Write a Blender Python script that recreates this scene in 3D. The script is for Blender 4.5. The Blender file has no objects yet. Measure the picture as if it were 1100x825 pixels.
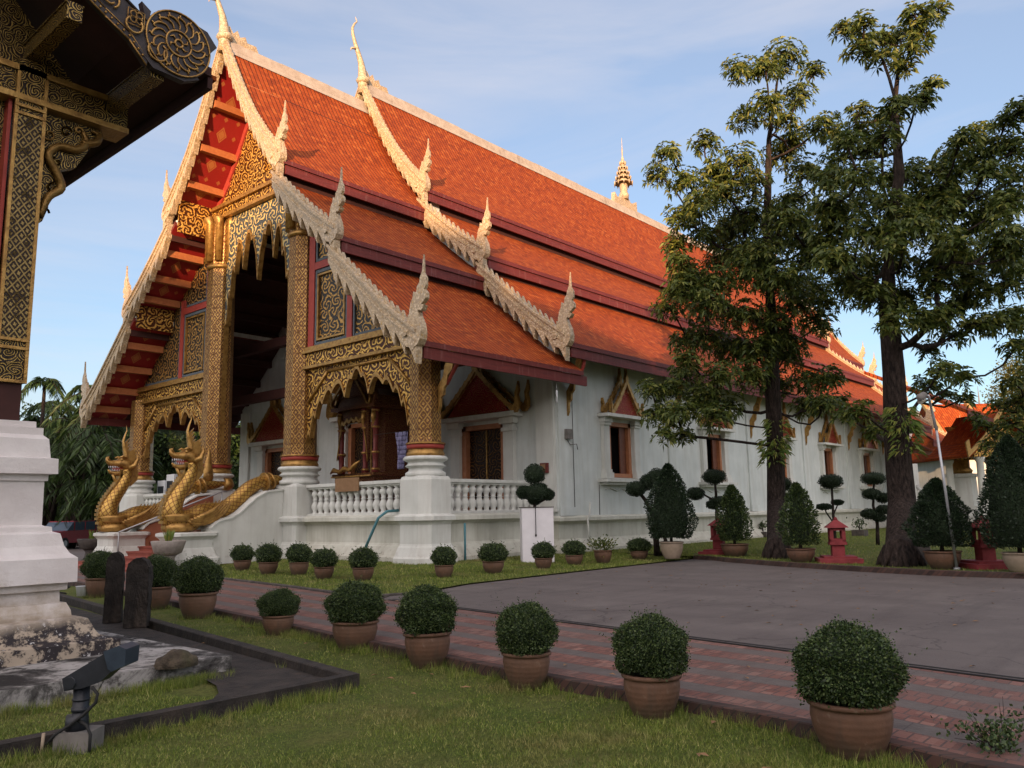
import bpy, math, random
import numpy as np
from mathutils import Vector, Matrix
random.seed(7); RNG = np.random.default_rng(7)
R = math.radians
SC = bpy.context.scene
COL = SC.collection

# ------------------------------------------------------------------ camera
YAW, PITCH, ROLL, FOC = 41.071, 8.838, -1.023, 886.49
CAM = np.array([-17.29, -17.974, 1.6])
def cam_axes():
    y, p, r = R(YAW), R(PITCH), R(ROLL)
    f = np.array([math.cos(y)*math.cos(p), math.sin(y)*math.cos(p), math.sin(p)])
    rt = np.array([math.sin(y), -math.cos(y), 0.0]); up = np.cross(rt, f)
    return rt*math.cos(r)+up*math.sin(r), -rt*math.sin(r)+up*math.cos(r), f
RT, UP, FW = cam_axes()
cd = bpy.data.cameras.new('camera'); cam = bpy.data.objects.new('camera', cd); COL.objects.link(cam)
cam.matrix_world = Matrix(((RT[0], UP[0], -FW[0], CAM[0]), (RT[1], UP[1], -FW[1], CAM[1]), (RT[2], UP[2], -FW[2], CAM[2]), (0, 0, 0, 1)))
cd.sensor_width = 36; cd.lens = FOC*36/1100; cd.clip_end = 3000; cd.clip_start = 0.05
SC.camera = cam
# ------------------------------------------------------------------ light
SUN_AZ, SUN_EL = 32.0, 7.5          # light travels towards azimuth SUN_AZ (from +x to +y), sun SUN_EL above the horizon
w = bpy.data.worlds.new('World'); SC.world = w; w.use_nodes = True
nt = w.node_tree; nt.nodes.clear()
out = nt.nodes.new('ShaderNodeOutputWorld'); bg = nt.nodes.new('ShaderNodeBackground')
sky = nt.nodes.new('ShaderNodeTexSky'); sky.sky_type = 'NISHITA'; sky.sun_disc = False
sky.sun_elevation = R(SUN_EL)
to_sun = Vector((-math.cos(R(SUN_AZ)), -math.sin(R(SUN_AZ)), 0))
sky.sun_rotation = math.atan2(to_sun.x, to_sun.y)
sky.air_density = 1.0; sky.dust_density = 0.8; sky.ozone_density = 3.0
tc = nt.nodes.new('ShaderNodeTexCoord')
mp = nt.nodes.new('ShaderNodeMapping'); mp.inputs['Scale'].default_value = (1.0, 1.0, 6.5); mp.inputs['Rotation'].default_value = (0.12, 0.1, 0.4)
nz = nt.nodes.new('ShaderNodeTexNoise'); nz.inputs['Scale'].default_value = 1.5; nz.inputs['Detail'].default_value = 9; nz.inputs['Roughness'].default_value = 0.55; nz.inputs['Distortion'].default_value = 0.5
cr = nt.nodes.new('ShaderNodeValToRGB'); cr.color_ramp.elements[0].position = 0.42; cr.color_ramp.elements[1].position = 0.80
cr.color_ramp.elements[0].color = (0.30, 0.30, 0.30, 1); cr.color_ramp.elements[1].color = (0.75, 0.75, 0.75, 1)
mx = nt.nodes.new('ShaderNodeMix'); mx.data_type = 'RGBA'; mx.blend_type = 'MIX'
mx.inputs[7].default_value = (2.9, 2.75, 2.85, 1)
L = nt.links.new
L(tc.outputs['Generated'], mp.inputs['Vector']); L(mp.outputs[0], nz.inputs['Vector']); L(nz.outputs['Fac'], cr.inputs['Fac'])
L(cr.outputs['Color'], mx.inputs[0]); L(sky.outputs[0], mx.inputs[6]); # warm glow round the low sun, added unseen behind the viewer to lift shade
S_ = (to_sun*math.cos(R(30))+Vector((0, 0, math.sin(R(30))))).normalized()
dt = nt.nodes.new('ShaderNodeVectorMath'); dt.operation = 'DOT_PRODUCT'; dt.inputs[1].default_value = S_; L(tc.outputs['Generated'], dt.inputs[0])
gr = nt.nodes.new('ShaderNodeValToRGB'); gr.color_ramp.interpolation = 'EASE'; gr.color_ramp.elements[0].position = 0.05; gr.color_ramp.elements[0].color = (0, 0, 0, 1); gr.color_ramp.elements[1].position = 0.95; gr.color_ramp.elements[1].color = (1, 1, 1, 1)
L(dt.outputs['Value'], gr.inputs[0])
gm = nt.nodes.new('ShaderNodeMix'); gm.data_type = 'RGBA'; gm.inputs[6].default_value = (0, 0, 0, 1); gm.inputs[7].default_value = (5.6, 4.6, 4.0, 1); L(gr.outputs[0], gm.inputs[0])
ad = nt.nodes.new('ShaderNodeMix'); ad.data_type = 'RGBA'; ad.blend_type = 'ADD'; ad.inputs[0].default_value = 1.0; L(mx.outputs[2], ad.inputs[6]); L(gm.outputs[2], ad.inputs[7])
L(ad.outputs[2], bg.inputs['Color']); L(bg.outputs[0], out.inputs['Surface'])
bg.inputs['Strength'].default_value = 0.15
sd = bpy.data.lights.new('sun', 'SUN'); sd.energy = 4.8; sd.angle = R(0.53); sd.color = (1.0, 0.62, 0.34)
so = bpy.data.objects.new('sun', sd); COL.objects.link(so); so.location = (-60, -40, 40)
so.rotation_euler = Vector((math.cos(R(SUN_AZ))*math.cos(R(SUN_EL)), math.sin(R(SUN_AZ))*math.cos(R(SUN_EL)), -math.sin(R(SUN_EL)))).to_track_quat('-Z', 'Y').to_euler()
SC.view_settings.view_transform = 'Standard'; SC.view_settings.look = 'None'; SC.view_settings.gamma = 1.0
SC.view_settings.use_curve_mapping = False; SC.view_settings.exposure = 0.98
SC.render.engine = 'CYCLES'; SC.cycles.max_bounces = 6; SC.cycles.transparent_max_bounces = 6

# ------------------------------------------------------------------ measuring: a point of the survey sheet (1100 x 825) to a place in the world
def ray(px, py): return FW + RT*(px-550)/FOC - UP*(py-412.5)/FOC
def G(px, py, z=0.0): d = ray(px, py); return CAM + d*(z-CAM[2])/d[2]
def PX(px, py, x): d = ray(px, py); return CAM + d*(x-CAM[0])/d[0]
def PY(px, py, y): d = ray(px, py); return CAM + d*(y-CAM[1])/d[1]
def DP(px, py, t): return CAM + ray(px, py)*t

# ------------------------------------------------------------------ node helpers
class NT:
    def __init__(s, name, rough=0.7, metal=0.0, spec=0.4):
        s.m = bpy.data.materials.new(name); s.m.use_nodes = True; s.t = s.m.node_tree
        s.b = s.t.nodes['Principled BSDF']; s.set('Roughness', rough); s.set('Metallic', metal); s.set('Specular IOR Level', spec)
    def set(s, k, v):
        i = s.b.inputs[k]
        if hasattr(v, 'node') or isinstance(v, bpy.types.NodeSocket): s.t.links.new(v, i)
        else: i.default_value = v if not (isinstance(v, tuple) and len(v) == 3) else (*v, 1)
    def inp(s, n, k, v):
        if v is None: return
        i = n.inputs[k]
        if isinstance(v, bpy.types.NodeSocket): s.t.links.new(v, i)
        else: i.default_value = (*v, 1) if (isinstance(v, tuple) and len(v) == 3 and i.type == 'RGBA') else v
    def node(s, typ): return s.t.nodes.new('ShaderNode'+typ)
    def co(s, k='Object'): 
        return s.node('TexCoord').outputs[k]
    def uv(s): return s.node('TexCoord').outputs['UV']
    def map(s, v, sc=(1, 1, 1), loc=(0, 0, 0), rot=(0, 0, 0)):
        n = s.node('Mapping'); s.inp(n, 'Vector', v); n.inputs['Scale'].default_value = sc; n.inputs['Location'].default_value = loc; n.inputs['Rotation'].default_value = rot
        return n.outputs[0]
    def noise(s, v, sc=5, det=4, rough=0.55, dist=0.0, col=False):
        n = s.node('TexNoise'); s.inp(n, 'Vector', v); n.inputs['Scale'].default_value = sc; n.inputs['Detail'].default_value = det
        n.inputs['Roughness'].default_value = rough; n.inputs['Distortion'].default_value = dist
        return n.outputs['Color' if col else 'Fac']
    def vor(s, v, sc=5, out='Distance', feat='F1', dim='3D', rnd=1.0):
        n = s.node('TexVoronoi'); n.voronoi_dimensions = dim; n.feature = feat; s.inp(n, 'Vector', v); n.inputs['Scale'].default_value = sc; n.inputs['Randomness'].default_value = rnd
        return n.outputs[out]
    def white(s, v, dim='2D', out='Value'):
        n = s.node('TexWhiteNoise'); n.noise_dimensions = dim; s.inp(n, 'Vector', v); return n.outputs[out]
    def M(s, op, a, b=None, c=None):
        n = s.node('Math'); n.operation = op; s.inp(n, 0, a); s.inp(n, 1, b); s.inp(n, 2, c); return n.outputs[0]
    def V(s, op, a, b=None):
        n = s.node('VectorMath'); n.operation = op; s.inp(n, 0, a); s.inp(n, 1, b); return n.outputs[0]
    def sep(s, v):
        n = s.node('SeparateXYZ'); s.inp(n, 0, v); return n.outputs
    def comb(s, x, y, z=0.0):
        n = s.node('CombineXYZ'); s.inp(n, 0, x); s.inp(n, 1, y); s.inp(n, 2, z); return n.outputs[0]
    def ramp(s, f, stops):
        n = s.node('ValToRGB'); e = n.color_ramp.elements; s.inp(n, 0, f)
        while len(e) > 1: e.remove(e[0])
        for i, (p, c) in enumerate(stops):
            el = e[0] if i == 0 else e.new(p)
            el.position = p; c = c if isinstance(c, tuple) else (c, c, c); el.color = (*c, 1)
        return n.outputs[0]
    def mix(s, f, a, b, mode='MIX'):
        n = s.node('Mix'); n.data_type = 'RGBA'; n.blend_type = mode; s.inp(n, 0, f); s.inp(n, 6, a); s.inp(n, 7, b); return n.outputs[2]
    def bump(s, h, st=0.5, d=0.02):
        n = s.node('Bump'); n.inputs['Strength'].default_value = st; n.inputs['Distance'].default_value = d; s.inp(n, 'Height', h)
        s.t.links.new(n.outputs[0], s.b.inputs['Normal'])
    def rnd(s): return s.node('NewGeometry').outputs['Random Per Island']

def speckle(name, c1, c2, sc=6, rough=0.75, bump=0.3, bd=0.01, metal=0.0, c3=None, stain=None):
    n = NT(name, rough, metal); v = n.co()
    f = n.noise(v, sc, 6, 0.6); c = n.ramp(f, [(0.3, c1), (0.7, c2)])
    if stain:
        g = n.noise(n.map(v, (1.3, 1.3, 0.35)), 1.6, 7, 0.65); c = n.mix(n.ramp(g, [(0.55, 0.0), (0.72, 0.8)]), c, stain)
    n.set('Base Color', c)
    if bump: n.bump(n.noise(v, sc*6, 4, 0.6), bump, bd)
    return n.m

# ---------------------------------------------------------------- materials
MT = {}
def build_materials():
    # roof tile: uv = metres along the ridge, metres down the slope
    n = NT('roof_tile', 0.75, spec=0.12); u = n.sep(n.uv()); 
    wob = n.noise(n.uv(), 0.9, 3)
    cu = n.M('MULTIPLY', n.M('ADD', u[0], n.M('MULTIPLY', wob, 0.05)), 1/0.21); cv = n.M('MULTIPLY', u[1], 1/0.2)
    fu = n.M('FRACT', cu); fv = n.M('FRACT', cv)
    idv = n.comb(n.M('FLOOR', cu), n.M('FLOOR', cv)); wn = n.white(idv)
    base = n.ramp(wn, [(0.0, (0.20, 0.034, 0.007)), (0.3, (0.275, 0.048, 0.008)), (0.8, (0.315, 0.060, 0.010)), (1.0, (0.38, 0.090, 0.018))])
    big = n.noise(n.uv(), 0.35, 6, 0.6); base = n.mix(n.ramp(big, [(0.45, 0.0), (0.72, 0.35)]), base, (0.22, 0.042, 0.014))
    edge = n.M('MULTIPLY', n.M('ABSOLUTE', n.M('SUBTRACT', fu, 0.5)), 2.0)
    line = n.ramp(edge, [(0.72, 0.0), (0.95, 1.0)])
    row = n.ramp(fv, [(0.0, 1.0), (0.14, 0.0)])
    gap = n.M('MAXIMUM', line, n.M('MULTIPLY', row, 0.6))
    n.set('Base Color', n.mix(n.M('MULTIPLY', gap, 0.78), base, (0.045, 0.016, 0.012)))
    h = n.M('ADD', n.M('MULTIPLY', n.M('SUBTRACT', 1.0, line), 0.7), n.M('ADD', fv, n.M('MULTIPLY', wn, 0.5)))
    n.bump(h, 0.9, 0.05); MT['tile'] = n.m
    # red painted timber with drips
    n = NT('red_timber', 0.6); v = n.co(); f = n.noise(n.map(v, (0.6, 0.6, 6)), 3, 5); g = n.noise(n.map(v, (5, 5, 0.6)), 2.5, 5, 0.6)
    c = n.ramp(f, [(0.3, (0.09, 0.013, 0.010)), (0.7, (0.145, 0.022, 0.017))]); c = n.mix(n.ramp(g, [(0.56, 0.0), (0.75, 0.55)]), c, (0.26, 0.13, 0.115))
    n.set('Base Color', c); n.bump(g, 0.25, 0.01); MT['fascia'] = n.m
    MT['maroon'] = speckle('dark_maroon_timber', (0.035, 0.010, 0.008), (0.055, 0.016, 0.012), 3, 0.8)
    MT['purlin'] = speckle('orange_painted_timber', (0.33, 0.10, 0.035), (0.42, 0.15, 0.05), 8, 0.6)
    MT['redpaint'] = speckle('red_painted_timber', (0.27, 0.035, 0.025), (0.36, 0.05, 0.035), 6, 0.55)
    # soffit with stencilled diamonds
    n = NT('red_soffit', 0.55); u = n.sep(n.uv())
    fu = n.M('ABSOLUTE', n.M('SUBTRACT', n.M('FRACT', n.M('MULTIPLY', u[0], 1/1.1)), 0.5)); fv = n.M('ABSOLUTE', n.M('SUBTRACT', n.M('FRACT', n.M('MULTIPLY', u[1], 1/1.3)), 0.5))
    d1 = n.M('ADD', fu, n.M('MULTIPLY', fv, 0.8)); big = n.M('LESS_THAN', d1, 0.21); big2 = n.M('LESS_THAN', n.M('ABSOLUTE', n.M('SUBTRACT', d1, 0.15)), 0.018)
    gu = n.M('ABSOLUTE', n.M('SUBTRACT', n.M('FRACT', n.M('ADD', n.M('MULTIPLY', u[0], 1/0.55), 0.5)), 0.5)); gv = n.M('ABSOLUTE', n.M('SUBTRACT', n.M('FRACT', n.M('ADD', n.M('MULTIPLY', u[1], 1/0.65), 0.5)), 0.5))
    sm = n.M('LESS_THAN', n.M('ADD', gu, gv), 0.17)
    k = n.M('MAXIMUM', n.M('SUBTRACT', big, n.M('MULTIPLY', big2, 0.6)), n.M('MULTIPLY', sm, 0.8))
    n.set('Base Color', n.mix(n.M('MULTIPLY', k, 0.75), (0.26, 0.012, 0.012), (0.42, 0.17, 0.05))); MT['soffit'] = n.m
    # cream mosaic of the bargeboards
    n = NT('cream_mosaic', 0.4, spec=0.5); v = n.co()
    cells = n.vor(v, 16, 'Color'); d = n.vor(v, 16, 'Distance'); s_ = n.sep(cells)
    c = n.ramp(s_[0], [(0.0, (0.36, 0.26, 0.15)), (0.5, (0.48, 0.36, 0.22)), (0.85, (0.58, 0.46, 0.31)), (1.0, (0.42, 0.26, 0.09))])
    c = n.mix(n.ramp(d, [(0.42, 0.0), (0.65, 0.5)]), c, (0.22, 0.16, 0.10)); c = n.mix(n.ramp(n.noise(v, 1.2, 5), [(0.5, 0.0), (0.8, 0.5)]), c, (0.3, 0.25, 0.2))
    n.set('Base Color', c); n.bump(n.ramp(d, [(0.3, 1.0), (0.6, 0.0)]), 0.35, 0.02); MT['mosaic'] = n.m
    # gilding
    n = NT('gilding', 0.36, 0.55); v = n.co(); f = n.noise(v, 6, 6, 0.6)
    n.set('Base Color', n.ramp(f, [(0.25, (0.13, 0.062, 0.018)), (0.5, (0.36, 0.20, 0.055)), (0.8, (0.52, 0.32, 0.10))])); n.bump(n.noise(v, 30, 4), 0.5, 0.02); MT['gold'] = n.m
    # gilded scale skin (uv in metres)
    n = NT('gilded_scales', 0.34, 0.6); u = n.sep(n.uv())
    a = n.M('ABSOLUTE', n.M('SUBTRACT', n.M('FRACT', n.M('MULTIPLY', n.M('ADD', u[0], u[1]), 5.5)), 0.5)); b = n.M('ABSOLUTE', n.M('SUBTRACT', n.M('FRACT', n.M('MULTIPLY', n.M('SUBTRACT', u[0], u[1]), 5.5)), 0.5))
    e = n.M('MAXIMUM', a, b); k = n.ramp(e, [(0.36, 0.0), (0.47, 1.0)]); f = n.noise(n.co(), 3, 5)
    n.set('Base Color', n.mix(k, n.ramp(f, [(0.3, (0.30, 0.16, 0.035)), (0.7, (0.54, 0.33, 0.08))]), (0.12, 0.045, 0.015))); n.bump(e, -0.9, 0.05); MT['scales'] = n.m
    # scroll carving in gold over a ground colour
    def scroll(name, ground, sc, fr, dist, gold=((0.30, 0.14, 0.03), (0.66, 0.40, 0.12)), metal=0.45, amount=0.0):
        n = NT(name, 0.4, metal); u = n.uv(); wv = n.V('ADD', u, n.V('MULTIPLY', n.V('SUBTRACT', n.noise(u, 2.2*sc**.5, 3, 0.5, col=True), (0.5, 0.5, 0.5)), (dist, dist, 0)))
        nv = n.node('TexVoronoi'); nv.voronoi_dimensions = '2D'; n.inp(nv, 'Vector', wv); nv.inputs['Scale'].default_value = sc; nv.inputs['Randomness'].default_value = 0.75
        df = n.V('SUBTRACT', wv, nv.outputs['Position']); q = n.sep(df); ang = n.M('ARCTAN2', q[1], q[0])
        flip = n.M('SUBTRACT', n.M('MULTIPLY', n.M('GREATER_THAN', n.sep(nv.outputs['Color'])[0], 0.5), 2.0), 1.0)
        ph = n.M('ADD', n.M('MULTIPLY', nv.outputs['Distance'], fr), n.M('MULTIPLY', n.M('MULTIPLY', ang, flip), 2.0))
        sn = n.M('SINE', ph); k = n.ramp(n.M('ADD', sn, amount), [(-0.0, 0.0), (0.25, 0.35), (0.55, 1.0)])
        f = n.noise(u, 14, 3); col = n.ramp(f, [(0.3, gold[0]), (0.65, gold[1])])
        n.set('Base Color', n.mix(k, ground, col)); n.bump(n.M('ADD', k, n.M('MULTIPLY', f, 0.3)), 1.0, 0.06)
        return n.m
    MT['scroll_blue'] = scroll('gold_scroll_on_slate', (0.035, 0.032, 0.03), 2.1, 18, 0.3)
    MT['scroll_gold'] = scroll('gold_scroll', (0.07, 0.022, 0.008), 2.4, 17, 0.3, gold=((0.46, 0.23, 0.04), (0.85, 0.53, 0.13)), amount=0.12)
    MT['scroll_red'] = scroll('gold_scroll_on_red', (0.27, 0.010, 0.014), 4.2, 20, 0.2, amount=-0.42)
    MT['scroll_pulpit'] = scroll('gilt_scroll_on_dark_red', (0.075, 0.010, 0.008), 5.0, 22, 0.2, gold=((0.16, 0.07, 0.02), (0.30, 0.17, 0.05)), amount=-0.15)
    MT['pulpitred'] = speckle('dark_red_lacquer', (0.10, 0.014, 0.012), (0.16, 0.024, 0.018), 6, 0.5)
    MT['scroll_lace'] = scroll('gold_lace_on_grey', (0.05, 0.065, 0.075), 2.2, 15, 0.3, gold=((0.42, 0.30, 0.10), (0.70, 0.54, 0.24)), metal=0.2, amount=0.0)
    MT['scroll_dark'] = scroll('gold_fret_on_black', (0.016, 0.007, 0.004), 6.0, 34, 0.12, gold=((0.26, 0.16, 0.04), (0.50, 0.33, 0.09)), metal=0.4, amount=-0.05)
    MT['scroll_door'] = scroll('gold_figures_on_black', (0.015, 0.008, 0.006), 2.2, 22, 0.2, gold=((0.22, 0.10, 0.03), (0.4, 0.22, 0.06)), amount=-0.5)
    # diamond lattice of the columns
    def lattice(name, k, ground, g1, g2, metal=0.45):
        n = NT(name, 0.38, metal); u = n.sep(n.uv()); uu = n.M('MULTIPLY', u[0], 1.0); vv = n.M('MULTIPLY', u[1], 0.75)
        wb_ = n.noise(n.uv(), 7, 3); uu = n.M('ADD', uu, n.M('MULTIPLY', n.M('SUBTRACT', wb_, 0.5), .10/k)); vv = n.M('ADD', vv, n.M('MULTIPLY', n.M('SUBTRACT', n.noise(n.uv(), 11, 3), 0.5), .16/k)); a = n.M('SUBTRACT', n.M('FRACT', n.M('MULTIPLY', n.M('ADD', uu, vv), k)), 0.5); b = n.M('SUBTRACT', n.M('FRACT', n.M('MULTIPLY', n.M('SUBTRACT', uu, vv), k)), 0.5)
        e = n.M('MAXIMUM', n.M('ABSOLUTE', a), n.M('ABSOLUTE', b)); bars = n.ramp(e, [(0.37, 0.0), (0.42, 1.0)])
        rr = n.M('SQRT', n.M('ADD', n.M('MULTIPLY', a, a), n.M('MULTIPLY', b, b))); pet = n.M('ADD', rr, n.M('MULTIPLY', n.M('SINE', n.M('MULTIPLY', n.M('ARCTAN2', a, b), 4.0)), 0.05))
        fl = n.ramp(pet, [(0.20, 1.0), (0.25, 0.0)]); h = n.M('MAXIMUM', bars, fl); h = n.M('MULTIPLY', h, n.ramp(n.noise(n.uv(), 6, 6, 0.7), [(0.34, 0.35), (0.44, 1.0)]))
        f = n.noise(n.uv(), 5, 5); n.set('Base Color', n.mix(h, ground, n.ramp(f, [(0.3, g1), (0.7, g2)]))); n.bump(h, 1.0, 0.05); return n.m
    MT['lattice'] = lattice('gold_diamond_lattice', 3.9, (0.15, 0.065, 0.03), (0.30, 0.15, 0.035), (0.52, 0.31, 0.09))
    MT['lattice_near'] = lattice('gold_fret_lattice', 8.5, (0.022, 0.010, 0.006), (0.20, 0.13, 0.035), (0.34, 0.23, 0.075), 0.35)
    # plasters
    def plaster(name, c1, c2, dirt, moss=0.35):
        n = NT(name, 0.82, spec=0.2); v = n.co(); f = n.noise(v, 1.1, 6, 0.6); c = n.ramp(f, [(0.35, c1), (0.7, c2)])
        st = n.noise(n.map(v, (2.2, 2.2, 0.22)), 1.8, 7, 0.65); z = n.sep(n.node('NewGeometry').outputs['Position'])[2]
        low = n.ramp(n.M('ADD', n.M('MULTIPLY', z, 0.5), n.M('MULTIPLY', n.noise(v, 2, 6), 0.5)), [(0.25, 1.0), (0.62, 0.0)])
        c = n.mix(n.M('MULTIPLY', n.ramp(st, [(0.46, 0.0), (0.72, 0.75)]), 0.7), c, dirt)
        pe = n.M('MULTIPLY', n.ramp(n.noise(v, 5.5, 8, 0.7), [(0.56, 0.0), (0.61, 1.0)]), low)
        c = n.mix(n.M('MULTIPLY', pe, moss*2), c, (0.20, 0.15, 0.12)); c = n.mix(n.M('MULTIPLY', low, moss), c, dirt)
        n.set('Base Color', c); n.bump(n.noise(v, 16, 5, 0.6), 0.2, 0.01); return n.m
    MT['wall'] = plaster('pale_green_plaster', (0.53, 0.57, 0.555), (0.63, 0.665, 0.645), (0.42, 0.43, 0.38), 0.3)
    MT['plinth'] = plaster('weathered_cream_plaster', (0.50, 0.50, 0.43), (0.62, 0.62, 0.55), (0.33, 0.30, 0.24), 0.5)
    MT['trim'] = plaster('white_trim', (0.54, 0.55, 0.51), (0.64, 0.65, 0.61), (0.40, 0.38, 0.34), 0.25)
    # weathered white of the small pavilion base
    n = NT('old_limewash', 0.85, spec=0.2); v = n.co(); z = n.sep(n.node('NewGeometry').outputs['Position'])[2]
    c = n.ramp(n.noise(v, 1.4, 6, 0.6), [(0.35, (0.60, 0.55, 0.53)), (0.7, (0.74, 0.70, 0.68))])
    zz = n.M('ADD', z, n.M('MULTIPLY', n.M('SUBTRACT', n.noise(v, 3.2, 7, 0.7), 0.5), 1.3))
    c = n.mix(n.ramp(zz, [(0.45, 0.9), (0.95, 0.0)]), c, (0.36, 0.29, 0.21)); blk = n.noise(v, 4.5, 9, 0.72)
    lowm = n.ramp(n.M('ADD', z, n.M('MULTIPLY', n.noise(v, 2.0, 4), 0.35)), [(0.56, 1.0), (0.72, 0.0)])
    c = n.mix(n.M('MULTIPLY', n.ramp(blk, [(0.44, 0.0), (0.50, 1.0)]), lowm), c, (0.035, 0.03, 0.032)); c = n.mix(n.M('MULTIPLY', n.ramp(n.noise(v, 9, 8, 0.7), [(0.6, 0.0), (0.64, 1.0)]), lowm), c, (0.62, 0.60, 0.58))
    n.set('Base Color', c); n.bump(blk, 0.7, 0.03); MT['limewash'] = n.m
    MT['oldslab'] = speckle('lichened_slab', (0.02, 0.02, 0.02), (0.36, 0.34, 0.32), 3.4, 0.9, 0.6, 0.03, stain=(0.03, 0.028, 0.026))
    MT['darkstone'] = speckle('black_weathered_stone', (0.012, 0.010, 0.009), (0.045, 0.036, 0.030), 4, 0.9, 0.7, 0.03, stain=(0.07, 0.05, 0.036))
    MT['kerbstone'] = speckle('dark_kerb_stone', (0.035, 0.030, 0.028), (0.10, 0.085, 0.075), 5, 0.9, 0.6, 0.02)
    MT['window_wood'] = speckle('window_timber', (0.30, 0.115, 0.05), (0.42, 0.18, 0.085), 5, 0.5)
    MT['shutter'] = speckle('shutter_timber', (0.10, 0.032, 0.016), (0.17, 0.06, 0.03), 5, 0.5)
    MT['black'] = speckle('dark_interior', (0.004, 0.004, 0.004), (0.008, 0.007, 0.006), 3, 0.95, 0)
    MT['blackmetal'] = speckle('black_metal', (0.012, 0.014, 0.018), (0.022, 0.025, 0.032), 9, 0.45, 0.2, 0.005)
    MT['bluemetal'] = speckle('dark_blue_metal', (0.020, 0.030, 0.045), (0.035, 0.050, 0.070), 9, 0.4, 0.1, 0.005)
    MT['lacquer'] = speckle('black_lacquer', (0.016, 0.011, 0.012), (0.040, 0.028, 0.028), 7, 0.5)
    MT['terra'] = speckle('terracotta_render', (0.26, 0.095, 0.05), (0.34, 0.135, 0.07), 3, 0.8)
    MT['step'] = speckle('red_step_paint', (0.20, 0.045, 0.03), (0.28, 0.075, 0.05), 3, 0.7)
    MT['lantern'] = speckle('red_lantern_stone', (0.17, 0.022, 0.026), (0.26, 0.040, 0.044), 5, 0.75)
    # pot clay
    n = NT('pot_clay', 0.7); v = n.co(); z = n.sep(v)[2]; f = n.noise(v, 5, 6, 0.6)
    c = n.ramp(f, [(0.3, (0.085, 0.043, 0.026)), (0.7, (0.155, 0.076, 0.044))]); c = n.mix(n.ramp(n.noise(n.map(v, (3, 3, 0.7)), 3.5, 6), [(0.52, 0.0), (0.68, 0.45)]), c, (0.055, 0.04, 0.03))
    c = n.mix(n.ramp(n.noise(v, 11, 6, 0.7), [(0.6, 0.0), (0.75, 0.4)]), c, (0.33, 0.27, 0.22))
    oi = n.node('ObjectInfo').outputs['Random']; c = n.mix(n.M('MULTIPLY', oi, 0.35), c, (0.17, 0.105, 0.065), 'MIX'); c = n.mix(n.ramp(n.M('ADD', n.M('MULTIPLY', n.M('SUBTRACT', 0.42, z), 1.6), n.M('MULTIPLY', n.noise(v, 7, 6), 0.5)), [(0.62, 0.0), (0.85, 0.6)]), c, (0.05, 0.045, 0.028))
    n.set('Base Color', c); n.bump(n.M('ADD', n.noise(v, 18, 4), n.M('MULTIPLY', n.M('SINE', n.M('MULTIPLY', z, 120.0)), 0.15)), 0.35, 0.01); MT['clay'] = n.m
    MT['clay_pale'] = speckle('pale_clay', (0.26, 0.20, 0.14), (0.34, 0.27, 0.20), 8, 0.8)
    MT['bowlstone'] = speckle('grey_bowl_stone', (0.20, 0.17, 0.15), (0.30, 0.27, 0.24), 7, 0.7)
    MT['soil'] = speckle('soil', (0.03, 0.02, 0.012), (0.06, 0.04, 0.025), 12, 0.95)
    n = NT('lichened_slab', 0.9, spec=0.2); v = n.co(); f = n.noise(v, 1.5, 9, 0.72, 0.4); c = n.ramp(f, [(0.40, (0.025, 0.023, 0.022)), (0.47, (0.10, 0.095, 0.09)), (0.53, (0.30, 0.285, 0.27)), (0.7, (0.40, 0.385, 0.37))])
    g = n.noise(v, 8, 8, 0.75); c = n.mix(n.ramp(g, [(0.55, 0.0), (0.62, 0.8)]), c, (0.05, 0.045, 0.042)); cr_ = n.vor(n.V('ADD', v, n.V('MULTIPLY', n.noise(v, 2, 5, col=True), (.6, .6, 0))), 0.8, 'Distance', 'DISTANCE_TO_EDGE'); c = n.mix(n.ramp(cr_, [(0.004, 0.9), (0.012, 0.0)]), c, (0.015, 0.014, 0.013)); n.set('Base Color', c); n.bump(f, 0.6, 0.03); MT['oldslab'] = n.m
    # foliage
    def leaf(name, cols, trans=0.25, rough=0.5):
        n = NT(name, rough, spec=0.35); r = n.rnd(); c = n.ramp(r, [(i/(len(cols)-1), c) for i, c in enumerate(cols)]); n.set('Base Color', c)
        if trans:
            tr = n.node('BsdfTranslucent'); n.inp(tr, 'Color', c); ms = n.node('MixShader'); ms.inputs[0].default_value = trans
            n.t.links.new(n.b.outputs[0], ms.inputs[1]); n.t.links.new(tr.outputs[0], ms.inputs[2]); n.t.links.new(ms.outputs[0], n.t.nodes['Material Output'].inputs[0])
        return n.m
    MT['leaf'] = leaf('tree_leaves', [(0.030, 0.050, 0.010), (0.058, 0.088, 0.016), (0.098, 0.128, 0.022), (0.20, 0.20, 0.040)])
    MT['leaf_box'] = leaf('box_leaves', [(0.012, 0.026, 0.008), (0.026, 0.050, 0.013), (0.050, 0.082, 0.022), (0.11, 0.145, 0.045)], 0.12)
    MT['leaf_dark'] = leaf('dark_clipped_leaves', [(0.008, 0.018, 0.009), (0.015, 0.032, 0.014), (0.028, 0.050, 0.018)], 0.08)
    MT['leaf_far'] = leaf('background_leaves', [(0.018, 0.038, 0.010), (0.034, 0.066, 0.014), (0.062, 0.100, 0.022)], 0.2)
    MT['leaf_fern'] = leaf('fern_leaves', [(0.08, 0.14, 0.03), (0.15, 0.21, 0.04), (0.25, 0.24, 0.05)])
    MT['leaf_yellow'] = leaf('yellow_leaves', [(0.22, 0.18, 0.03), (0.36, 0.27, 0.04), (0.12, 0.14, 0.03)])
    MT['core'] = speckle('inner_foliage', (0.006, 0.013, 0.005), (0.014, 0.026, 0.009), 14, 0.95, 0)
    MT['blade'] = leaf('grass_blades', [(0.050, 0.070, 0.012), (0.090, 0.115, 0.020), (0.135, 0.155, 0.030), (0.26, 0.23, 0.09)], 0.2, 0.6)
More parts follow.
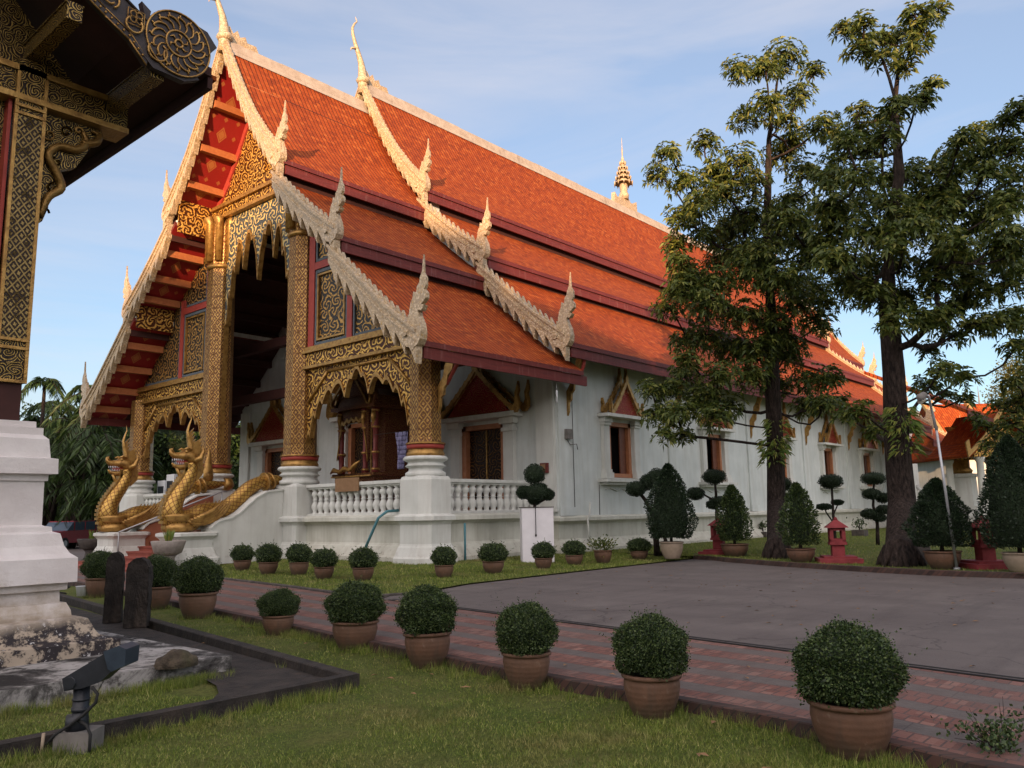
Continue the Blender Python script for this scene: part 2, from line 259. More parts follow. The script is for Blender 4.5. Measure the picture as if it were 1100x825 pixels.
    n = NT('grass_blades', 0.6, spec=0.3); r = n.rnd(); P_ = n.node('NewGeometry').outputs['Position']
    c = n.ramp(r, [(0, (0.060, 0.095, 0.012)), (.4, (0.120, 0.170, 0.022)), (.8, (0.190, 0.230, 0.036)), (1, (0.36, 0.33, 0.12))])
    c = n.mix(n.ramp(n.noise(P_, 1.1, 6, 0.65), [(0.50, 0.0), (0.70, 0.8)]), c, n.mix(r, (0.16, 0.12, 0.045), (0.28, 0.22, 0.10))); c = n.mix(n.ramp(n.noise(P_, 2.6, 4, 0.6), [(0.50, 0.0), (0.72, 0.7)]), c, (0.035, 0.060, 0.012)); n.set('Base Color', c); MT['blade'] = n.m
    n = NT('bark', 0.9, spec=0.2); v = n.co(); f = n.noise(n.map(v, (6, 6, 1.6)), 2.6, 8, 0.65)
    c = n.ramp(f, [(0.38, (0.012, 0.009, 0.008)), (0.60, (0.048, 0.034, 0.028)), (0.8, (0.13, 0.10, 0.08))]); n.set('Base Color', c); n.bump(f, 1.0, 0.08); MT['bark'] = n.m
    # lawn
    n = NT('lawn', 0.95, spec=0.15); v = n.co(); f = n.noise(v, 1.3, 7, 0.65); g = n.noise(v, 26, 5, 0.7)
    c = n.mix(n.ramp(f, [(0.4, 0.0), (0.68, 1.0)]), (0.075, 0.105, 0.020), (0.150, 0.145, 0.045)); c = n.mix(n.ramp(g, [(0.4, 0.0), (0.65, 0.7)]), c, (0.030, 0.038, 0.012)); n.set('Base Color', c); n.bump(g, 0.8, 0.03); MT['lawn'] = n.m
    # asphalt
    n = NT('asphalt', 0.85, spec=0.25); v = n.co(); g = n.noise(v, 70, 4, 0.7); f = n.noise(n.map(v, (0.5, 0.16, 1)), 1.6, 7, 0.6)
    c = n.ramp(f, [(0.35, (0.105, 0.089, 0.084)), (0.65, (0.145, 0.124, 0.116))]); c = n.mix(n.M('MULTIPLY', g, 0.5), c, (0.085, 0.073, 0.069))
    crk = n.vor(n.V('ADD', v, n.V('MULTIPLY', n.noise(v, 1.5, 5, col=True), (1.2, 1.2, 0))), 0.28, 'Distance', 'DISTANCE_TO_EDGE')
    c = n.mix(n.ramp(crk, [(0.002, 0.6), (0.005, 0.0)]), c, (0.025, 0.022, 0.022)); c = n.mix(n.ramp(n.noise(v, 0.6, 8, 0.7), [(0.52, 0.0), (0.72, 0.5)]), c, (0.18, 0.16, 0.145)); c = n.mix(n.ramp(n.noise(n.map(v, (0.25, 1.6, 1)), 1.2, 8, 0.7), [(0.50, 0.0), (0.70, 0.55)]), c, (0.07, 0.06, 0.057)); c = n.mix(n.ramp(n.noise(v, 9, 6, 0.75), [(0.60, 0.0), (0.68, 0.6)]), c, (0.05, 0.042, 0.04))
    n.set('Base Color', c); n.bump(g, 0.6, 0.008); MT['asphalt'] = n.m
    # path of brick bands set in grey paving: uv.x across the path in metres, uv.y along it
    n = NT('brick_band_paving', 0.8, spec=0.3); u = n.sep(n.uv()); v = n.co()
    fx = n.M('FRACT', n.M('MULTIPLY', n.M('ADD', u[0], n.M('MULTIPLY', n.noise(n.uv(), 1.5, 3), 0.03)), 1/0.66)); band = n.M('LESS_THAN', fx, 0.60)
    sx = n.M('FRACT', n.M('MULTIPLY', fx, 1/0.28)); sy = n.M('FRACT', n.M('ADD', n.M('MULTIPLY', u[1], 1/0.115), n.M('MULTIPLY', n.M('FLOOR', n.M('MULTIPLY', fx, 1/0.28)), 0.5)))
    j = n.M('MAXIMUM', n.M('LESS_THAN', sx, 0.07), n.M('LESS_THAN', sy, 0.13))
    idb = n.comb(n.M('FLOOR', n.M('MULTIPLY', u[0], 1/0.185)), n.M('FLOOR', n.M('MULTIPLY', u[1], 1/0.115))); wn = n.white(idb)
    br = n.ramp(wn, [(0.0, (0.13, 0.052, 0.038)), (0.6, (0.19, 0.075, 0.056)), (1.0, (0.26, 0.13, 0.10))]); br = n.mix(n.M('MULTIPLY', j, 0.8), br, (0.05, 0.04, 0.038))
    gj = n.M('LESS_THAN', n.M('FRACT', n.M('MULTIPLY', u[1], 1/0.55)), 0.02); gr = n.ramp(n.noise(v, 5, 6, 0.6), [(0.3, (0.080, 0.068, 0.063)), (0.7, (0.125, 0.108, 0.100))]); gr = n.mix(n.M('MULTIPLY', gj, 0.7), gr, (0.04, 0.035, 0.035))
    c = n.mix(band, gr, br); c = n.mix(n.ramp(n.noise(v, 0.8, 8, 0.65), [(0.40, 0.15), (0.70, 0.7)]), c, (0.115, 0.088, 0.078)); n.set('Base Color', c)
    n.bump(n.M('ADD', n.M('MULTIPLY', n.M('SUBTRACT', 1.0, n.M('MULTIPLY', j, band)), 1.0), n.noise(v, 30, 3)), 0.5, 0.012); MT['paving'] = n.m
    n = NT('brick_kerb', 0.85); u = n.sep(n.uv()); fy = n.M('FRACT', n.M('MULTIPLY', n.M('ADD', u[0], u[1]), 1/0.11)); wn = n.white(n.comb(n.M('FLOOR', n.M('MULTIPLY', n.M('ADD', u[0], u[1]), 1/0.11)), 0.0))
    c = n.ramp(wn, [(0.0, (0.030, 0.017, 0.014)), (1.0, (0.085, 0.042, 0.032))]); c = n.mix(n.M('LESS_THAN', fy, 0.14), c, (0.02, 0.017, 0.015)); c = n.mix(n.ramp(n.noise(n.co(), 3, 7, 0.7), [(0.45, 0.0), (0.7, 0.7)]), c, (0.05, 0.042, 0.035)); n.set('Base Color', c); n.bump(n.M('LESS_THAN', fy, 0.14), -0.7, 0.02); MT['brickkerb'] = n.m
    MT['concrete'] = speckle('pale_concrete', (0.12, 0.11, 0.10), (0.20, 0.185, 0.17), 5, 0.85)
    MT['whitepaint'] = speckle('white_paint', (0.60, 0.58, 0.60), (0.70, 0.68, 0.70), 2.5, 0.6, 0.1)
    MT['plastic_white'] = speckle('white_plastic', (0.60, 0.62, 0.64), (0.68, 0.70, 0.72), 2.5, 0.4, 0)
    MT['galv'] = speckle('galvanised_steel', (0.32, 0.33, 0.34), (0.42, 0.43, 0.44), 6, 0.4, 0.1, metal=0.5)
    MT['bluepipe'] = speckle('blue_plastic_pipe', (0.05, 0.17, 0.20), (0.08, 0.22, 0.26), 6, 0.5, 0)
    MT['cloth'] = speckle('lavender_cloth', (0.18, 0.17, 0.30), (0.24, 0.23, 0.36), 8, 0.8)
    MT['card'] = speckle('brown_card', (0.20, 0.11, 0.05), (0.26, 0.15, 0.075), 8, 0.8)
    MT['carred'] = speckle('red_car_paint', (0.22, 0.010, 0.025), (0.25, 0.014, 0.03), 2, 0.25, 0)
    MT['carmaroon'] = speckle('maroon_car_paint', (0.08, 0.010, 0.015), (0.09, 0.012, 0.018), 2, 0.25, 0)
    MT['glass'] = speckle('car_glass', (0.06, 0.09, 0.13), (0.07, 0.10, 0.14), 2, 0.08, 0)
    MT['rubber'] = speckle('tyre_rubber', (0.012, 0.012, 0.012), (0.02, 0.02, 0.02), 8, 0.8, 0)
    MT['greyroof'] = speckle('grey_sheet_roof', (0.13, 0.12, 0.13), (0.17, 0.16, 0.17), 3, 0.7)
    MT['lens'] = speckle('lamp_lens', (0.30, 0.28, 0.22), (0.36, 0.33, 0.27), 5, 0.3, 0)
    MT['rock'] = speckle('mossy_rock', (0.03, 0.024, 0.018), (0.12, 0.09, 0.06), 5, 0.95, 0.8, 0.04, stain=(0.04, 0.05, 0.02))
    MT['goldflat'] = speckle('yellow_gilding_lit', (0.34, 0.20, 0.06), (0.46, 0.30, 0.11), 8, 0.45, 0.5, 0.02, metal=0.4)
build_materials()

# ---------------------------------------------------------------- mesh helpers
class MB:
    def __init__(s): s.v = []; s.f = []; s.m = []; s.uv = []; s.sm = []
    def face(s, pts, m=0, uv=None, smooth=False):
        i = len(s.v); s.v += [tuple(float(c) for c in p) for p in pts]; s.f.append(tuple(range(i, i+len(pts)))); s.m.append(m); s.uv.append(uv); s.sm.append(smooth)
    def box(s, a, b, m=0):
        x0, y0, z0 = [min(a[i], b[i]) for i in range(3)]; x1, y1, z1 = [max(a[i], b[i]) for i in range(3)]
        P = [(x0, y0, z0), (x1, y0, z0), (x1, y1, z0), (x0, y1, z0), (x0, y0, z1), (x1, y0, z1), (x1, y1, z1), (x0, y1, z1)]
        for q in ((0, 3, 2, 1), (4, 5, 6, 7), (0, 1, 5, 4), (1, 2, 6, 5), (2, 3, 7, 6), (3, 0, 4, 7)): s.face([P[k] for k in q], m)
        return s
    def prism(s, poly, plane, a, b, m=0, mside=None):
        # poly: 2D outline in 'yz' (extruded along x), 'xz' (along y) or 'xy' (along z)
        def p3(p, t): return {'yz': (t, p[0], p[1]), 'xz': (p[0], t, p[1]), 'xy': (p[0], p[1], t)}[plane]
        area = sum(poly[i][0]*poly[(i+1) % len(poly)][1]-poly[(i+1) % len(poly)][0]*poly[i][1] for i in range(len(poly)))
        if area < 0: poly = poly[::-1]
        if (plane == 'xz') : fa, fb = b, a
        else: fa, fb = a, b
        if a > b: fa, fb = fb, fa
        # fb side faces + normal (yz:+x, xy:+z, xz:-y)
        s.face([p3(p, fb) for p in poly], m); s.face([p3(p, fa) for p in poly[::-1]], m)
        n = len(poly)
        for i in range(n):
            p, q = poly[i], poly[(i+1) % n]; s.face([p3(p, fa), p3(q, fa), p3(q, fb), p3(p, fb)], m if mside is None else mside)
        return s
    def ribbon(s, top, bot, plane, a, b, m=0):
        def p3(p, t): return {'yz': (t, p[0], p[1]), 'xz': (p[0], t, p[1])}[plane]
        for i in range(len(top)-1):
            T0, T1, B0, B1 = top[i], top[i+1], bot[i], bot[i+1]
            s.face([p3(B0, a), p3(B1, a), p3(T1, a), p3(T0, a)], m); s.face([p3(B1, b), p3(B0, b), p3(T0, b), p3(T1, b)], m)
            s.face([p3(T0, a), p3(T1, a), p3(T1, b), p3(T0, b)], m); s.face([p3(B1, a), p3(B0, a), p3(B0, b), p3(B1, b)], m)
        for T, B in ((top[0], bot[0]), (top[-1], bot[-1])): s.face([p3(T, a), p3(B, a), p3(B, b), p3(T, b)], m)
        return s
    def tube(s, path, rad, n=8, m=0, flat=1.0, cap=True, up=(0, 0, 1)):
        path = [Vector(p) for p in path]
        if not hasattr(rad, '__len__'): rad = [rad]*len(path)
        rings = []; L_ = 0; base = len(s.v); vs = []
        prevn = None
        for i, p in enumerate(path):
            t = (path[min(i+1, len(path)-1)]-path[max(i-1, 0)])
            if t.length < 1e-9: t = Vector((0, 0, 1))
            t.normalize()
            if prevn is None:
                u = Vector(up); nrm = t.cross(u)
                if nrm.length < 0.05: nrm = t.cross(Vector((1, 0, 0)))
            else: nrm = prevn-t*prevn.dot(t)
            nrm.normalize(); prevn = nrm; bi = t.cross(nrm)
            if i: L_ += (p-path[i-1]).length
            rings.append((L_, rad[i]))
            for k in range(n):
                a = 2*math.pi*k/n; q = p+nrm*(math.cos(a)*rad[i]*flat)+bi*(math.sin(a)*rad[i]); s.v.append(tuple(q))
        for i in range(len(path)-1):
            for k in range(n):
                k2 = (k+1) % n; a = base+i*n+k; b = base+i*n+k2; c = base+(i+1)*n+k2; d = base+(i+1)*n+k
                s.f.append((a, b, c, d)); s.m.append(m); s.sm.append(True)
                r = max(rad[i], rad[i+1]); u0 = k/n*2*math.pi*r; u1 = (k+1)/n*2*math.pi*r
                s.uv.append([(u0, rings[i][0]), (u1, rings[i][0]), (u1, rings[i+1][0]), (u0, rings[i+1][0])])
        if cap:
            for st in (0, len(path)-1):
                s.f.append(tuple(base+st*n+k for k in (range(n) if st else range(n-1, -1, -1)))); s.m.append(m); s.sm.append(False); s.uv.append(None)
        return s
    def lathe(s, prof, c=(0, 0, 0), n=16, m=0, smooth=True, sx=1.0, sy=1.0, rot=0.0, capt=True):
        base = len(s.v); Lc = 0
        for i, (r, z) in enumerate(prof):
            for k in range(n):
                a = 2*math.pi*k/n+rot; s.v.append((c[0]+math.cos(a)*r*sx, c[1]+math.sin(a)*r*sy, c[2]+z))
        for i in range(len(prof)-1):
            l = math.hypot(prof[i+1][0]-prof[i][0], prof[i+1][1]-prof[i][1]); r = max(prof[i][0], prof[i+1][0])
            for k in range(n):
                k2 = (k+1) % n; s.f.append((base+i*n+k, base+i*n+k2, base+(i+1)*n+k2, base+(i+1)*n+k)); s.m.append(m); s.sm.append(smooth)
                u0 = k/n*2*math.pi*r; u1 = (k+1)/n*2*math.pi*r; s.uv.append([(u0, Lc), (u1, Lc), (u1, Lc+l), (u0, Lc+l)])
            Lc += l
        if capt:
            s.f.append(tuple(base+(len(prof)-1)*n+k for k in range(n))); s.m.append(m); s.sm.append(False); s.uv.append(None)
            s.f.append(tuple(base+k for k in range(n-1, -1, -1))); s.m.append(m); s.sm.append(False); s.uv.append(None)
        return s
    def sweep(s, path, prof, closed=False, m=0, captop=False):
        # path: xy points, outward side on the right of the heading; prof: (offset outwards, z)
        n = len(path); P = [Vector(p) for p in path]; offs = []
        for i in range(n):
            ds = []
            if closed or i > 0: d = (P[i]-P[i-1]).normalized(); ds.append(Vector((d.y, -d.x)))
            if closed or i < n-1: d = (P[(i+1) % n]-P[i]).normalized(); ds.append(Vector((d.y, -d.x)))
            if len(ds) == 1: o = ds[0]
            else:
                o = ds[0]+ds[1]; o = o/(max(o.length_squared, 1e-6))*2
            offs.append(o)
        for i in range(n if closed else n-1):
            j = (i+1) % n; run = (P[j]-P[i]).length
            for k in range(len(prof)-1):
                (e0, z0), (e1, z1) = prof[k], prof[k+1]
                a = P[i]+offs[i]*e0; b = P[j]+offs[j]*e0; c = P[j]+offs[j]*e1; d = P[i]+offs[i]*e1
                s.face([(a.x, a.y, z0), (b.x, b.y, z0), (c.x, c.y, z1), (d.x, d.y, z1)], m)
        if captop and closed:
            e, z = prof[-1]; s.face([(*(P[i]+offs[i]*e), z) for i in range(n)], m)
        if not closed:
            for i, rev in ((0, False), (n-1, True)):
                q = [(P[i].x+offs[i].x*e, P[i].y+offs[i].y*e, z) for e, z in prof]; q += [(P[i].x, P[i].y, prof[-1][1]), (P[i].x, P[i].y, prof[0][1])]
                s.face(q[::-1] if rev else q, m)
        return s
    def build(s, name, mats, parent=None, off=(0, 0, 0), bevel=0.0, smooth=None, loc=None):
        me = bpy.data.meshes.new(name); o0 = Vector(off)
        me.from_pydata([(v[0]-o0.x, v[1]-o0.y, v[2]-o0.z) for v in s.v], [], s.f)
        if not isinstance(mats, (list, tuple)): mats = [mats]
        for k in mats: me.materials.append(MT[k] if isinstance(k, str) else k)
        me.polygons.foreach_set('material_index', s.m)
        me.polygons.foreach_set('use_smooth', s.sm if smooth is None else [smooth]*len(s.f))
        ul = me.uv_layers.new(name='UVMap'); data = np.zeros(len(me.loops)*2, dtype=np.float32); li = 0
        for pi, p in enumerate(me.polygons):
            uv = s.uv[pi]
            if uv is None:
                nx, ny, nz = [abs(c) for c in p.normal]
                for vi in p.vertices:
                    c = s.v[vi]
                    q = (c[1], c[2]) if (nx >= ny and nx >= nz) else ((c[0], c[2]) if ny >= nz else (c[0], c[1]))
                    data[li*2:li*2+2] = q; li += 1
            else:
                for q in uv: data[li*2:li*2+2] = q; li += 1
        ul.data.foreach_set('uv', data); me.update()
        ob = bpy.data.objects.new(name, me); COL.objects.link(ob)
        if parent is not None: ob.parent = parent
        if loc is not None: ob.location = loc
        if bevel:
            bm_ = ob.modifiers.new('bevel', 'BEVEL'); bm_.width = bevel; bm_.segments = 2; bm_.limit_method = 'ANGLE'; bm_.angle_limit = R(40)
        return ob
def tag(o, label=None, cat=None, group=None, kind=None):
    if label: o['label'] = label
    if cat: o['category'] = cat
    if group: o['group'] = group
    if kind: o['kind'] = kind
    return o
def thing(name, label, cat, loc=(0, 0, 0), rz=0.0, group=None):
    o = bpy.data.objects.new(name, None); COL.objects.link(o); o.location = [float(c) for c in loc]; o.rotation_euler = (0, 0, rz); o.empty_display_size = 0.3
    return tag(o, label, cat, group)
def kids(o): return [c for c in bpy.data.objects if c.parent == o]
def crom(P, k=5):
    o_ = []
    for i in range(len(P)-1):
        p0 = P[max(i-1, 0)]; p1 = P[i]; p2 = P[i+1]; p3 = P[min(i+2, len(P)-1)]
        for j in range(k):
            u = j/k; o_.append(tuple(.5*((2*p1[c])+(-p0[c]+p2[c])*u+(2*p0[c]-5*p1[c]+4*p2[c]-p3[c])*u*u+(-p0[c]+3*p1[c]-3*p2[c]+p3[c])*u**3) for c in range(len(p1))))
    o_.append(tuple(P[-1])); return o_
def ctube(b, P, r, n=8, k=4, **kw):
    Q = crom([(*p, rr) for p, rr in zip(P, r)], k); b.tube([q[:3] for q in Q], [max(.001, q[3]) for q in Q], n, **kw)
def copy_tree(o, parent=None, ks=None):
    c = o.copy(); COL.objects.link(c)
    if parent is not None: c.parent = parent
    for ch in kids(o): copy_tree(ch, c)
    return c
def mesh_np(name, V_, F_, mat, parent=None, loc=None, smooth=False):
    me = bpy.data.meshes.new(name); k = F_.shape[1]
    me.vertices.add(len(V_)); me.vertices.foreach_set('co', V_.astype(np.float32).ravel())
    me.loops.add(F_.size); me.loops.foreach_set('vertex_index', F_.astype(np.int32).ravel())
    me.polygons.add(len(F_)); me.polygons.foreach_set('loop_start', np.arange(0, F_.size, k, dtype=np.int32))
    try: me.polygons.foreach_set('loop_total', np.full(len(F_), k, dtype=np.int32))
    except Exception: pass
    me.materials.append(MT[mat]); me.update(calc_edges=True); me.validate()
    ob = bpy.data.objects.new(name, me); COL.objects.link(ob)
    if parent is not None: ob.parent = parent
    if loc is not None: ob.location = loc
    return ob
def unit(a): return a/np.maximum(np.linalg.norm(a, axis=1, keepdims=True), 1e-9)
def leaves(P, D, ln, wd, droop=0.0):
    """one four-cornered leaf at each P along D"""
    n = len(P); D = unit(D); rv = unit(RNG.normal(size=(n, 3))); S = unit(np.cross(D, rv)); ln = np.broadcast_to(ln, (n,))[:, None]; wd = np.broadcast_to(wd, (n,))[:, None]
    tip = P+D*ln; tip[:, 2] -= (droop*ln[:, 0]); mid = P+D*ln*0.5; mid[:, 2] -= droop*ln[:, 0]*0.15
    Vv = np.stack([P, mid+S*wd*0.5, tip, mid-S*wd*0.5], 1).reshape(-1, 3); F = np.arange(n*4).reshape(n, 4); return Vv, F
def cat_mesh(parts):
    V_ = []; F_ = []; o = 0
    for v, f in parts: V_.append(v); F_.append(f+o); o += len(v)
    return np.concatenate(V_), np.concatenate(F_)
# ================================================================ setting
def smooth(t): t = min(max(t, 0), 1); return t*t*(3-2*t)
def near_edge(y): return float(np.interp(y, [-40, -16.49, -16.0, -15.45, -14.94, -13.6, -11.85, -9.83, -8.37, -7.36, -5.85, -4.19, 60], [-11.9, -11.28, -11.14, -10.98, -10.88, -10.78, -10.62, -10.34, -10.15, -9.98, -9.75, -9.5, -.3]))
def far_edge(y): return -5.95+0.15*y
GR = -0.10      # level of the lawn in the foreground
b = MB(); b.face([(-600, -600, -0.2), (600, -600, -0.2), (600, 600, -0.2), (-600, 600, -0.2)]); tag(b.build('ground', 'lawn'), kind='structure')
def grid_sheet(name, x0, x1f, y0, y1, ny, nx, zf, mat):
    b = MB(); ys = [y0+(y1-y0)*j/ny for j in range(ny+1)]
    def P(i, j): xe = x1f(ys[j]); x = x0+(xe-x0)*(i/nx); return (x, ys[j], zf(x, ys[j]))
    for j in range(ny):
        for i in range(nx): b.face([P(i, j), P(i+1, j), P(i+1, j+1), P(i, j+1)], smooth=True)
    return b.build(name, mat)
def fz(x, y): return GR+0.02*math.sin(x*1.7+y*.6)*math.sin(y*1.3-x*.4)
tag(grid_sheet('front_lawn', -34, lambda y: near_edge(y)-.06, -30, 9, 60, 60, fz, 'lawn'), kind='structure')
# brick path
b = MB(); ys = np.linspace(-40, 60, 140)
for j in range(len(ys)-1):
    y, y2 = ys[j], ys[j+1]; a0, a1, c0, c1 = near_edge(y), near_edge(y2), far_edge(y), far_edge(y2)
    b.face([(a0, y, 0), (c0, y, 0), (c1, y2, 0), (a1, y2, 0)], uv=[(0, y), (c0-a0, y), (c1-a1, y2), (0, y2)])
tag(b.build('brick_path', 'paving'), kind='structure')
def strip(name, pts, w_, z0, z1, mat):
    b = MB(); b.sweep([p[:2] for p in pts], [(0, z0), (0, z1-.01), (-.01, z1), (-w_, z1), (-w_, z0)], m=0); return tag(b.build(name, mat), kind='structure')
strip('path_kerb', [(near_edge(y)-.05, y) for y in (20, -4.19, -5.85, -7.36, -8.37, -9.83, -11.85, -13.6, -14.94, -15.45, -16.0, -16.49, -40)], .12, -.2, .012, 'brickkerb')
# asphalt
lawn_out = [(-4.9, 7.2), (-5.1, 5), (-5.62, 2.4), (-6.15, -1.5), (-6.62, -4.2), (-6.45, -4.9), (-5.9, -5.15), (-5.0, -5.0), (-3.6, -4.6), (0, -4.5), (4, -4.45), (7.4, -4.35)]
isl_out = [tuple(float(c) for c in G(px, py, 0)[:2]) for px, py in ((745, 601), (765, 602), (780, 604), (805, 606), (835, 608.5), (880, 611.5), (925, 614.5), (962, 616.5), (998, 618.5), (1050, 620.5), (1100, 622))]+[(1.2, -20), (-1.5, -32)]
b = MB()
poly = [(far_edge(-60), -60)]+[(far_edge(y), y) for y in (-40, -20, -10, -5.4)]+[(-6.3, -5.1)]+[(p[0], p[1]-.02) for p in lawn_out[6:]]+isl_out+[(-1, -60)]
b.face([(x, y, 0.0) for x, y in [(-200, -200)]][:0] or [(x, y, 0.004) for x, y in poly]); b.face([(far_edge(60), 60, .004), (far_edge(7.2), 7.2, .004), (-4.9, 7.2, .004), (6, 7.2, .004), (40, 60, .004)])
b.face([(-1, -60, .0), (60, -60, 0), (60, -30, 0), (-1, -30, 0)])
tag(b.build('asphalt_yard', 'asphalt'), kind='structure')
b = MB()   # drain slot between path and asphalt
for y0_, y1_ in ((-40, -5.6),):
    for k, o in enumerate((0.0, .11)):
        b.face([(far_edge(y0_)+o, y0_, .009), (far_edge(y0_)+o+.05, y0_, .009), (far_edge(y1_)+o+.05, y1_, .009), (far_edge(y1_)+o, y1_, .009)])
tag(b.build('drain_channel', 'black'), kind='structure')
def resample(pts, n):
    P = [Vector(p) for p in pts]; L_ = [0]
    for i in range(1, len(P)): L_.append(L_[-1]+(P[i]-P[i-1]).length)
    o = []
    for k in range(n+1):
        t = L_[-1]*k/n; i = max(j for j in range(len(L_)) if L_[j] <= t+1e-9); i = min(i, len(P)-2); f = (t-L_[i])/max(L_[i+1]-L_[i], 1e-9); o.append(P[i].lerp(P[i+1], f))
    return o
def ruled(name, outer, inner, n, rows, z0, z1, mat='lawn'):
    A = resample(outer, n); B = resample(inner, n); b = MB()
    def P(i, j): t = j/rows; p = A[i].lerp(B[i], t); return (p.x, p.y, z0+(z1-z0)*smooth(t)+.012*math.sin(p.x*2.1)*math.sin(p.y*1.7)*(0 < j))
    for i in range(n):
        for j in range(rows): b.face([P(i, j), P(i+1, j), P(i+1, j+1), P(i, j+1)], smooth=True)
    return tag(b.build(name, mat), kind='structure'), (A, B)
_, LA = ruled('temple_lawn', lawn_out, [(.3, 7.2), (.3, 5), (.3, 2.4), (.3, 1.5), (.4, .8), (.5, .6), (.8, .5), (1.2, .5), (1.8, .5), (3.5, .5), (5.7, .3), (7.6, .3)], 70, 14, .03, .16)
_, LB = ruled('tree_lawn', isl_out, [(7.6, .3), (14, .3), (26, .3), (45, .3), (70, .3), (90, -8), (90, -20), (80, -32), (50, -40)], 70, 22, .10, .18)
strip('lawn_kerb', [(x, y) for x, y in [(-4.94, 7.2), (-5.14, 5), (-5.66, 2.4), (-6.19, -1.5), (-6.66, -4.2), (-6.48, -4.95), (-5.92, -5.2)]], .10, -.1, .045, 'kerbstone')
strip('island_kerb', [(isl_out[0][0]+2.2, isl_out[0][1]+.9), (isl_out[0][0]+1.0, isl_out[0][1]+.55)]+isl_out, .17, -.1, .13, 'brickkerb')
# low dark stone kerb round the small pavilion, its apron and the limewashed slab
strip('pavilion_kerb', [(-9.9, 2.5), (-11.95, -10.98), (-26, -11.0)], .14, -.2, .03, 'darkstone').location = (0, 0, 0)
b = MB(); b.face([(-12.25, -9.3, -.06)]+[(-11.9, -10.8, -.06), (-10.2, 2.0, -.06), (-12.1, 2.0, -.06)]); b.face([(-13.35, -10.87, -.055), (-11.95, -10.87, -.055), (-11.95, -9.3, -.055), (-12.75, -9.40, -.055), (-12.70, -9.7, -.055), (-12.78, -10.05, -.055), (-12.95, -10.4, -.055)])
tag(b.build('dark_apron', 'darkstone'), kind='structure')
b = MB(); b.box((-26, -9.43, -.2), (-12.25, -2.0, .10)); tag(b.build('pavilion_slab', 'oldslab', bevel=.03), kind='structure')

# ================================================================ temple hall
YC = 10.34
T1 = [(0, 20.15), (0.8, 18.72), (1.6, 17.35), (2.4, 16.15), (3.3, 15.05), (4.3, 14.05)]
T2 = [(3.55, 13.72), (5.0, 12.42), (6.2, 11.42), (7.6, 10.45)]
T3 = [(6.9, 10.22), (8.5, 8.80), (10.0, 7.50), (11.45, 6.45)]
TIERS = [T1, T2, T3]
def zi(T, w_):
    for i in range(len(T)-1):
        if w_ <= T[i+1][0]: break
    (a, za), (c, zc) = T[i], T[i+1]; return za+(zc-za)*(w_-a)/(c-a)
MT['kerbbrick'] = speckle('dark_kerb_brick', (0.028, 0.017, 0.014), (0.075, 0.040, 0.030), 9, 0.9, 0.6, 0.02)  # very dark brown speckled brick
MT['ridge'] = speckle('ridge_stucco', (0.30, 0.24, 0.19), (0.42, 0.36, 0.30), 3, 0.8, 0.4, 0.02, stain=(0.16, 0.12, 0.10))
temple = thing('temple_hall', 'long pale plastered temple hall with stepped orange tiled roofs and gilded front porch', 'temple', (0, YC, 0))
TO = (0, YC, 0)
def tp(b, name, mats, parent=None, bevel=0.0): return b.build(name, mats, parent or temple, off=TO, bevel=bevel)
def slope(x0, x1, T, side, dz, th=.16):
    b = MB(); nx = max(2, int((x1-x0)/1.2)); L_ = 0; xs = [x0+(x1-x0)*i/nx for i in range(nx+1)]
    P = [(YC-side*w_, z+dz) for w_, z in T]; l = [0]
    for i in range(1, len(P)): l.append(l[-1]+math.hypot(P[i][0]-P[i-1][0], P[i][1]-P[i-1][1]))
    for i in range(len(P)-1):
        for j in range(nx):
            a, c = xs[j], xs[j+1]; (y0, z0), (y1, z1) = P[i], P[i+1]
            b.face([(a, y0, z0), (a, y1, z1), (c, y1, z1), (c, y0, z0)] if side > 0 else [(a, y0, z0), (c, y0, z0), (c, y1, z1), (a, y1, z1)], 0,
                   [(a, l[i]), (a, l[i+1]), (c, l[i+1]), (c, l[i])] if side > 0 else [(a, l[i]), (c, l[i]), (c, l[i+1]), (a, l[i+1])], smooth=True)
        (y0, z0), (y1, z1) = P[i], P[i+1]
        for xa, xb, mi_ in (((x0, 0.1, 1), (0.1, x1, 3)) if x0 < 0 else ((x0, x1, 3),)):
            b.face([(xa, y0, z0-th), (xb, y0, z0-th), (xb, y1, z1-th), (xa, y1, z1-th)], mi_, [(xa+.35, l[i]), (xb+.35, l[i]), (xb+.35, l[i+1]), (xa+.35, l[i+1])])
        for x in (x0, x1): b.face([(x, y0, z0), (x, y1, z1), (x, y1, z1-th), (x, y0, z0-th)], 2)
    for k in (0, -1): y, z = P[k]; b.face([(x0, y, z), (x1, y, z), (x1, y, z-th), (x0, y, z-th)], 2)
    return b
SECT = [(-1.75, 5.55, 0.0), (5.17, 50.0, .95), (50.0, 58.0, 0.0)]
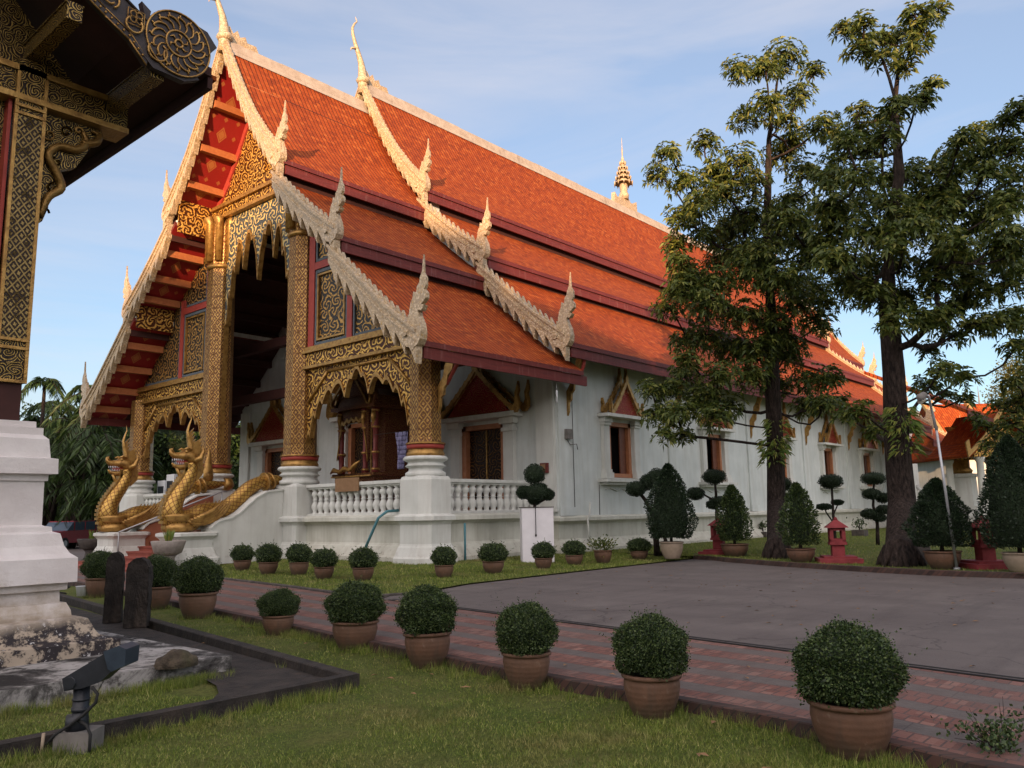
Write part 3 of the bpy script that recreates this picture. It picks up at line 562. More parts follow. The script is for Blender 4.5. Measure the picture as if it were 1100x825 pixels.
for si, (x0, x1, dz) in enumerate(SECT):
    for side in (1, -1):
        for ti, T in enumerate(TIERS):
            if si == 0:      # overhang with painted soffit, then dark wood ceiling, porch shade put into its colour
                xe = x1+(.35 if ti == 2 else 0); b1 = slope(x0, xe, T, side, dz)
            else: b1 = slope(x0, x1, T, side, dz)
            rs = tp(b1, 'roof_slope', ['tile', 'soffit', 'fascia', 'maroon'])
            wE, zE = T[-1]; wS, zS = T[0]
            f = MB(); y = YC-side*(wE-.10); f.box((x0+.12, y-side*.05, zE+dz-.50), (x1+(.6 if si == 0 and ti == 2 else -.05), y+side*.03, zE+dz-.155)); tp(f, 'eave_fascia', 'fascia', rs)
            if ti:
                f = MB(); y = YC-side*(wS+.06); f.box((x0+.1, y-.07, zS+dz-.1), (x1-.05, y+.07, zS+dz+.10)); tp(f, 'mortar_strip', 'trim', rs)
                f = MB(); y = YC-side*(wS+.38); f.box((x0+.06, y-.04, zS+dz-.72), (x1-.05, y+.04, zi(TIERS[ti-1], wS+.38)+dz-.17)); tp(f, 'clerestory_board', 'maroon', rs)
                if si == 0: f = MB(); y = YC-side*(wS-.06); f.box((x0+.1, y-.03, zS+dz-.42), (-.02, y+.03, zi(TIERS[ti-1], wS-.06)+dz-.17)); tp(f, 'gilt_frieze', 'scroll_gold', rs)
    f = MB(); n_ = int((x1-x0)/2); xs = [x0+(x1-x0)*i/n_ for i in range(n_+1)]
    for i in range(n_):
        dzj = .02*math.sin(i*1.3); f.prism([(YC-.2, 19.95+dz), (YC-.13, 20.33+dz+dzj), (YC+.13, 20.33+dz+dzj), (YC+.2, 19.95+dz)], 'yz', xs[i]+.001, xs[i+1]-.001)
        f.prism([(YC-.27, 19.74+dz), (YC-.19, 19.97+dz), (YC+.19, 19.97+dz), (YC+.27, 19.74+dz)], 'yz', xs[i]+.001, xs[i+1]-.001)
    tp(f, 'ridge_cap', MT['ridge'])
# bargeboards with naga heads
NAGA = [(300, 470), (330, 560), (350, 575), (372, 600), (395, 600), (418, 633), (440, 600), (470, 572), (492, 530), (499, 480), (490, 420), (468, 370), (462, 338), (470, 325), (486, 334), (500, 318), (512, 292), (486, 285), (505, 268), (528, 240), (529, 205), (508, 180), (522, 150), (524, 100), (503, 60), (497, -70), (484, 50), (464, 100), (462, 130), (442, 160), (440, 195), (428, 215), (412, 195), (408, 240), (392, 280), (384, 340), (380, 395), (365, 430), (330, 420), (300, 400)]
def naga_head(x, side, y, z, s=1.0, th=.26):
    b = MB(); pts = []
    for dx, dy in NAGA:
        u = (dx-400)*.0047*s; v = (-(dy-560)*(.0041 if dy < 560 else .0034)-(dx-400)*.0008)*s; pts.append((y-side*u, z+v))
    zz_ = [min(max((p[1]-z)/(1.9*s), 0), 1) for p in pts]; fa = [(x-.155+.12*q, *p) for p, q in zip(pts, zz_)]; fb = [(x+.125-.10*q, *p) for p, q in zip(pts, zz_)]
    b.face(fa); b.face(fb[::-1])
    for i in range(len(pts)): j = (i+1) % len(pts); b.face([fa[i], fa[j], fb[j], fb[i]])
    cx_, cz_ = y-side*(360-400)*.0047*s, z+(560-480)*.0038*s
    b.tube([(x-.20, cx_, cz_), (x+.16, cx_, cz_)], [.12*s, .12*s], 10)
    return b
def barge(x, T, side, dz, facing=-1, head=True):
    b = MB(); N = 64; w0, w1 = T[0][0], T[-1][0]-.08; top = []; bot = []
    if T is T1: w0 = .02
    else: w0 = T[0][0]+.30
    for i in range(N*2+1):
        t = i/(N*2); w_ = w0+(w1-w0)*t; z = zi(T, w_)+dz; wd = (.22+.24*t) if T is T1 else .36
        lobes = {0: 13, 1: 8, 2: 9}[TIERS.index(T)]; fr = (t*lobes) % 1.0
        saw = (fr**1.5)*.44*(1 if T is not T1 else .75); top.append((YC-side*w_, z+.16)); bot.append((YC-side*(w_+.02), z-wd-saw))
    b.ribbon(top, bot, 'yz', x-.13, x+.10)
    # moulding line and crest spikes
    t2 = [(p[0], p[1]+.09) for p in top]; b.ribbon(t2, [(p[0], p[1]-.012) for p in top], 'yz', x-.19, x+.16)
    b.ribbon([(p[0], p[1]-.22) for p in top], [(p[0], p[1]-.28) for p in top], 'yz', x-.165, x-.125)
    nsp = {0: 26, 1: 13, 2: 15}[TIERS.index(T)]
    for i in range(nsp):
        t = (i+.4)/nsp*.93; w_ = w0+(w1-w0)*t; z = zi(T, w_)+dz+.22; y = YC-side*w_; y2 = YC-side*(w_+.20); z2 = zi(T, w_+.20)+dz+.22
        b.prism([(y, z), (y2, z2), (YC-side*(w_+.02), z+.20)], 'yz', x-.05, x+.05)
    return b
for (x, dz, fac) in ((-1.8, 0, -1), (5.12, .95, -1), (50.1, .95, 1), (58.1, 0, 1)):
    for side in (1, -1):
        for ti, T in enumerate(TIERS):
            bo = tp(barge(x, T, side, dz), 'bargeboard', 'mosaic')
            hd = naga_head(x, side, YC-side*(T[-1][0]-.32), T[-1][1]+dz-.05, (.88, .92, 1.0)[ti]); tp(hd, 'naga_finial', 'mosaic', bo)
    ch = MB(); P = [(0, -.5), (.02, .2), (.06, .6), (.14, 1.0), (.30, 1.4), (.48, 1.8), (.62, 2.2), (.66, 2.5), (.55, 2.75), (.40, 2.95), (.50, 3.15)]
    ch.tube([(x+fac*a, YC, 20.3+dz+v) for a, v in P], [.24, .24, .19, .14, .11, .09, .075, .06, .05, .035, .008], 8)
    ch.tube([(x+fac*.42, YC, 21.55+dz+.35), (x+fac*.70, YC, 21.8+dz), (x+fac*.74, YC, 21.65+dz)], [.07, .045, .01], 6)
    ch.prism([(x-fac*.1, 20.1+dz), (x-fac*.15, 21.0+dz), (x-fac*.32, 20.75+dz), (x-fac*.5, 20.95+dz), (x-fac*.62, 20.7+dz), (x-fac*.86, 20.82+dz), (x-fac*.95, 20.6+dz), (x-fac*1.35, 20.62+dz), (x-fac*1.5, 20.3+dz)], 'xz', YC-.07, YC+.07)
    ch.lathe([(.26, -.15), (.34, .0), (.26, .15)], (x, YC, 20.45+dz), 10)
    tp(ch, 'chofa_finial', 'mosaic')
# central spire on the ridge
sp = MB(); zr = 21.2
sp.prism([(25.4, zr-.1), (25.5, zr+.75), (25.75, zr+.5), (26.2, zr+.55), (26.5, zr+.95), (26.95, zr+.95), (27.3, zr+.5), (27.8, zr+.5), (28.05, zr+.75), (28.1, zr-.1)], 'xz', YC-.14, YC+.14)
sp.lathe([(.30, .6), (.34, .9), (.24, 1.1), (.28, 1.5), (.2, 1.8), (.3, 1.95), (.16, 2.05), (.26, 2.3), (.12, 2.4), (.2, 2.65), (.09, 2.75), (.14, 3.0), (.06, 3.1), (.1, 3.4), (.04, 3.6), (.05, 4.0), (.02, 4.3), (.015, 4.9)], (26.75, YC, zr), 12)
for k, (rr, zz) in enumerate(((.62, 1.75), (.52, 2.1), (.42, 2.45), (.31, 2.8), (.2, 3.15))):
    sp.lathe([(rr*.2, .16), (rr*.9, .02), (rr, -.05), (rr*.86, -.02), (rr*.2, .10)], (26.75, YC, zr+zz), 14)
    for j in range(10): a = j*math.pi/5; c = (26.75+rr*.97*math.cos(a), YC+rr*.97*math.sin(a)); sp.tube([(c[0], c[1], zr+zz-.22), (c[0], c[1], zr+zz-.03), (c[0], c[1], zr+zz+.1)], [.012, .06, .01], 5)
tp(sp, 'ridge_spire', 'mosaic')
# purlins in the overhang
for side in (1, -1):
    for ti, ws in enumerate(((1.0, 1.95, 2.9, 3.8), (4.45, 5.45, 6.35, 7.2), (7.75, 8.75, 9.75, 10.75))):
        for w_ in ws:
            z = zi(TIERS[ti], w_)-.17; f = MB(); y = YC-side*w_; f.box((-1.62, y-.12, z-.30), (-.02, y+.12, z-.01)); tp(f, 'purlin', 'purlin')
            f = MB(); f.box((.3, y-.12, z-.30), (5.6, y+.12, z-.01)); tp(f, 'purlin', 'maroon')
for (w_, z) in ((9.6, 6.9), (6.6, 9.2)):
    f = MB(); f.box((2.8, YC-w_, z-.2), (3.1, YC+w_, z+.2)); tp(f, 'tie_beam', 'maroon')
# ---- gable front
def mirror_poly(P, s): return [(YC-s*a, z) for a, z in P]
up = [(w_, zi(T1, w_)-.17) for w_ in (0, .8, 1.6, 2.4, 3.3, 3.75)]
b = MB(); b.prism([(YC-w_, z) for w_, z in up]+[(YC-3.6, 14.05), (YC+3.6, 14.05)]+[(YC+w_, z) for w_, z in up[::-1][:-1]], 'yz', .02, .25); tp(b, 'gable_panel', 'scroll_gold')
b = MB()
for i in range(len(up)-1):
    for s in (1, -1):
        (a, za), (c, zc) = up[i], up[i+1]; b.ribbon([(YC-s*a, za), (YC-s*c, zc)], [(YC-s*a, za-.5), (YC-s*c, zc-.36)], 'yz', -.06, .018)
tp(b, 'gable_rake', 'redpaint')
b = MB()
for k, (za, zb_, pr) in enumerate(((14.02, 14.16, .24), (14.17, 14.50, .14), (14.51, 14.62, .26), (14.63, 14.72, .18))): b.box((-pr, YC-3.55, za), (-.005, YC+3.55, zb_), 1 if k == 1 else 0)
tp(b, 'entablature', ['gold', 'scroll_gold'])
# buddha-niche like motif in the middle of the gable: a small pointed aedicule in relief
b = MB(); b.prism([(YC-.45, 15.2), (YC+.45, 15.2), (YC+.4, 16.0), (YC+.22, 16.4), (YC, 17.3), (YC-.22, 16.4), (YC-.4, 16.0)], 'yz', -.12, .015); b.prism([(YC-1.3, 14.75), (YC+1.3, 14.75), (YC+.7, 15.2), (YC-.7, 15.2)], 'yz', -.09, .015); tp(b, 'gable_relief', 'scroll_gold')
for s in (1, -1):
    P = [(3.5, 7.6), (3.5, 13.5), (5.0, 12.22), (6.2, 11.22), (7.05, 10.6), (7.05, 9.88), (8.5, 8.6), (9.62, 7.6)]
    b = MB(); b.prism(mirror_poly(P, s), 'yz', .04, .26); tp(b, 'side_gable_panel', 'scroll_blue')
    fr = MB(); br = MB(); y = lambda w_: YC-s*w_
    for (wa, za, wb, zb_) in ((3.52, 7.62, 3.86, 13.1), (5.78, 7.62, 6.06, 11.1), (3.87, 10.45, 5.77, 10.72)): fr.box((-.06, y(wa), za), (.038, y(wb), zb_))
    tp(fr, 'frame_rail', 'redpaint')
    for (wa, za, wb, zb_) in ((3.89, 7.64, 3.98, 10.42), (5.67, 7.64, 5.76, 10.42), (3.99, 10.30, 5.66, 10.42), (3.99, 7.64, 5.66, 7.74), (3.89, 10.75, 3.98, 12.7), (3.99, 10.75, 5.6, 10.84), (6.09, 7.64, 6.17, 10.9), (6.2, 7.64, 9.2, 7.73)): br.box((-.03, y(wa), za), (.037, y(wb), zb_))
    MT.setdefault('slateblue', speckle('slate_blue_paint', (0.06, 0.075, 0.09), (0.10, 0.12, 0.14), 7, 0.6))
    tp(br, 'border_strip', 'slateblue')
    g = MB()
    for (wa, za, wb, zb_) in ((4.02, 7.8, 4.09, 10.26), (5.56, 7.8, 5.63, 10.26), (4.10, 10.19, 5.55, 10.26), (4.10, 7.8, 5.55, 7.87)): g.box((-.05, y(wa), za), (.036, y(wb), zb_))
    tp(g, 'gilt_border', 'gold')
    b = MB()
    for k, (za, zb_, pr) in enumerate(((6.80, 6.90, .22), (6.91, 7.36, .12), (7.37, 7.45, .24), (7.46, 7.6, .16))): b.box((-pr, y(3.15), za), (.24, y(9.9), zb_), 1 if k == 1 else 0)
    tp(b, 'frieze', ['gold', 'scroll_gold'])
    # scalloped arch of the side bay
    def sc_arch(w0, w1, ztop, prof, x0_, x1_, name, mat, edge='gold'):
        n = 120; top = []; bot = []
        for i in range(n+1):
            t = i/n; tt = min(t, 1-t)
            for k in range(len(prof)-1):
                if tt <= prof[k+1][0]: break
            (ta, za), (tb, zb2) = prof[k], prof[k+1]; q = (tt-ta)/(tb-ta); z = za+(zb2-za)*(math.sin(q*math.pi/2) if zb2 > za else 1-math.cos(q*math.pi/2))
            top.append((y(w0+(w1-w0)*t), ztop)); bot.append((y(w0+(w1-w0)*t), z))
        b = MB(); b.ribbon(top, bot, 'yz', x0_, x1_); ob = tp(b, name, mat)
        e = MB(); e.ribbon([(p[0], p[1]+.13) for p in bot], [(p[0], p[1]-.02) for p in bot], 'yz', x0_-.05, x1_+.03)
        tp(e, 'scalloped_edge', edge, ob); return ob
    prof = [(0, 3.75), (.035, 4.5), (.05, 4.35), (.085, 5.15), (.10, 5.0), (.15, 5.62), (.17, 5.45), (.235, 5.95), (.26, 5.8), (.33, 6.12), (.39, 5.55), (.44, 6.22), (.455, 6.15), (.5, 6.5)]
    ar = sc_arch(3.45, 9.2, 6.80, prof, .0, .12, 'side_arch', 'scroll_gold')
    e = MB()
    for pa, pb in (((3.6, 5.6), (4.7, 6.62)), ((4.7, 6.62), (8.0, 6.62)), ((8.0, 6.62), (9.1, 5.6))): e.tube([(-.03, y(pa[0]), pa[1]), (-.03, y(pb[0]), pb[1])], [.06, .06], 6)
    tp(e, 'arch_moulding', 'gold', ar)
y = lambda w_: YC-w_
prof = [(0, 3.4), (.02, 9.5), (.045, 9.4), (.065, 10.7), (.085, 10.5), (.12, 11.7), (.15, 11.5), (.20, 12.75), (.225, 12.7), (.27, 11.6), (.275, 11.55), (.34, 13.0), (.36, 13.0), (.395, 12.6), (.42, 12.7), (.44, 12.3), (.5, 10.9)]
sc_arch(-2.42, 2.42, 14.02, prof, .0, .12, 'central_arch', 'scroll_lace')
# ---- columns, pedestals
def plinth_sq(b, cx, cy, hx, hy, z0, z1, m=0, ch=.0):
    b.box((cx-hx, cy-hy, z0), (cx+hx, cy+hy, z1), m)
def column(w_, r0, r1, ztop, s):
    yy = YC-s*w_; b = MB(); b.lathe([(r0+.02, 3.72), (r0, 3.9), (r1, ztop)], (.1, yy, 0), 8, smooth=False, rot=math.pi/8); c = tp(b, 'column', 'lattice')
    d = MB(); d.lathe([(r0+.06, 3.34), (r0+.07, 3.44), (r0+.03, 3.48), (r0+.03, 3.56)], (.1, yy, 0), 16); tp(d, 'gilt_ring', 'gold', c); d = MB(); d.lathe([(r0+.10, 3.70), (r0+.08, 3.76)], (.1, yy, 0), 16); tp(d, 'gilt_ring', 'gold', c)
    if w_ < 5:
        d = MB()
        d.lathe([(r1+.03, ztop-2.2), (r1+.1, ztop-2.1), (r1+.03, ztop-2.0)], (.1, yy, 0), 16)
        for k in range(8): a = k*math.pi/4; d.tube([(.1+(r1+.02)*math.cos(a), yy+(r1+.02)*math.sin(a), ztop-1.9), (.1+(r1+.04)*math.cos(a), yy+(r1+.04)*math.sin(a), ztop-.3), (.1+(r1+.18)*math.cos(a), yy+(r1+.18)*math.sin(a), ztop)], [.16, .17, .2], 6)
        tp(d, 'capital', 'gold', c)
    e = MB(); e.lathe([(r0+.05, 3.56), (r0+.07, 3.70)], (.1, yy, 0), 16); tp(e, 'red_band', 'redpaint', c)
    f = MB(); f.lathe([(r0+.1, 2.72), (r0+.1, 2.84), (r0+.0, 2.90), (r0+.0, 2.98), (r0+.12, 3.04), (r0+.04, 3.10), (r0+.02, 3.16), (r0+.15, 3.22), (r0+.17, 3.28), (r0+.12, 3.34)], (.1, yy, 0), 24); tp(f, 'column_base', 'trim', c)
    return c
for s in (1, -1):
    column(9.58, .52, .50, 7.0, s); column(2.96, .60, .54, 14.05, s)
def chamf(cx, cy, h, c): return [(cx-h, cy+h-c), (cx-h, cy-h+c), (cx-h+c, cy-h), (cx+h-c, cy-h), (cx+h, cy-h+c), (cx+h, cy+h-c), (cx+h-c, cy+h), (cx-h+c, cy+h)]
PROF_P = [(.34, -.2), (.34, .30), (.27, .36), (.10, .62), (.04, .66), (0, .72), (0, 1.28), (.06, 1.34), (.13, 1.39), (.26, 1.41), (.26, 1.53), (.20, 1.56), (0, 1.60)]
def off_prof(P, e, dz=0): return [(a+e, z+dz) for a, z in P]
for s in (1, -1):
    yy = YC-s*9.58; b = MB(); b.sweep(chamf(.10, yy, .68, .28), [(a*.6, z) for a, z in PROF_P[:-1]]+[(0, 1.604), (0, 2.62), (-.04, 2.70), (-.1, 2.735)], closed=True, captop=True); tp(b, 'pedestal', 'trim')
    yy = YC-s*2.96; b = MB(); b.sweep(chamf(.12, yy, .66, .1), [(a*.6, z+.003) for a, z in PROF_P[:-1]]+[(0, 1.607), (0, 2.62), (-.04, 2.70), (-.1, 2.735)], closed=True, captop=True); tp(b, 'pedestal', 'trim')
# plinth
b = MB(); b.sweep([(-.02, YC-3.3), (-.02, .50), (5.9, .50)], off_prof(PROF_P, 0, -.004)); tp(b, 'porch_plinth', 'plinth'); b = MB(); b.sweep([(5.9, 2*YC-.50), (-.02, 2*YC-.5), (-.02, YC+3.3)], off_prof(PROF_P, 0, -.004)); tp(b, 'porch_plinth', 'plinth')
PB = [(.30, -.2), (.30, .28), (.24, .34), (.08, .56), (.03, .60), (0, .64), (0, 1.14), (.05, 1.2), (.12, 1.25), (.24, 1.27), (.24, 1.38), (.16, 1.42), (0, 1.45)]
b = MB(); b.sweep([(5.68, 3.0), (5.68, 0.0), (44.5, 0.0), (44.5, 3.0), (57.5, 3.0), (57.5, 17.6), (44.5, 17.6), (44.5, 2*YC), (5.68, 2*YC)], PB); tp(b, 'body_plinth', 'plinth')
b = MB(); b.box((.08, .6, 1.2), (6.0, 2*YC-.6, 1.583)); tp(b, 'porch_floor', 'step')
# balustrades
bal = MB(); bal.lathe([(.13, 0), (.13, .06), (.10, .09), (.08, .14), (.135, .26), (.14, .34), (.10, .44), (.075, .50), (.105, .53), (.075, .56), (.09, .64), (.135, .72), (.12, .80), (.08, .84), (.12, .88), (.12, .92)], n=10)
bal_ob = None
def balus(pts):
    global bal_ob
    for (x, yb) in pts:
        if bal_ob is None: bal_ob = bal.build('baluster', 'trim', temple, loc=(x, yb-YC, 1.60)); continue
        c = bal_ob.copy(); COL.objects.link(c); c.location = (x, yb-YC, 1.60); c.parent = temple
def rails(a, b_):
    m = MB(); x0, y0 = a; x1, y1 = b_
    if x0 == x1: m.box((x0-.15, y0, 1.585), (x0+.15, y1, 1.68)); m.box((x0-.14, y0, 2.51), (x0+.14, y1, 2.57)); m.box((x0-.2, y0, 2.572), (x0+.2, y1, 2.68))
    else: m.box((x0, y0-.15, 1.585), (x1, y0+.15, 1.68)); m.box((x0, y0-.14, 2.51), (x1, y0+.14, 2.57)); m.box((x0, y0-.2, 2.572), (x1, y0+.2, 2.68))
    tp(m, 'balustrade_rail', 'trim')
rails((.12, 1.55), (.12, 6.7)); balus([(.12, 1.75+i*.333) for i in range(15)])
rails((.12, 13.98), (.12, 19.12)); balus([(.12, 14.2+i*.345) for i in range(15)])
rails((.95, .76), (5.66, .76)); balus([(1.15+i*.333, .76) for i in range(14)])
rails((.95, 19.92), (5.66, 19.92)); balus([(1.3+i*.5, 19.92) for i in range(9)])
# ---- walls
WIN = [9.62, 17.25, 24.55, 31.3, 37.9]; ZB, ZT = 1.445, 8.02; WZ0, WZ1, WH = 2.85, 4.98, .78
b = MB(); x = 5.68
for wx in WIN:
    b.box((x, 0.0, ZB), (wx-WH, .5, ZT)); b.box((wx-WH, .002, ZB), (wx+WH, .5, WZ0)); b.box((wx-WH, .002, WZ1), (wx+WH, .5, ZT)); x = wx+WH
b.box((x, 0, ZB), (44.5, .5, ZT)); tp(b, 'long_wall', 'wall')
b = MB(); b.box((5.68, 2*YC-.5, ZB), (44.5, 2*YC, ZT)); tp(b, 'long_wall', 'wall')
for x in (6.06, 13.6, 21.1, 28.0, 34.7, 41.2, 44.1): b = MB(); b.box((x-.36, -.09, ZB+.003), (x+.36, -.001, ZT-.02)); b.box((x-.42, -.14, ZB+.004), (x+.42, -.091, ZB+.3)); tp(b, 'pilaster', 'wall')
# front wall of the body, with three doors
DZ = 4.92
b = MB(); DOORS = [(3.47, 1.0, DZ), (YC, 1.25, 5.6), (2*YC-3.47, 1.0, DZ)]
yy = .002
for (dy, hw, dz_) in DOORS: b.box((5.64, yy, 1.585), (6.1, dy-hw, 5.7)); b.box((5.642, dy-hw, dz_), (6.1, dy+hw, 5.7)); yy = dy+hw
b.box((5.64, yy, 1.585), (6.1, 2*YC-.002, 5.7))
pt = [(10.33, 5.7), (10.33, 7.9)]+[(w_, zi(T3, w_)+.95-.18) for w_ in (9.9, 8.5, 7.3)]+[(w_, zi(T2, w_)+.95-.18) for w_ in (7.3, 6.2, 5.0, 4.0)]+[(w_, zi(T1, w_)+.95-.18) for w_ in (4.0, 3.3, 2.4, 1.6, .8, 0)]
b.prism([(YC-a, z) for a, z in pt]+[(YC+a, z) for a, z in pt[::-1][1:]], 'yz', 5.64, 6.1); tp(b, 'porch_wall', 'wall')
for yy in (.42, 6.3, 14.4, 20.2): b = MB(); b.box((5.52, yy-.4, 1.6), (5.638, yy+.4, 6.9)); b.box((5.47, yy-.46, 1.6), (5.518, yy+.46, 2.0)); tp(b, 'pilaster', 'trim')
b = MB(); b.prism([(YC-a, z-.95) for a, z in pt if z > 5.8]+[(YC+a, z-.95) for a, z in pt[::-1][1:] if z > 5.8], 'yz', 49.4, 49.6); b.prism([(YC-a, z-.95) for a, z in pt if a < 8]+[(YC+a, z-.95) for a, z in pt[::-1][1:] if a < 8], 'yz', 57.2, 57.5); b.box((49.4, 3.0, 1.4), (49.6, 17.68, 7)); b.box((57.2, 3.0, 1.4), (57.5, 17.68, 11)); b.box((44.0, .5, ZB), (44.49, 20.2, ZT)); tp(b, 'rear_wall', 'wall')
b = MB(); b.box((44.5, 3.0, ZB), (50.7, 3.4, 8.2)); b.box((52.3, 3.0, ZB), (57.5, 3.4, 8.2)); b.box((50.7, 3.002, ZB), (52.3, 3.4, 2.85)); b.box((50.7, 3.002, 4.98), (52.3, 3.4, 8.2)); tp(b, 'rear_wall', 'wall')
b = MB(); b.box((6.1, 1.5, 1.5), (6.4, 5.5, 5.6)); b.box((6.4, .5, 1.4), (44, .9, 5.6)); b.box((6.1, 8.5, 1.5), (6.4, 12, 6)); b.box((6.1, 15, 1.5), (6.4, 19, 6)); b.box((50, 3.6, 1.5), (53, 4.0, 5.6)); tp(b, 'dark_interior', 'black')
# low pent roof of the rear bay
b = MB(); b.prism([(1.1, 6.15), (3.2, 7.3), (3.2, 7.15), (1.1, 6.0)], 'yz', 44.9, 59.0); tp(b, 'rear_pent_roof', 'tile'); f = MB(); f.box((44.9, 1.16, 5.7), (59, 1.22, 6.02)); tp(f, 'eave_fascia', 'fascia')

# ---- pediment (local: faces -y, centred on x, foot at z=0)
def pediment(parent, a, h, loc=(0, 0, 0), double=True):
    t = MB(); t.prism([(-a*.82, .02), (a*.82, .02), (a*.40, h*.44), (0, h*.80), (-a*.40, h*.44)], 'xz', -.30, -.24)
    ob = t.build('tympanum', 'scroll_red', parent, loc=loc)
    for (yy, sc, zo) in (((-.36, 1.0, 0), (-.06, 1.12, .05)) if double else ((-.36, 1, 0),)):
        g = MB()
        for s in (1, -1):
            top = []; bot = []
            for i in range(25):
                q = i/24; xx = a*sc*q; z = h*(1-q)**1.0*.88+zo+.10*math.sin(q*math.pi)*-.6; saw = ((q*6) % 1)*.07
                top.append((s*xx, z+.10+(.05 if i % 3 == 1 else 0))); bot.append((s*xx, z-.10-saw))
            g.ribbon(top, bot, 'xz', yy-.06, yy+.05)
            k = .30*a
            P = [(0, -.05), (.35, -.12), (.62, .1), (.6, .5), (.5, .8), (.62, 1.0), (.55, 1.5), (.42, 1.1), (.30, .9), (.34, .5), (.2, .3), (0, .25)]
            g.prism([(s*(a*sc*.93+p[0]*k), zo+p[1]*k*1.2) for p in P], 'xz', yy-.07, yy+.06)
        g.prism([(-.07*a, h*.84+zo), (.07*a, h*.84+zo), (.09*a, h*.95+zo), (.03*a, h*1.04+zo), (0, h*1.22+zo), (-.03*a, h*1.04+zo), (-.09*a, h*.95+zo)], 'xz', yy-.07, yy+.06)
        g.build('gilt_rake', 'gold', parent, loc=loc)
    return ob
def window_set(parent, x, yw, name='window'):
    s = MB()
    for sg in (1, -1):
        s.box((sg*.86, -.16, -.0), (sg*1.22, .01, 2.30)); s.box((sg*.80, -.26, -.0), (sg*1.30, .011, .22)); s.box((sg*.83, -.21, .222), (sg*1.26, .012, .34)); s.box((sg*.82, -.22, 2.02), (sg*1.27, .012, 2.12)); s.box((sg*.78, -.27, 2.122), (sg*1.31, .013, 2.30))
    s.box((-1.25, -.05, -.019), (1.25, .009, .03)); win = s.build(name, 'trim', parent)
    win.location = (x, yw-YC, 2.80)
    f = MB(); hw = .78
    f.box((-hw, -.03, 0.05), (-hw+.17, .42, 2.18)); f.box((hw-.17, -.03, .05), (hw, .42, 2.18)); f.box((-hw+.001, -.03, 2.02), (hw-.001, .42, 2.181)); f.box((-hw, -.05, .05), (hw, .42, .20)); f.build('frame', 'window_wood', win)
    sl = MB(); sl.box((-1.5, -.42, -.14), (1.5, .01, -.02)); sl.box((-1.36, -.30, -.24), (1.36, .011, -.142)); sl.build('sill', 'trim', win)
    for k in range(2):
        g = MB(); sg = (-1, 1)[k]; g.tube([(sg*(.1+j*.24), -.03, -.40-.06*math.sin(j*1.6)) for j in range(5)], [.028]*5, 5); g.build('swag', 'trim', win)
    li = MB(); li.box((-1.42, -.50, 2.32), (1.42, .01, 2.44)); li.box((-1.30, -.36, 2.302), (1.30, .011, 2.319)); li.build('lintel', 'trim', win)
    sh = MB(); sh.box((hw-.60, .10, .21), (hw-.56+.36, .15, 2.01)); sh.build('shutter', 'shutter', win)
    sh = MB(); sh.prism([(-hw+.18, .12), (-hw+.23, .12), (-hw+.33, .62), (-hw+.28, .62)], 'xy', .22, 2.01); sh.build('shutter', 'shutter', win)
    pediment(win, 1.02, 1.5, (0, -.06, 2.45))
    return win
w0 = window_set(temple, WIN[0], 0.0)
def copy_part(o, parent, loc):
    c = o.copy(); COL.objects.link(c); c.parent = parent; c.location = loc
    for ch in kids(o): copy_part(ch, c, ch.location)
    return c
for wx in WIN[1:]: copy_part(w0, temple, (wx, -YC, 2.80))
copy_part(w0, temple, (51.5, 3.0-YC, 2.80))
def door_set(dy, hw, h):
    s = MB()
    for sg in (1, -1):
        s.box((sg*(hw+.14), -.20, 0), (sg*(hw+.62), .01, h+.15)); s.box((sg*(hw+.08), -.30, 0), (sg*(hw+.70), .011, .38)); s.box((sg*(hw+.11), -.25, .382), (sg*(hw+.66), .012, .5)); s.box((sg*(hw+.10), -.26, h-.35), (sg*(hw+.67), .013, h-.22)); s.box((sg*(hw+.05), -.32, h-.08), (sg*(hw+.74), .014, h+.15))
    s.box((-hw-.95, -.50, h+.16), (hw+.95, .01, h+.34)); s.box((-hw-.8, -.38, h+.152), (hw+.8, .012, h+.159))
    d = s.build('doorway', 'trim', temple); d.location = (5.64, dy-YC, 1.59); d.rotation_euler = (0, 0, -math.pi/2)
    f = MB(); f.box((-hw-.12, -.06, 0), (-hw+.1, .4, h)); f.box((hw-.1, -.06, 0), (hw+.12, .4, h)); f.box((-hw-.119, -.06, h-.18), (hw+.119, .4, h+.002)); f.build('door_frame', 'window_wood', d)
    for sg in (1, -1):
        l = MB(); l.box((sg*.03, .16, 0.02), (sg*(hw-.1), .22, h-.19)); l.build('door_leaf', 'scroll_door', d)
    l = MB(); l.box((-.028, .12, .02), (.028, .21, h-.2)); l.build('door_stile', 'gold', d)
    pediment(d, hw+.95, 2.0 if hw < 1.1 else 2.6, (0, -.06, h+.35)); return d
for (dy, hw, dz_) in DOORS: door_set(dy, hw, dz_-1.59)
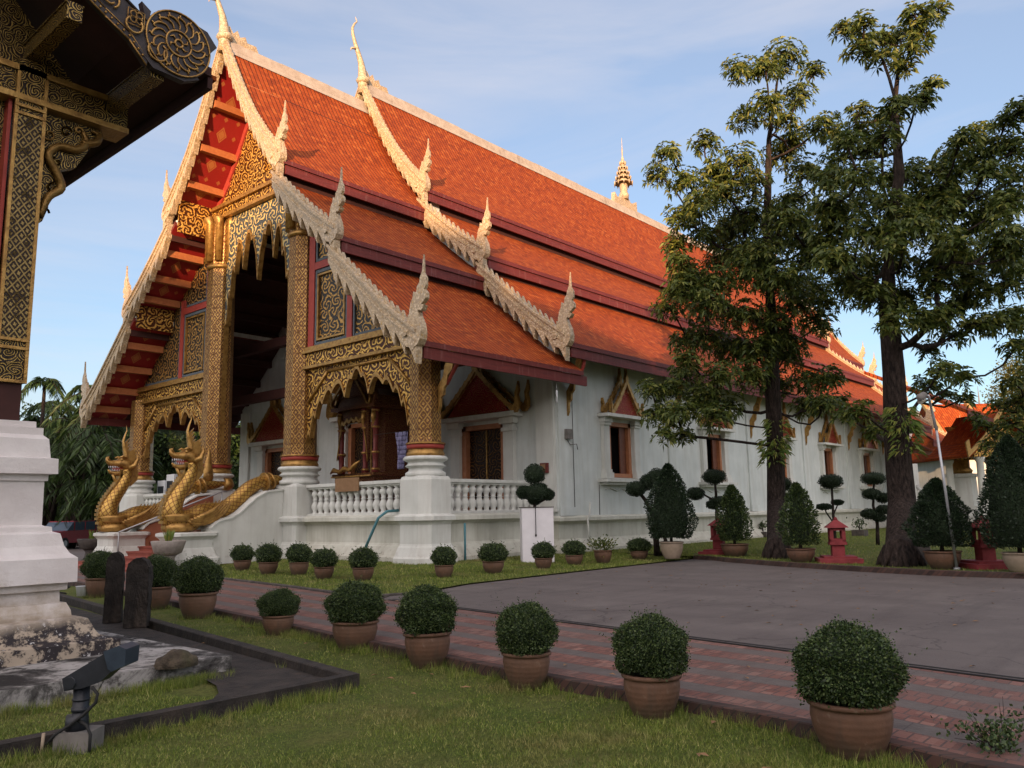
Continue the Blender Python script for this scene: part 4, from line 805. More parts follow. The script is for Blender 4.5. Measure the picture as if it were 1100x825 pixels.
# eave brackets
def bracket(b, x, y0, z0, dy, dz_, th=.12):
    P = [(0, -.7), (.10, -.5), (.12, -.1), (.28, .0), (.30, .28), (.46, .45), (.5, .8), (.72, 1.0), (.80, 1.35), (1.0, 1.75), (1.0, 2.0), (.7, 1.9), (.55, 1.5), (.35, 1.25), (.28, .8), (.1, .55), (0, .4)]
    b.prism([(y0-p[0]*dy, z0+p[1]*dz_) for p in P], 'yz', x-th/2, x+th/2); return b
for x in (6.25, 13.6, 21.1, 28.0, 34.7, 41.2): b = bracket(MB(), x, -.095, 5.55, .72, .80, .10); tp(b, 'eave_bracket', 'gold', bevel=.02)
b = bracket(MB(), .2, .26, 5.2, .85, .72, .10); tp(b, 'eave_bracket', 'gold', bevel=.02); b = MB(); b.tube([(6.25, -.5, 6.1), (6.25, -.85, 6.7), (6.25, -1.0, 7.3)], [.05, .07, .05], 6); tp(b, 'bracket_spine', 'redpaint'); b = MB(); b.tube([(.2, -.1, 5.5), (.2, -.55, 6.1), (.2, -.7, 6.6)], [.05, .07, .05], 6); tp(b, 'bracket_spine', 'redpaint')
b = MB(); b.box((6.02, -.24, 4.15), (6.32, -.092, 4.5)); b.tube([(6.1, -.12, 4.15), (6.3, -.14, 3.95), (6.7, -.12, 4.0), (6.75, -.12, 3.8)], [.014]*4, 5); tp(b, 'junction_box', 'concrete')
b = MB(); b.tube([(6.62, -.02, 7.6), (6.62, -.02, 1.46)], [.012]*2, 5); tp(b, 'wall_cable', 'kerbstone'); b = MB(); b.tube([(8.15, -.03, 2.55), (8.12, -.03, 1.46)], [.012]*2, 5); tp(b, 'wall_cable', 'kerbstone')
b = MB(); b.lathe([(.03, 0), (.035, .3), (.03, .42)], (4.6, -.9, 5.25), 8); b.tube([(4.6, -.9, 5.66), (4.6, -.9, 5.95)], [.008]*2, 4); tp(b, 'eave_lamp', 'plastic_white')
b = MB(); b.box((5.38, .25, 2.95), (5.515, .55, 3.3)); b.box((5.36, .3, 3.0), (5.379, .5, 3.25), 1); tp(b, 'wall_box', ['fascia', 'card'])
# drain pipes of the plinth
b = MB(); P = [PX(436, 530, -.75), PX(428, 546, -.75), PX(411, 595, -.9)]; b.tube([(.0, 1.9, 1.72), (-.42, 1.95, 1.70), (-.55, 2.2, 1.5), (-.75, 2.9, .1)], [.045]*4, 8); tp(b, 'drain_pipe', 'bluepipe'); b = MB(); b.tube([(1.15, -.12+.25, 1.3), (1.15, .12, .1)], [.035]*2, 8); tp(b, 'drain_pipe', 'bluepipe')
b = MB(); b.tube([(7.2, -.27, 1.9), (7.15, -.27, 1.5), (7.0, -.28, 1.3), (7.02, -.34, .5)], [.035]*4, 7); tp(b, 'drain_pipe', 'trim')
# ================================================================ staircase and naga statues
SZ = .16
st = thing('staircase', 'red painted staircase with sweeping white and terracotta side walls up to the temple porch', 'staircase', (-2.5, YC, 0))
def sp_(b, name, mats, par=st, o=(-2.5, YC, 0), bevel=0): return b.build(name, mats, par, off=o, bevel=bevel)
b = MB(); N = 9
for i in range(N):
    x0 = -4.3+i*.44; z1 = SZ+(1.58-SZ)*(i+1)/N; b.box((x0, 8.55, 0), (x0+.44+(.0 if i < N-1 else .3), 12.13, z1)); b.box((x0-.04, 8.551, z1-.045), (x0, 12.129, z1-.001))
b.box((-5.0, 7.4, -.1), (-4.3, 13.3, .17)); b.box((-5.6, 7.0, -.1), (-5.0, 13.7, .07)); sp_(b, 'steps', 'step')
SW = [(-3.25, .1), (-3.25, 1.22), (-3.18, 1.30), (-3.02, 1.42), (-2.8, 1.50), (-2.5, 1.56), (-2.2, 1.72), (-1.9, 1.98), (-1.6, 2.22), (-1.2, 2.42), (-.55, 2.50), (-.55, .1)]
for s in (1, -1):
    ya, yb = YC-s*2.95, YC-s*1.80
    b = MB(); b.prism(SW, 'xz', ya, ya+s*.6, 0); ob = sp_(b, 'side_wall', 'trim')
    b = MB(); b.prism([(x, z-.03) for x, z in SW], 'xz', ya+s*.605, yb, 0); sp_(b, 'inner_wall', 'terra')
    b = MB(); b.ribbon([(x, z+.06) for x, z in SW[1:-1]], [(x, z+.005) for x, z in SW[1:-1]], 'xz', ya-s*.05, yb+s*.04); sp_(b, 'wall_coping', 'trim')
    b = MB(); cx_, cy_ = -3.75, YC-s*2.38
    b.sweep(chamf(cx_, cy_, .62, .06), [(.22, -.1), (.22, .32), (.16, .36), (.03, .62), (0, .66), (0, .90), (.05, .96), (.14, 1.03), (.14, 1.12), (.0, 1.15)], closed=True, captop=True); sp_(b, 'pedestal', 'trim')
b = MB(); b.tube([(-4.2, 11.95, .15), (-4.2, 11.95, 1.15)], [.025]*2, 6); b.tube([(-4.2, 11.95, 1.15), (-.3, 11.95, 2.6), (-.1, 11.95, 2.6)], [.03]*3, 6); b.tube([(-.3, 11.95, 1.6), (-.3, 11.95, 2.6)], [.025]*2, 6); sp_(b, 'handrail', 'galv')
def naga(s, lab):
    yy = YC-s*2.38; o = (-3.75, yy, 1.12); t = thing('naga_statue', lab, 'statue', o, group='gilded naga statues flanking the staircase')
    def bd(b, n, m='gold', par=None, bevel=0): return b.build(n, m, par or t, off=o, bevel=bevel)
    # body: along the coping and up through the chest to the head
    P = [(.25, 2.95), (-.3, 2.88), (-.9, 2.84), (-1.5, 2.62), (-2.0, 2.20), (-2.5, 1.86), (-3.0, 1.80), (-3.35, 1.72), (-3.7, 1.52), (-4.05, 1.45), (-4.28, 1.62), (-4.30, 2.0), (-4.12, 2.4), (-3.88, 2.78), (-3.72, 3.12), (-3.74, 3.40)]
    Rr = [.13, .18, .22, .25, .27, .28, .29, .33, .38, .40, .38, .33, .28, .25, .235, .22]
    # smooth with Catmull-Rom
    def cr_(P, k=4):
        o_ = []
        for i in range(len(P)-1):
            p0 = P[max(i-1, 0)]; p1 = P[i]; p2 = P[i+1]; p3 = P[min(i+2, len(P)-1)]
            for j in range(k):
                u = j/k; o_.append(tuple(.5*((2*p1[c])+(-p0[c]+p2[c])*u+(2*p0[c]-5*p1[c]+4*p2[c]-p3[c])*u*u+(-p0[c]+3*p1[c]-3*p2[c]+p3[c])*u**3) for c in range(len(p1))))
        o_.append(P[-1]); return o_
    Q = cr_([(x, z, r) for (x, z), r in zip(P, Rr)])
    b = MB(); b.tube([(x, yy, z) for x, z, r in Q], [r for x, z, r in Q], 16, up=(0, 1, 0)); body = bd(b, 'body', 'scales')
    # belly plates down the throat
    b = MB(); 
    for i, (x, z, r) in enumerate(Q):
        if x < -3.9 or (x < -3.6 and z > 2.4):
            if i % 1 == 0:
                nx = Q[min(i+1, len(Q)-1)][0]-Q[i-1][0]; nz_ = Q[min(i+1, len(Q)-1)][1]-Q[i-1][1]; l = math.hypot(nx, nz_); ox, oz = -nz_/l, nx/l
                b.box((x+ox*r*.9-.06, yy-.15, z+oz*r*.9-.045), (x+ox*r*.9+.05, yy+.15, z+oz*r*.9+.045))
    bd(b, 'belly_plates', 'gold', body, .02)
    # head (faces -x)
    b = MB(); hz = 3.50; hx = -3.80
    b.tube([(hx+.18, yy, hz-.12), (hx+.08, yy, hz+.08), (hx-.12, yy, hz+.16), (hx-.40, yy, hz+.12), (hx-.62, yy, hz+.13), (hx-.76, yy, hz+.22), (hx-.80, yy, hz+.30)], [.25, .29, .25, .17, .13, .10, .04], 12, up=(0, 1, 0), flat=.8)
    b.tube([(hx+.10, yy, hz-.22), (hx-.15, yy, hz-.24), (hx-.42, yy, hz-.25), (hx-.62, yy, hz-.20), (hx-.70, yy, hz-.12)], [.2, .15, .11, .08, .03], 10, up=(0, 1, 0), flat=.8)
    for sg in (1, -1):
        b.lathe([(.01, -.07), (.055, -.04), (.07, 0), (.055, .04), (.01, .07)], (hx-.20, yy+sg*.17, hz+.27), 10)
        b.tube([(hx-.02, yy+sg*.2, hz+.32), (hx-.22, yy+sg*.24, hz+.38), (hx-.36, yy+sg*.2, hz+.34)], [.05, .05, .01], 6)
        b.tube([(hx+.1, yy+sg*.22, hz-.05), (hx+.3, yy+sg*.34, hz+.05), (hx+.42, yy+sg*.34, hz+.30), (hx+.38, yy+sg*.3, hz+.5)], [.10, .11, .07, .01], 6)
        b.tube([(hx-.70, yy+sg*.07, hz+.24), (hx-.76, yy+sg*.08, hz+.34), (hx-.70, yy+sg*.08, hz+.38)], [.05, .035, .01], 6)
    head = bd(b, 'head', 'gold')
    m_ = MB(); m_.tube([(hx-.1, yy, hz-.08), (hx-.40, yy, hz-.09), (hx-.52, yy, hz-.06)], [.10, .07, .02], 8, up=(0, 1, 0)); bd(m_, 'mouth', 'redpaint', head)
    te = MB()
    for k in range(6):
        for sg in (1, -1): te.tube([(hx-.28-.07*k, yy+sg*.09, hz+.02), (hx-.29-.07*k, yy+sg*.09, hz-.07)], [.02, .003], 5); te.tube([(hx-.25-.07*k, yy+sg*.08, hz-.17), (hx-.26-.07*k, yy+sg*.08, hz-.08)], [.02, .003], 5)
    bd(te, 'teeth', 'whitepaint', head)
    b = MB(); b.tube([(hx+.0, yy, hz+.22), (hx+.02, yy, hz+.48), (hx-.06, yy, hz+.74), (hx-.12, yy, hz+.98), (hx-.06, yy, hz+1.20), (hx+.02, yy, hz+1.40), (hx-.02, yy, hz+1.60)], [.19, .16, .12, .085, .06, .035, .006], 10, up=(0, 1, 0), flat=.6)
    for k in range(9):
        a = k/8; x0 = hx+.10+.22*a; z0 = hz+.40-.95*a; b.prism([(x0-.10, z0+.12), (x0-.04, z0-.18), (x0+.22, z0+.04), (x0+.36-.08*a, z0+.36)], 'xz', yy-.05-.003*k, yy+.05+.003*k)
    for k in range(5):
        a = k/4; x0 = hx-.02+.1*a; z0 = hz+.95-.5*a; b.prism([(x0-.02, z0), (x0+.02, z0-.16), (x0+.16, z0+.16)], 'xz', yy-.030-.003*k, yy+.030+.003*k)
    bd(b, 'crest', 'gold', head, .015)
    # chin beard
    b = MB(); b.tube([(hx-.50, yy, hz-.28), (hx-.38, yy, hz-.50), (hx-.30, yy, hz-.72), (hx-.38, yy, hz-.90)], [.05, .07, .05, .01], 7); bd(b, 'beard', 'gold', head)
    # collar at the foot of the neck, wing like flame curls at the side
    b = MB(); b.lathe([(.47, -.14), (.52, -.06), (.50, .0), (.54, .06), (.48, .12)], (-4.12, yy, 1.62), 20, sx=1.0, sy=.98); b.lathe([(.44, -.45), (.50, -.38), (.47, -.18)], (-4.08, yy, 1.62), 20); bd(b, 'collar', 'gold')
    for sg in (1, -1):
        b = MB()
        for k in range(5):
            a = k/4; pts = []
            for j in range(9):
                q = j/8; ang = R(200+150*q*(1-.15*a)); rr = .92-.15*k*.9; pts.append((-3.62+rr*.72*math.cos(ang)+.30*q+.25, yy+sg*(.40+.03*k), 1.72+rr*.80*math.sin(ang)*.7+.55*q))
            b.tube(pts, [.02+.07*math.sin(math.pi*min(1, .15+j/8)) for j in range(9)], 6)
        bd(b, 'flame_fin', 'gold')
    head.scale = (.84, .84, .96); head.location = ((1-.84)*(hx+.1+3.75), 0, (1-.96)*(hz-.2-1.12))
    # tail end with upright crest near the column
    b = MB(); b.lathe([(.33, -.05), (.36, 0), (.33, .05)], (0, 0, 0), 14)
    b2 = MB(); b2.tube([(-.75, yy, 2.84), (-.68, yy, 2.86)], [.31, .31], 14, up=(0, 1, 0)); b2.tube([(-.98, yy, 2.82), (-.91, yy, 2.83)], [.33, .33], 14, up=(0, 1, 0))
    if s < 0: b2.tube([(-.5, yy, 3.0), (-.48, yy, 3.3), (-.5, yy, 3.7), (-.47, yy, 4.1), (-.49, yy, 4.4)], [.2, .22, .15, .08, .01], 8, flat=.6); b2.tube([(.15, yy, 2.93), (.4, yy, 2.9), (.55, yy, 2.8)], [.27, .28, .15], 10, up=(0, 1, 0))
    bd(b2, 'tail_bands', 'gold'); return t
naga(1, 'gilded naga statue on the right pedestal, backed by the white sweeping stair wall')
naga(-1, 'gilded naga statue on the left pedestal of the staircase, in front of the palms')

# ================================================================ pulpit in the porch
pu = thing('pulpit', 'red and gilt carved wooden pulpit with arched opening and tiered roof inside the porch', 'pulpit', (2.6, 7.3, 1.58))
def pb(b, n, m, bevel=0): return b.build(n, m, pu, off=(2.6, 7.3, 1.58), bevel=bevel)
b = MB()
for k, (h, z0, z1) in enumerate(((1.65, 1.58, 1.9), (1.5, 1.9, 2.3), (1.6, 2.3, 2.45), (1.48, 2.45, 2.95), (1.58, 2.95, 3.08))): b.box((2.6-h*.8, 7.3-h, z0+.001*k), (2.6+h*.8, 7.3+h, z1))
pb(b, 'base', 'scroll_pulpit')
for (dx, dy) in ((-1, -1.3), (-1, 1.3), (1.05, -1.3), (1.05, 1.3), (-1, -.55)):
    b = MB(); b.lathe([(.16, 3.08), (.16, 3.2), (.10, 3.3), (.12, 3.7), (.17, 3.8), (.10, 3.9), (.11, 4.6), (.17, 4.7), (.11, 4.8), (.11, 5.25), (.2, 5.4)], (2.6+dx, 7.3+dy, 0), 8); pb(b, 'post', 'pulpitred')
b = MB(); top = []; bot = []
for i in range(31):
    t = i/30; yy = 8.75-2.35*t; a = abs(t-.5)*2; z = 5.0-1.2*max(0, a-.72)/.28-.25*a*a+.06*math.cos(t*40); bot.append((yy, z)); top.append((yy, 5.55+.5*(1-a)))
b.ribbon(top, bot, 'yz', 1.52, 1.62)
for k, (z0, hh, w_) in enumerate(((5.4, .12, 1.65), (5.52, .35, 1.45), (6.1, .10, 1.35), (6.2, .3, 1.1), (6.7, .08, 1.0), (6.78, .3, .75))): b.box((2.6-w_*.8, 7.3-w_, z0+.001*k), (2.6+w_*.8, 7.3+w_, z0+hh))
for zz, w_ in ((5.87, 1.45), (6.5, 1.1), (7.08, .75)):
    for s in (1, -1): b.prism([(7.3-w_, zz), (7.3, zz+w_*.62), (7.3+w_, zz)], 'yz', 2.6-s*w_*.8-.05, 2.6-s*w_*.8+.05)
b.lathe([(.3, 7.3), (.2, 7.7), (.08, 8.2), (.02, 8.8)], (2.6, 7.3, 0), 8)
for (dx, dy) in ((-1.15, -1.5), (-1.15, 1.5)): b.tube([(2.6+dx, 7.3+dy, 5.5), (2.6+dx, 7.3+dy*1.05, 5.9), (2.6+dx, 7.3+dy*1.0, 6.3)], [.14, .10, .01], 6)
pb(b, 'tiered_roof', 'scroll_pulpit')
g = MB(); g.ribbon([(y_, z+.10) for y_, z in bot], [(y_, z-.03) for y_, z in bot], 'yz', 1.46, 1.50)
for s_ in (1, -1):
    for (zz, w_, hh, xx) in ((5.45, 1.35, 1.35, 1.40), (5.87, 1.45, .9, 1.30), (6.5, 1.1, .68, 1.6), (7.08, .75, .5, 1.9)):
        tp0 = []; bt0 = []
        for i in range(17):
            q_ = i/16; yy_ = 7.3-(.0 if zz > 5.5 else -.28)+s_*w_*q_; z_ = zz+hh*(1-q_)**.85; tp0.append((yy_, z_+.06+.07*((i % 3) == 1))); bt0.append((yy_, z_-.06))
        g.ribbon(tp0, bt0, 'yz', xx-.04-.003*(s_ > 0), xx+.03)
    g.tube([(1.45, 7.58+s_*1.3, 5.4), (1.4, 7.58+s_*1.5, 5.7), (1.45, 7.58+s_*1.36, 6.1)], [.1, .08, .01], 6)
for (dx, dy) in ((-1, -1.3), (-1, 1.3), (-1, -.55)):
    for zz in (3.2, 3.8, 4.7, 5.3): g.lathe([(.15, -.04), (.19, 0), (.15, .04)], (2.6+dx, 7.3+dy, zz), 10)
    g.lathe([(.03, -.5), (.12, -.2), (.10, .0)], (2.6+dx-.1, 7.3+dy, 5.25), 6)
for k in range(3): g.box((1.27-.01*k, 5.8, 2.43+.26*k), (1.285, 8.8, 2.48+.26*k))
pb(g, 'gilt_trim', 'gold')
pu.scale = (1, .75, 1); pu.location.y = 5.95
b = MB(); b.box((2.0, 5.95, 3.08), (3.7, 6.5, 5.4)); pb(b, 'side_panel', 'scroll_pulpit'); b = MB(); b.tube([(1.2, 8.75, 3.12), (1.15, 8.4, 3.22), (1.2, 8.0, 3.14), (1.15, 7.6, 3.26), (1.2, 7.2, 3.2), (1.15, 6.8, 3.34), (1.2, 6.5, 3.5)], [.03, .09, .07, .09, .08, .09, .03], 8); pb(b, 'gilt_naga_rail', 'gold')
b = MB(); b.tube([(.6, 10.2, 1.58), (.6, 10.2, 3.0)], [.02]*2, 5); b.tube([(.6, 8.9, 1.58), (.6, 8.9, 3.0)], [.02]*2, 5)
for z in (3.0, 2.6): b.tube([(.6, 8.9, z), (.6, 10.2, z)], [.02]*2, 5)
for k in range(5): b.tube([(.6, 8.9+k*.26, 3.0), (.6, 9.16+k*.26, 2.6)], [.012]*2, 4); b.tube([(.6, 9.16+k*.26, 3.0), (.6, 8.9+k*.26, 2.6)], [.012]*2, 4)
o = b.build('metal_barrier', 'blackmetal', None, off=(.6, 9.5, 1.58), loc=(.6, 9.5, 1.58)); tag(o, 'small black metal lattice barrier standing on the porch beside the pulpit', 'barrier')
b = MB(); b.box((-.11, 3.75, 2.38), (-.08, 5.0, 2.83)); b.box((-.08, 3.8, 2.69), (.1, 4.95, 2.71)); o = b.build('signboard', 'card', None, off=(-.1, 4.4, 2.4), loc=(-.1, 4.4, 2.4)); tag(o, 'plain brown board hung over the balustrade in front of the pulpit', 'board')
CLY = float(PX(431, 475, 1.2)[1]); b = MB(); P = []
n = 10
for i in range(n):
    for j in range(8):
        def q(i, j): t = j/8; wv = .06*math.sin(i*1.9+j*.5); wd = .30*(1-.55*t); return (1.2+wv, CLY+(i/n-.5)*2*wd, 4.35-1.25*t)
        b.face([q(i, j), q(i+1, j), q(i+1, j+1), q(i, j+1)], smooth=True)
o = b.build('hanging_cloth', 'cloth', None, off=(1.2, CLY, 3.2), loc=(1.2, CLY, 3.2)); md = o.modifiers.new('s', 'SOLIDIFY'); md.thickness = .012; tag(o, 'lavender cloth hanging from a line inside the porch, left of the corner column', 'cloth')
b = MB(); b.tube([(1.2, CLY-1.6, 4.36), (1.2, CLY+1.4, 4.36)], [.008]*2, 4); o = b.build('cloth_line', 'blackmetal', None, off=(1.2, 4.2, 4.36), loc=(1.2, 4.2, 4.36)); tag(o, 'thin dark line the lavender cloth hangs from', 'line')
# white water coolers beyond the porch at the left
for i, (yy, hh, lab) in enumerate(((18.5, 2.0, 'taller white plastic cooling unit with dark grille behind the left balustrade'), (19.35, 1.75, 'lower white plastic cooling unit beside the taller one behind the left balustrade'))):
    t = thing('cooling_unit', lab, 'cooler', (1.2, yy, 1.58), group='white cooling units on the porch'); b = MB(); b.box((-.36, -.36, 0), (.36, .36, hh)); b.build('housing', 'plastic_white', t, bevel=.06)
    b = MB(); b.box((-.39, -.26, hh*.6), (-.362, .26, hh*.85)); b.build('grille', 'blackmetal', t); b = MB(); b.box((-.26, -.38, hh*.6), (.26, -.362, hh*.85)); b.build('grille', 'galv', t)

# ================================================================ small pavilion at the left
NP = (-13.3, -7.7)
PRF = [(.42, .05), (.41, .25), (.34, .27), (.26, .285), (.235, .31), (.202, .36), (.175, .42), (.144, .485), (.09, .505), (.015, .51), (.004, .583), (-.036, .668), (-.087, .67), (-.094, .805), (-.035, .814), (-.033, .895), (.042, .897), (.037, 1.17), (-.031, 1.225), (-.08, 1.311), (-.116, 1.45), (-.183, 1.474), (-.186, 1.527), (-.246, 1.539), (-.268, 1.551), (-.272, 2.057), (-.244, 2.06), (-.241, 2.133), (-.165, 2.14), (-.17, 2.317), (-.234, 2.329), (-.256, 2.549), (-.307, 2.60), (-.307, 2.683), (-.367, 2.684), (-.371, 2.761)]
pv = thing('small_pavilion', 'small old pavilion with limewashed stepped base, gold fretwork corner column and dark carved eaves', 'pavilion', (*NP, 0))
def vb(b, n, m, bevel=0, par=None): return b.build(n, m, par or pv, off=(*NP, 0), bevel=bevel)
b = MB(); SQ = [(-18.6, -3.4), (-18.6, -7.7), (-13.3, -7.7), (-13.3, -3.4)]
b.sweep(SQ, PRF, closed=True, captop=True); vb(b, 'base', 'limewash')
CY = -7.2; cxr = (PY(29.5, 445, CY)[0]+PY(47, 60, CY)[0])/2; cxl = (PY(5, 445, CY)[0]+PY(9, 60, CY)[0])/2
TB = 2.76
for (xx0, xx1, yy) in ((cxl, cxr, CY), (-18.2, -17.77, CY), (cxl, cxr, -4.1), (-18.2, -17.77, -4.1)):
    b = MB(); b.box((xx0, yy, 3.22), (xx1, yy+.44, 7.3)); c = vb(b, 'column', 'scroll_dark')
    b = MB(); b.box((xx0+.02, yy+.02, TB), (xx1-.02, yy+.42, 3.218)); vb(b, 'column_foot', 'maroon', par=c)
    b = MB()
    for xe in (xx0, xx1): b.box((xe-.02, yy-.02, 3.22), (xe+.02, yy+.02, 7.1))
    for zz in (3.22, 3.62, 3.72, 6.55, 6.65): b.box((xx0-.015, yy-.03, zz), (xx1+.015, yy-.001, zz+.035))
    vb(b, 'gilt_edge', 'gold', par=c)
    b = MB(); b.box((xx0-.01, yy-.012, 3.73), (xx1+.01, yy-.002, 6.54)); vb(b, 'fret_panel', 'lattice_near', par=c)
b = MB(); b.box((-17.7, -7.0, TB), (cxl-.03, -6.85, 7.0)); b.box((-17.7, -4.0, TB), (cxl, -3.9, 7.0)); b.box((-18.1, -6.8, TB), (-18.0, -4.1, 7.0)); b.box((cxr-.3, -6.7, TB), (cxr-.2, -4.2, 7.0)); vb(b, 'wall_panel', 'scroll_dark')
b = MB(); b.box((cxl-.07, -7.14, TB), (cxl-.03, -6.9, 7.1)); vb(b, 'red_post', 'redpaint')
# beams under the roof
b = MB(); b.box((-18.9, CY+.03, 6.82), (-12.75, CY+.33, 7.12)); vb(b, 'tie_beam', 'scroll_dark')
b = MB(); b.box((-18.9, CY+.0, 7.125), (-12.75, CY+.36, 7.20)); b.box((-18.9, CY-.03, 6.74), (-12.75, CY+.37, 6.815)); vb(b, 'beam_moulding', 'gold')
RF = [(-12.22, 7.22), (-12.7, 7.28), (-13.2, 7.46), (-13.8, 7.82), (-14.6, 8.6), (-15.4, 9.6), (-16.0, 10.5)]
for (xx, z) in ((-12.95, 7.20), (-13.95, 7.52), (-15.0, 8.5)):
    b = MB(); b.box((xx-.10, -8.44, z), (xx+.10, -3.3, z+.02)); b.box((xx-.085, -8.44, z-.2), (xx+.085, -3.3, z)); vb(b, 'purlin', 'scroll_dark')
for s, nm in ((1, 'roof_slope'), (-1, 'roof_slope')):
    b = MB()
    def rx(x): return x if s > 0 else -32.0-x
    for i in range(len(RF)-1):
        (xa, za), (xb, zb_) = RF[i], RF[i+1]; xa, xb = rx(xa), rx(xb); za += .14; zb_ += .14
        q = [(xa, -8.4, za+.1), (xb, -8.4, zb_+.1), (xb, -3.3, zb_+.1), (xa, -3.3, za+.1)]; b.face(q, 0, [(p[1], p[0]) for p in q]); b.face([(x, y_, z-.12) for x, y_, z in q], 1)
        for yy in (-8.4, -3.3): b.face([(xa, yy, za+.1), (xb, yy, zb_+.1), (xb, yy, zb_-.02), (xa, yy, za-.02)], 1)
    x0 = rx(RF[0][0]); b.face([(x0, -8.4, 7.46), (x0, -3.3, 7.46), (x0, -3.3, 7.34), (x0, -8.4, 7.34)], 1); b.box((x0-.04, -8.38, 7.18), (x0+.03, -3.32, 7.335), 1)
    for k in range(26): b.box((x0-.02, -8.35+k*.195, 7.34), (x0+.10, -8.35+k*.195+.15, 7.40), 0)
    vb(b, nm, ['tile', 'maroon'])
b = MB(); b.prism([(-18.6, 7.2), (-13.4, 7.2), (-13.9, 7.75), (-16, 10.2), (-18.1, 7.75)], 'xz', CY+.1, CY+.2); vb(b, 'gable_panel', 'scroll_dark')
for (yb, lab) in ((-8.5, 1), (-3.25, 0)):
    up_ = [(-15.9, 10.9), (-15.3, 10.0), (-14.6, 9.0), (-14.1, 8.35), (-13.52, 7.86), (-13.17, 7.64), (-13.0, 7.72)]; lo_ = [(-15.6, 10.2), (-15.1, 9.3), (-14.6, 8.45), (-14.03, 7.72), (-13.65, 7.47), (-13.36, 7.30), (-13.14, 7.06)]
    b = MB(); b.ribbon(up_, lo_, 'xz', yb-.04, yb+.04); b.tube([(x, yb-.045, z) for x, z in up_], [.02]*7, 5); bb = vb(b, 'bargeboard', 'lacquer')
    m2 = [(-32-x, z) for x, z in up_]; m3 = [(-32-x, z) for x, z in lo_]; b = MB(); b.ribbon(m2, m3, 'xz', yb-.04, yb+.04); vb(b, 'bargeboard', 'lacquer')
    b = MB(); wx, wz = -12.76, 7.50; b.tube([(wx, yb-.06, wz), (wx, yb+.06, wz)], [.43, .43], 36); b.prism([(wx+.05, wz+.40), (wx+.38, wz+.34), (wx+.52, wz+.18), (wx+.40, wz+.02)], 'xz', yb-.05, yb+.05); b.prism([(wx-.40, wz+.05), (wx-.36, wz+.28), (wx-.48, wz+.36), (wx-.44, wz+.22), (wx-.55, wz+.10)], 'xz', yb-.05, yb+.05)
    b.prism([(wx-.55, wz-.22), (wx-.3, wz-.44), (wx+.1, wz-.46), (wx+.3, wz-.36), (wx, wz-.2), (wx-.4, wz-.05)], 'xz', yb-.05, yb+.05)
    wh = vb(b, 'wheel_end', 'lacquer')
    g = MB()
    def arc(cx_, cz_, r, a0, a1, n=20): return [(cx_+r*math.cos(R(a0+(a1-a0)*i/n)), yb-.07, cz_+r*math.sin(R(a0+(a1-a0)*i/n))) for i in range(n+1)]
    g.tube(arc(wx, wz, .415, 0, 360, 40), [.012]*41, 5); g.tube(arc(wx, wz, .165, 0, 360, 30), [.014]*31, 5); g.tube(arc(wx, wz, .05, 0, 360, 14), [.016]*15, 5)
    for k in range(16):
        a = k*22.5; c0, s0 = math.cos(R(a)), math.sin(R(a)); c1, s1 = math.cos(R(a+12)), math.sin(R(a+12)); c2, s2 = math.cos(R(a+26)), math.sin(R(a+26))
        ctube(g, [(wx+.18*c0, yb-.07, wz+.18*s0), (wx+.25*c0, yb-.072, wz+.25*s0), (wx+.32*c1, yb-.072, wz+.32*s1), (wx+.35*c2, yb-.07, wz+.35*s2), (wx+.30*c2, yb-.07, wz+.30*s2)], [.006, .011, .014, .012, .004], 6)
        g.tube([(wx+.33*c0, yb-.07, wz+.33*s0), (wx+.385*c0, yb-.07, wz+.385*s0)], [.006, .014], 5)
    for k in range(6):
        a = R(k*60+15); g.tube([(wx+.05*math.cos(a), yb-.07, wz+.05*math.sin(a)), (wx+.11*math.cos(a), yb-.075, wz+.11*math.sin(a)), (wx+.13*math.cos(a+.35), yb-.07, wz+.13*math.sin(a+.35))], [.006, .014, .006], 5)
    g.build('gilt_relief', 'gold', wh, off=(*NP, 0))
    g = MB()
    for i in range(len(lo_)-1):
        (xa, za), (xb, zb_) = lo_[i], lo_[i+1]; n = max(2, int(math.hypot(xb-xa, zb_-za)/.07))
        for j in range(n):
            t = j/n; g.lathe([(.0, -.018), (.018, 0), (0, .018)], (xa+(xb-xa)*t, yb-.05, za+(zb_-za)*t+.05), 6, capt=False)
        g.tube([(xa, yb-.045, za), (xb, yb-.045, zb_)], [.012]*2, 4); g.tube([(xa, yb-.045, za+.10), (xb, yb-.045, zb_+.10)], [.008]*2, 4)
    for (cx_, cz_, r, a0, a1) in ((-13.62, 7.70, .11, -60, 210), (-13.62, 7.70, .06, 60, 330), (-14.25, 8.18, .17, -60, 220), (-14.25, 8.18, .09, 60, 340), (-14.9, 9.0, .2, -60, 220), (-13.32, 7.50, .10, 120, 400), (-13.02, 7.28, .12, 150, 420)):
        g.tube(arc(cx_, cz_, r, a0, a1, 12), [.014]*13, 5)
    qx, qz = -13.30, 7.60
    for k in range(4): a = R(45+90*k); g.tube(arc(qx+.05*math.cos(a), qz+.05*math.sin(a), .04, 0, 360, 10), [.010]*11, 5)
    for (ax, az) in ((-.1, -.1), (.1, -.1), (.1, .1), (-.1, .1)): pass
    g.tube([(qx-.1, yb-.06, qz-.1), (qx+.1, yb-.06, qz-.1), (qx+.1, yb-.06, qz+.1), (qx-.1, yb-.06, qz+.1), (qx-.1, yb-.06, qz-.1)], [.008]*5, 4)
    g.build('gilt_relief', 'gold', bb, off=(*NP, 0))
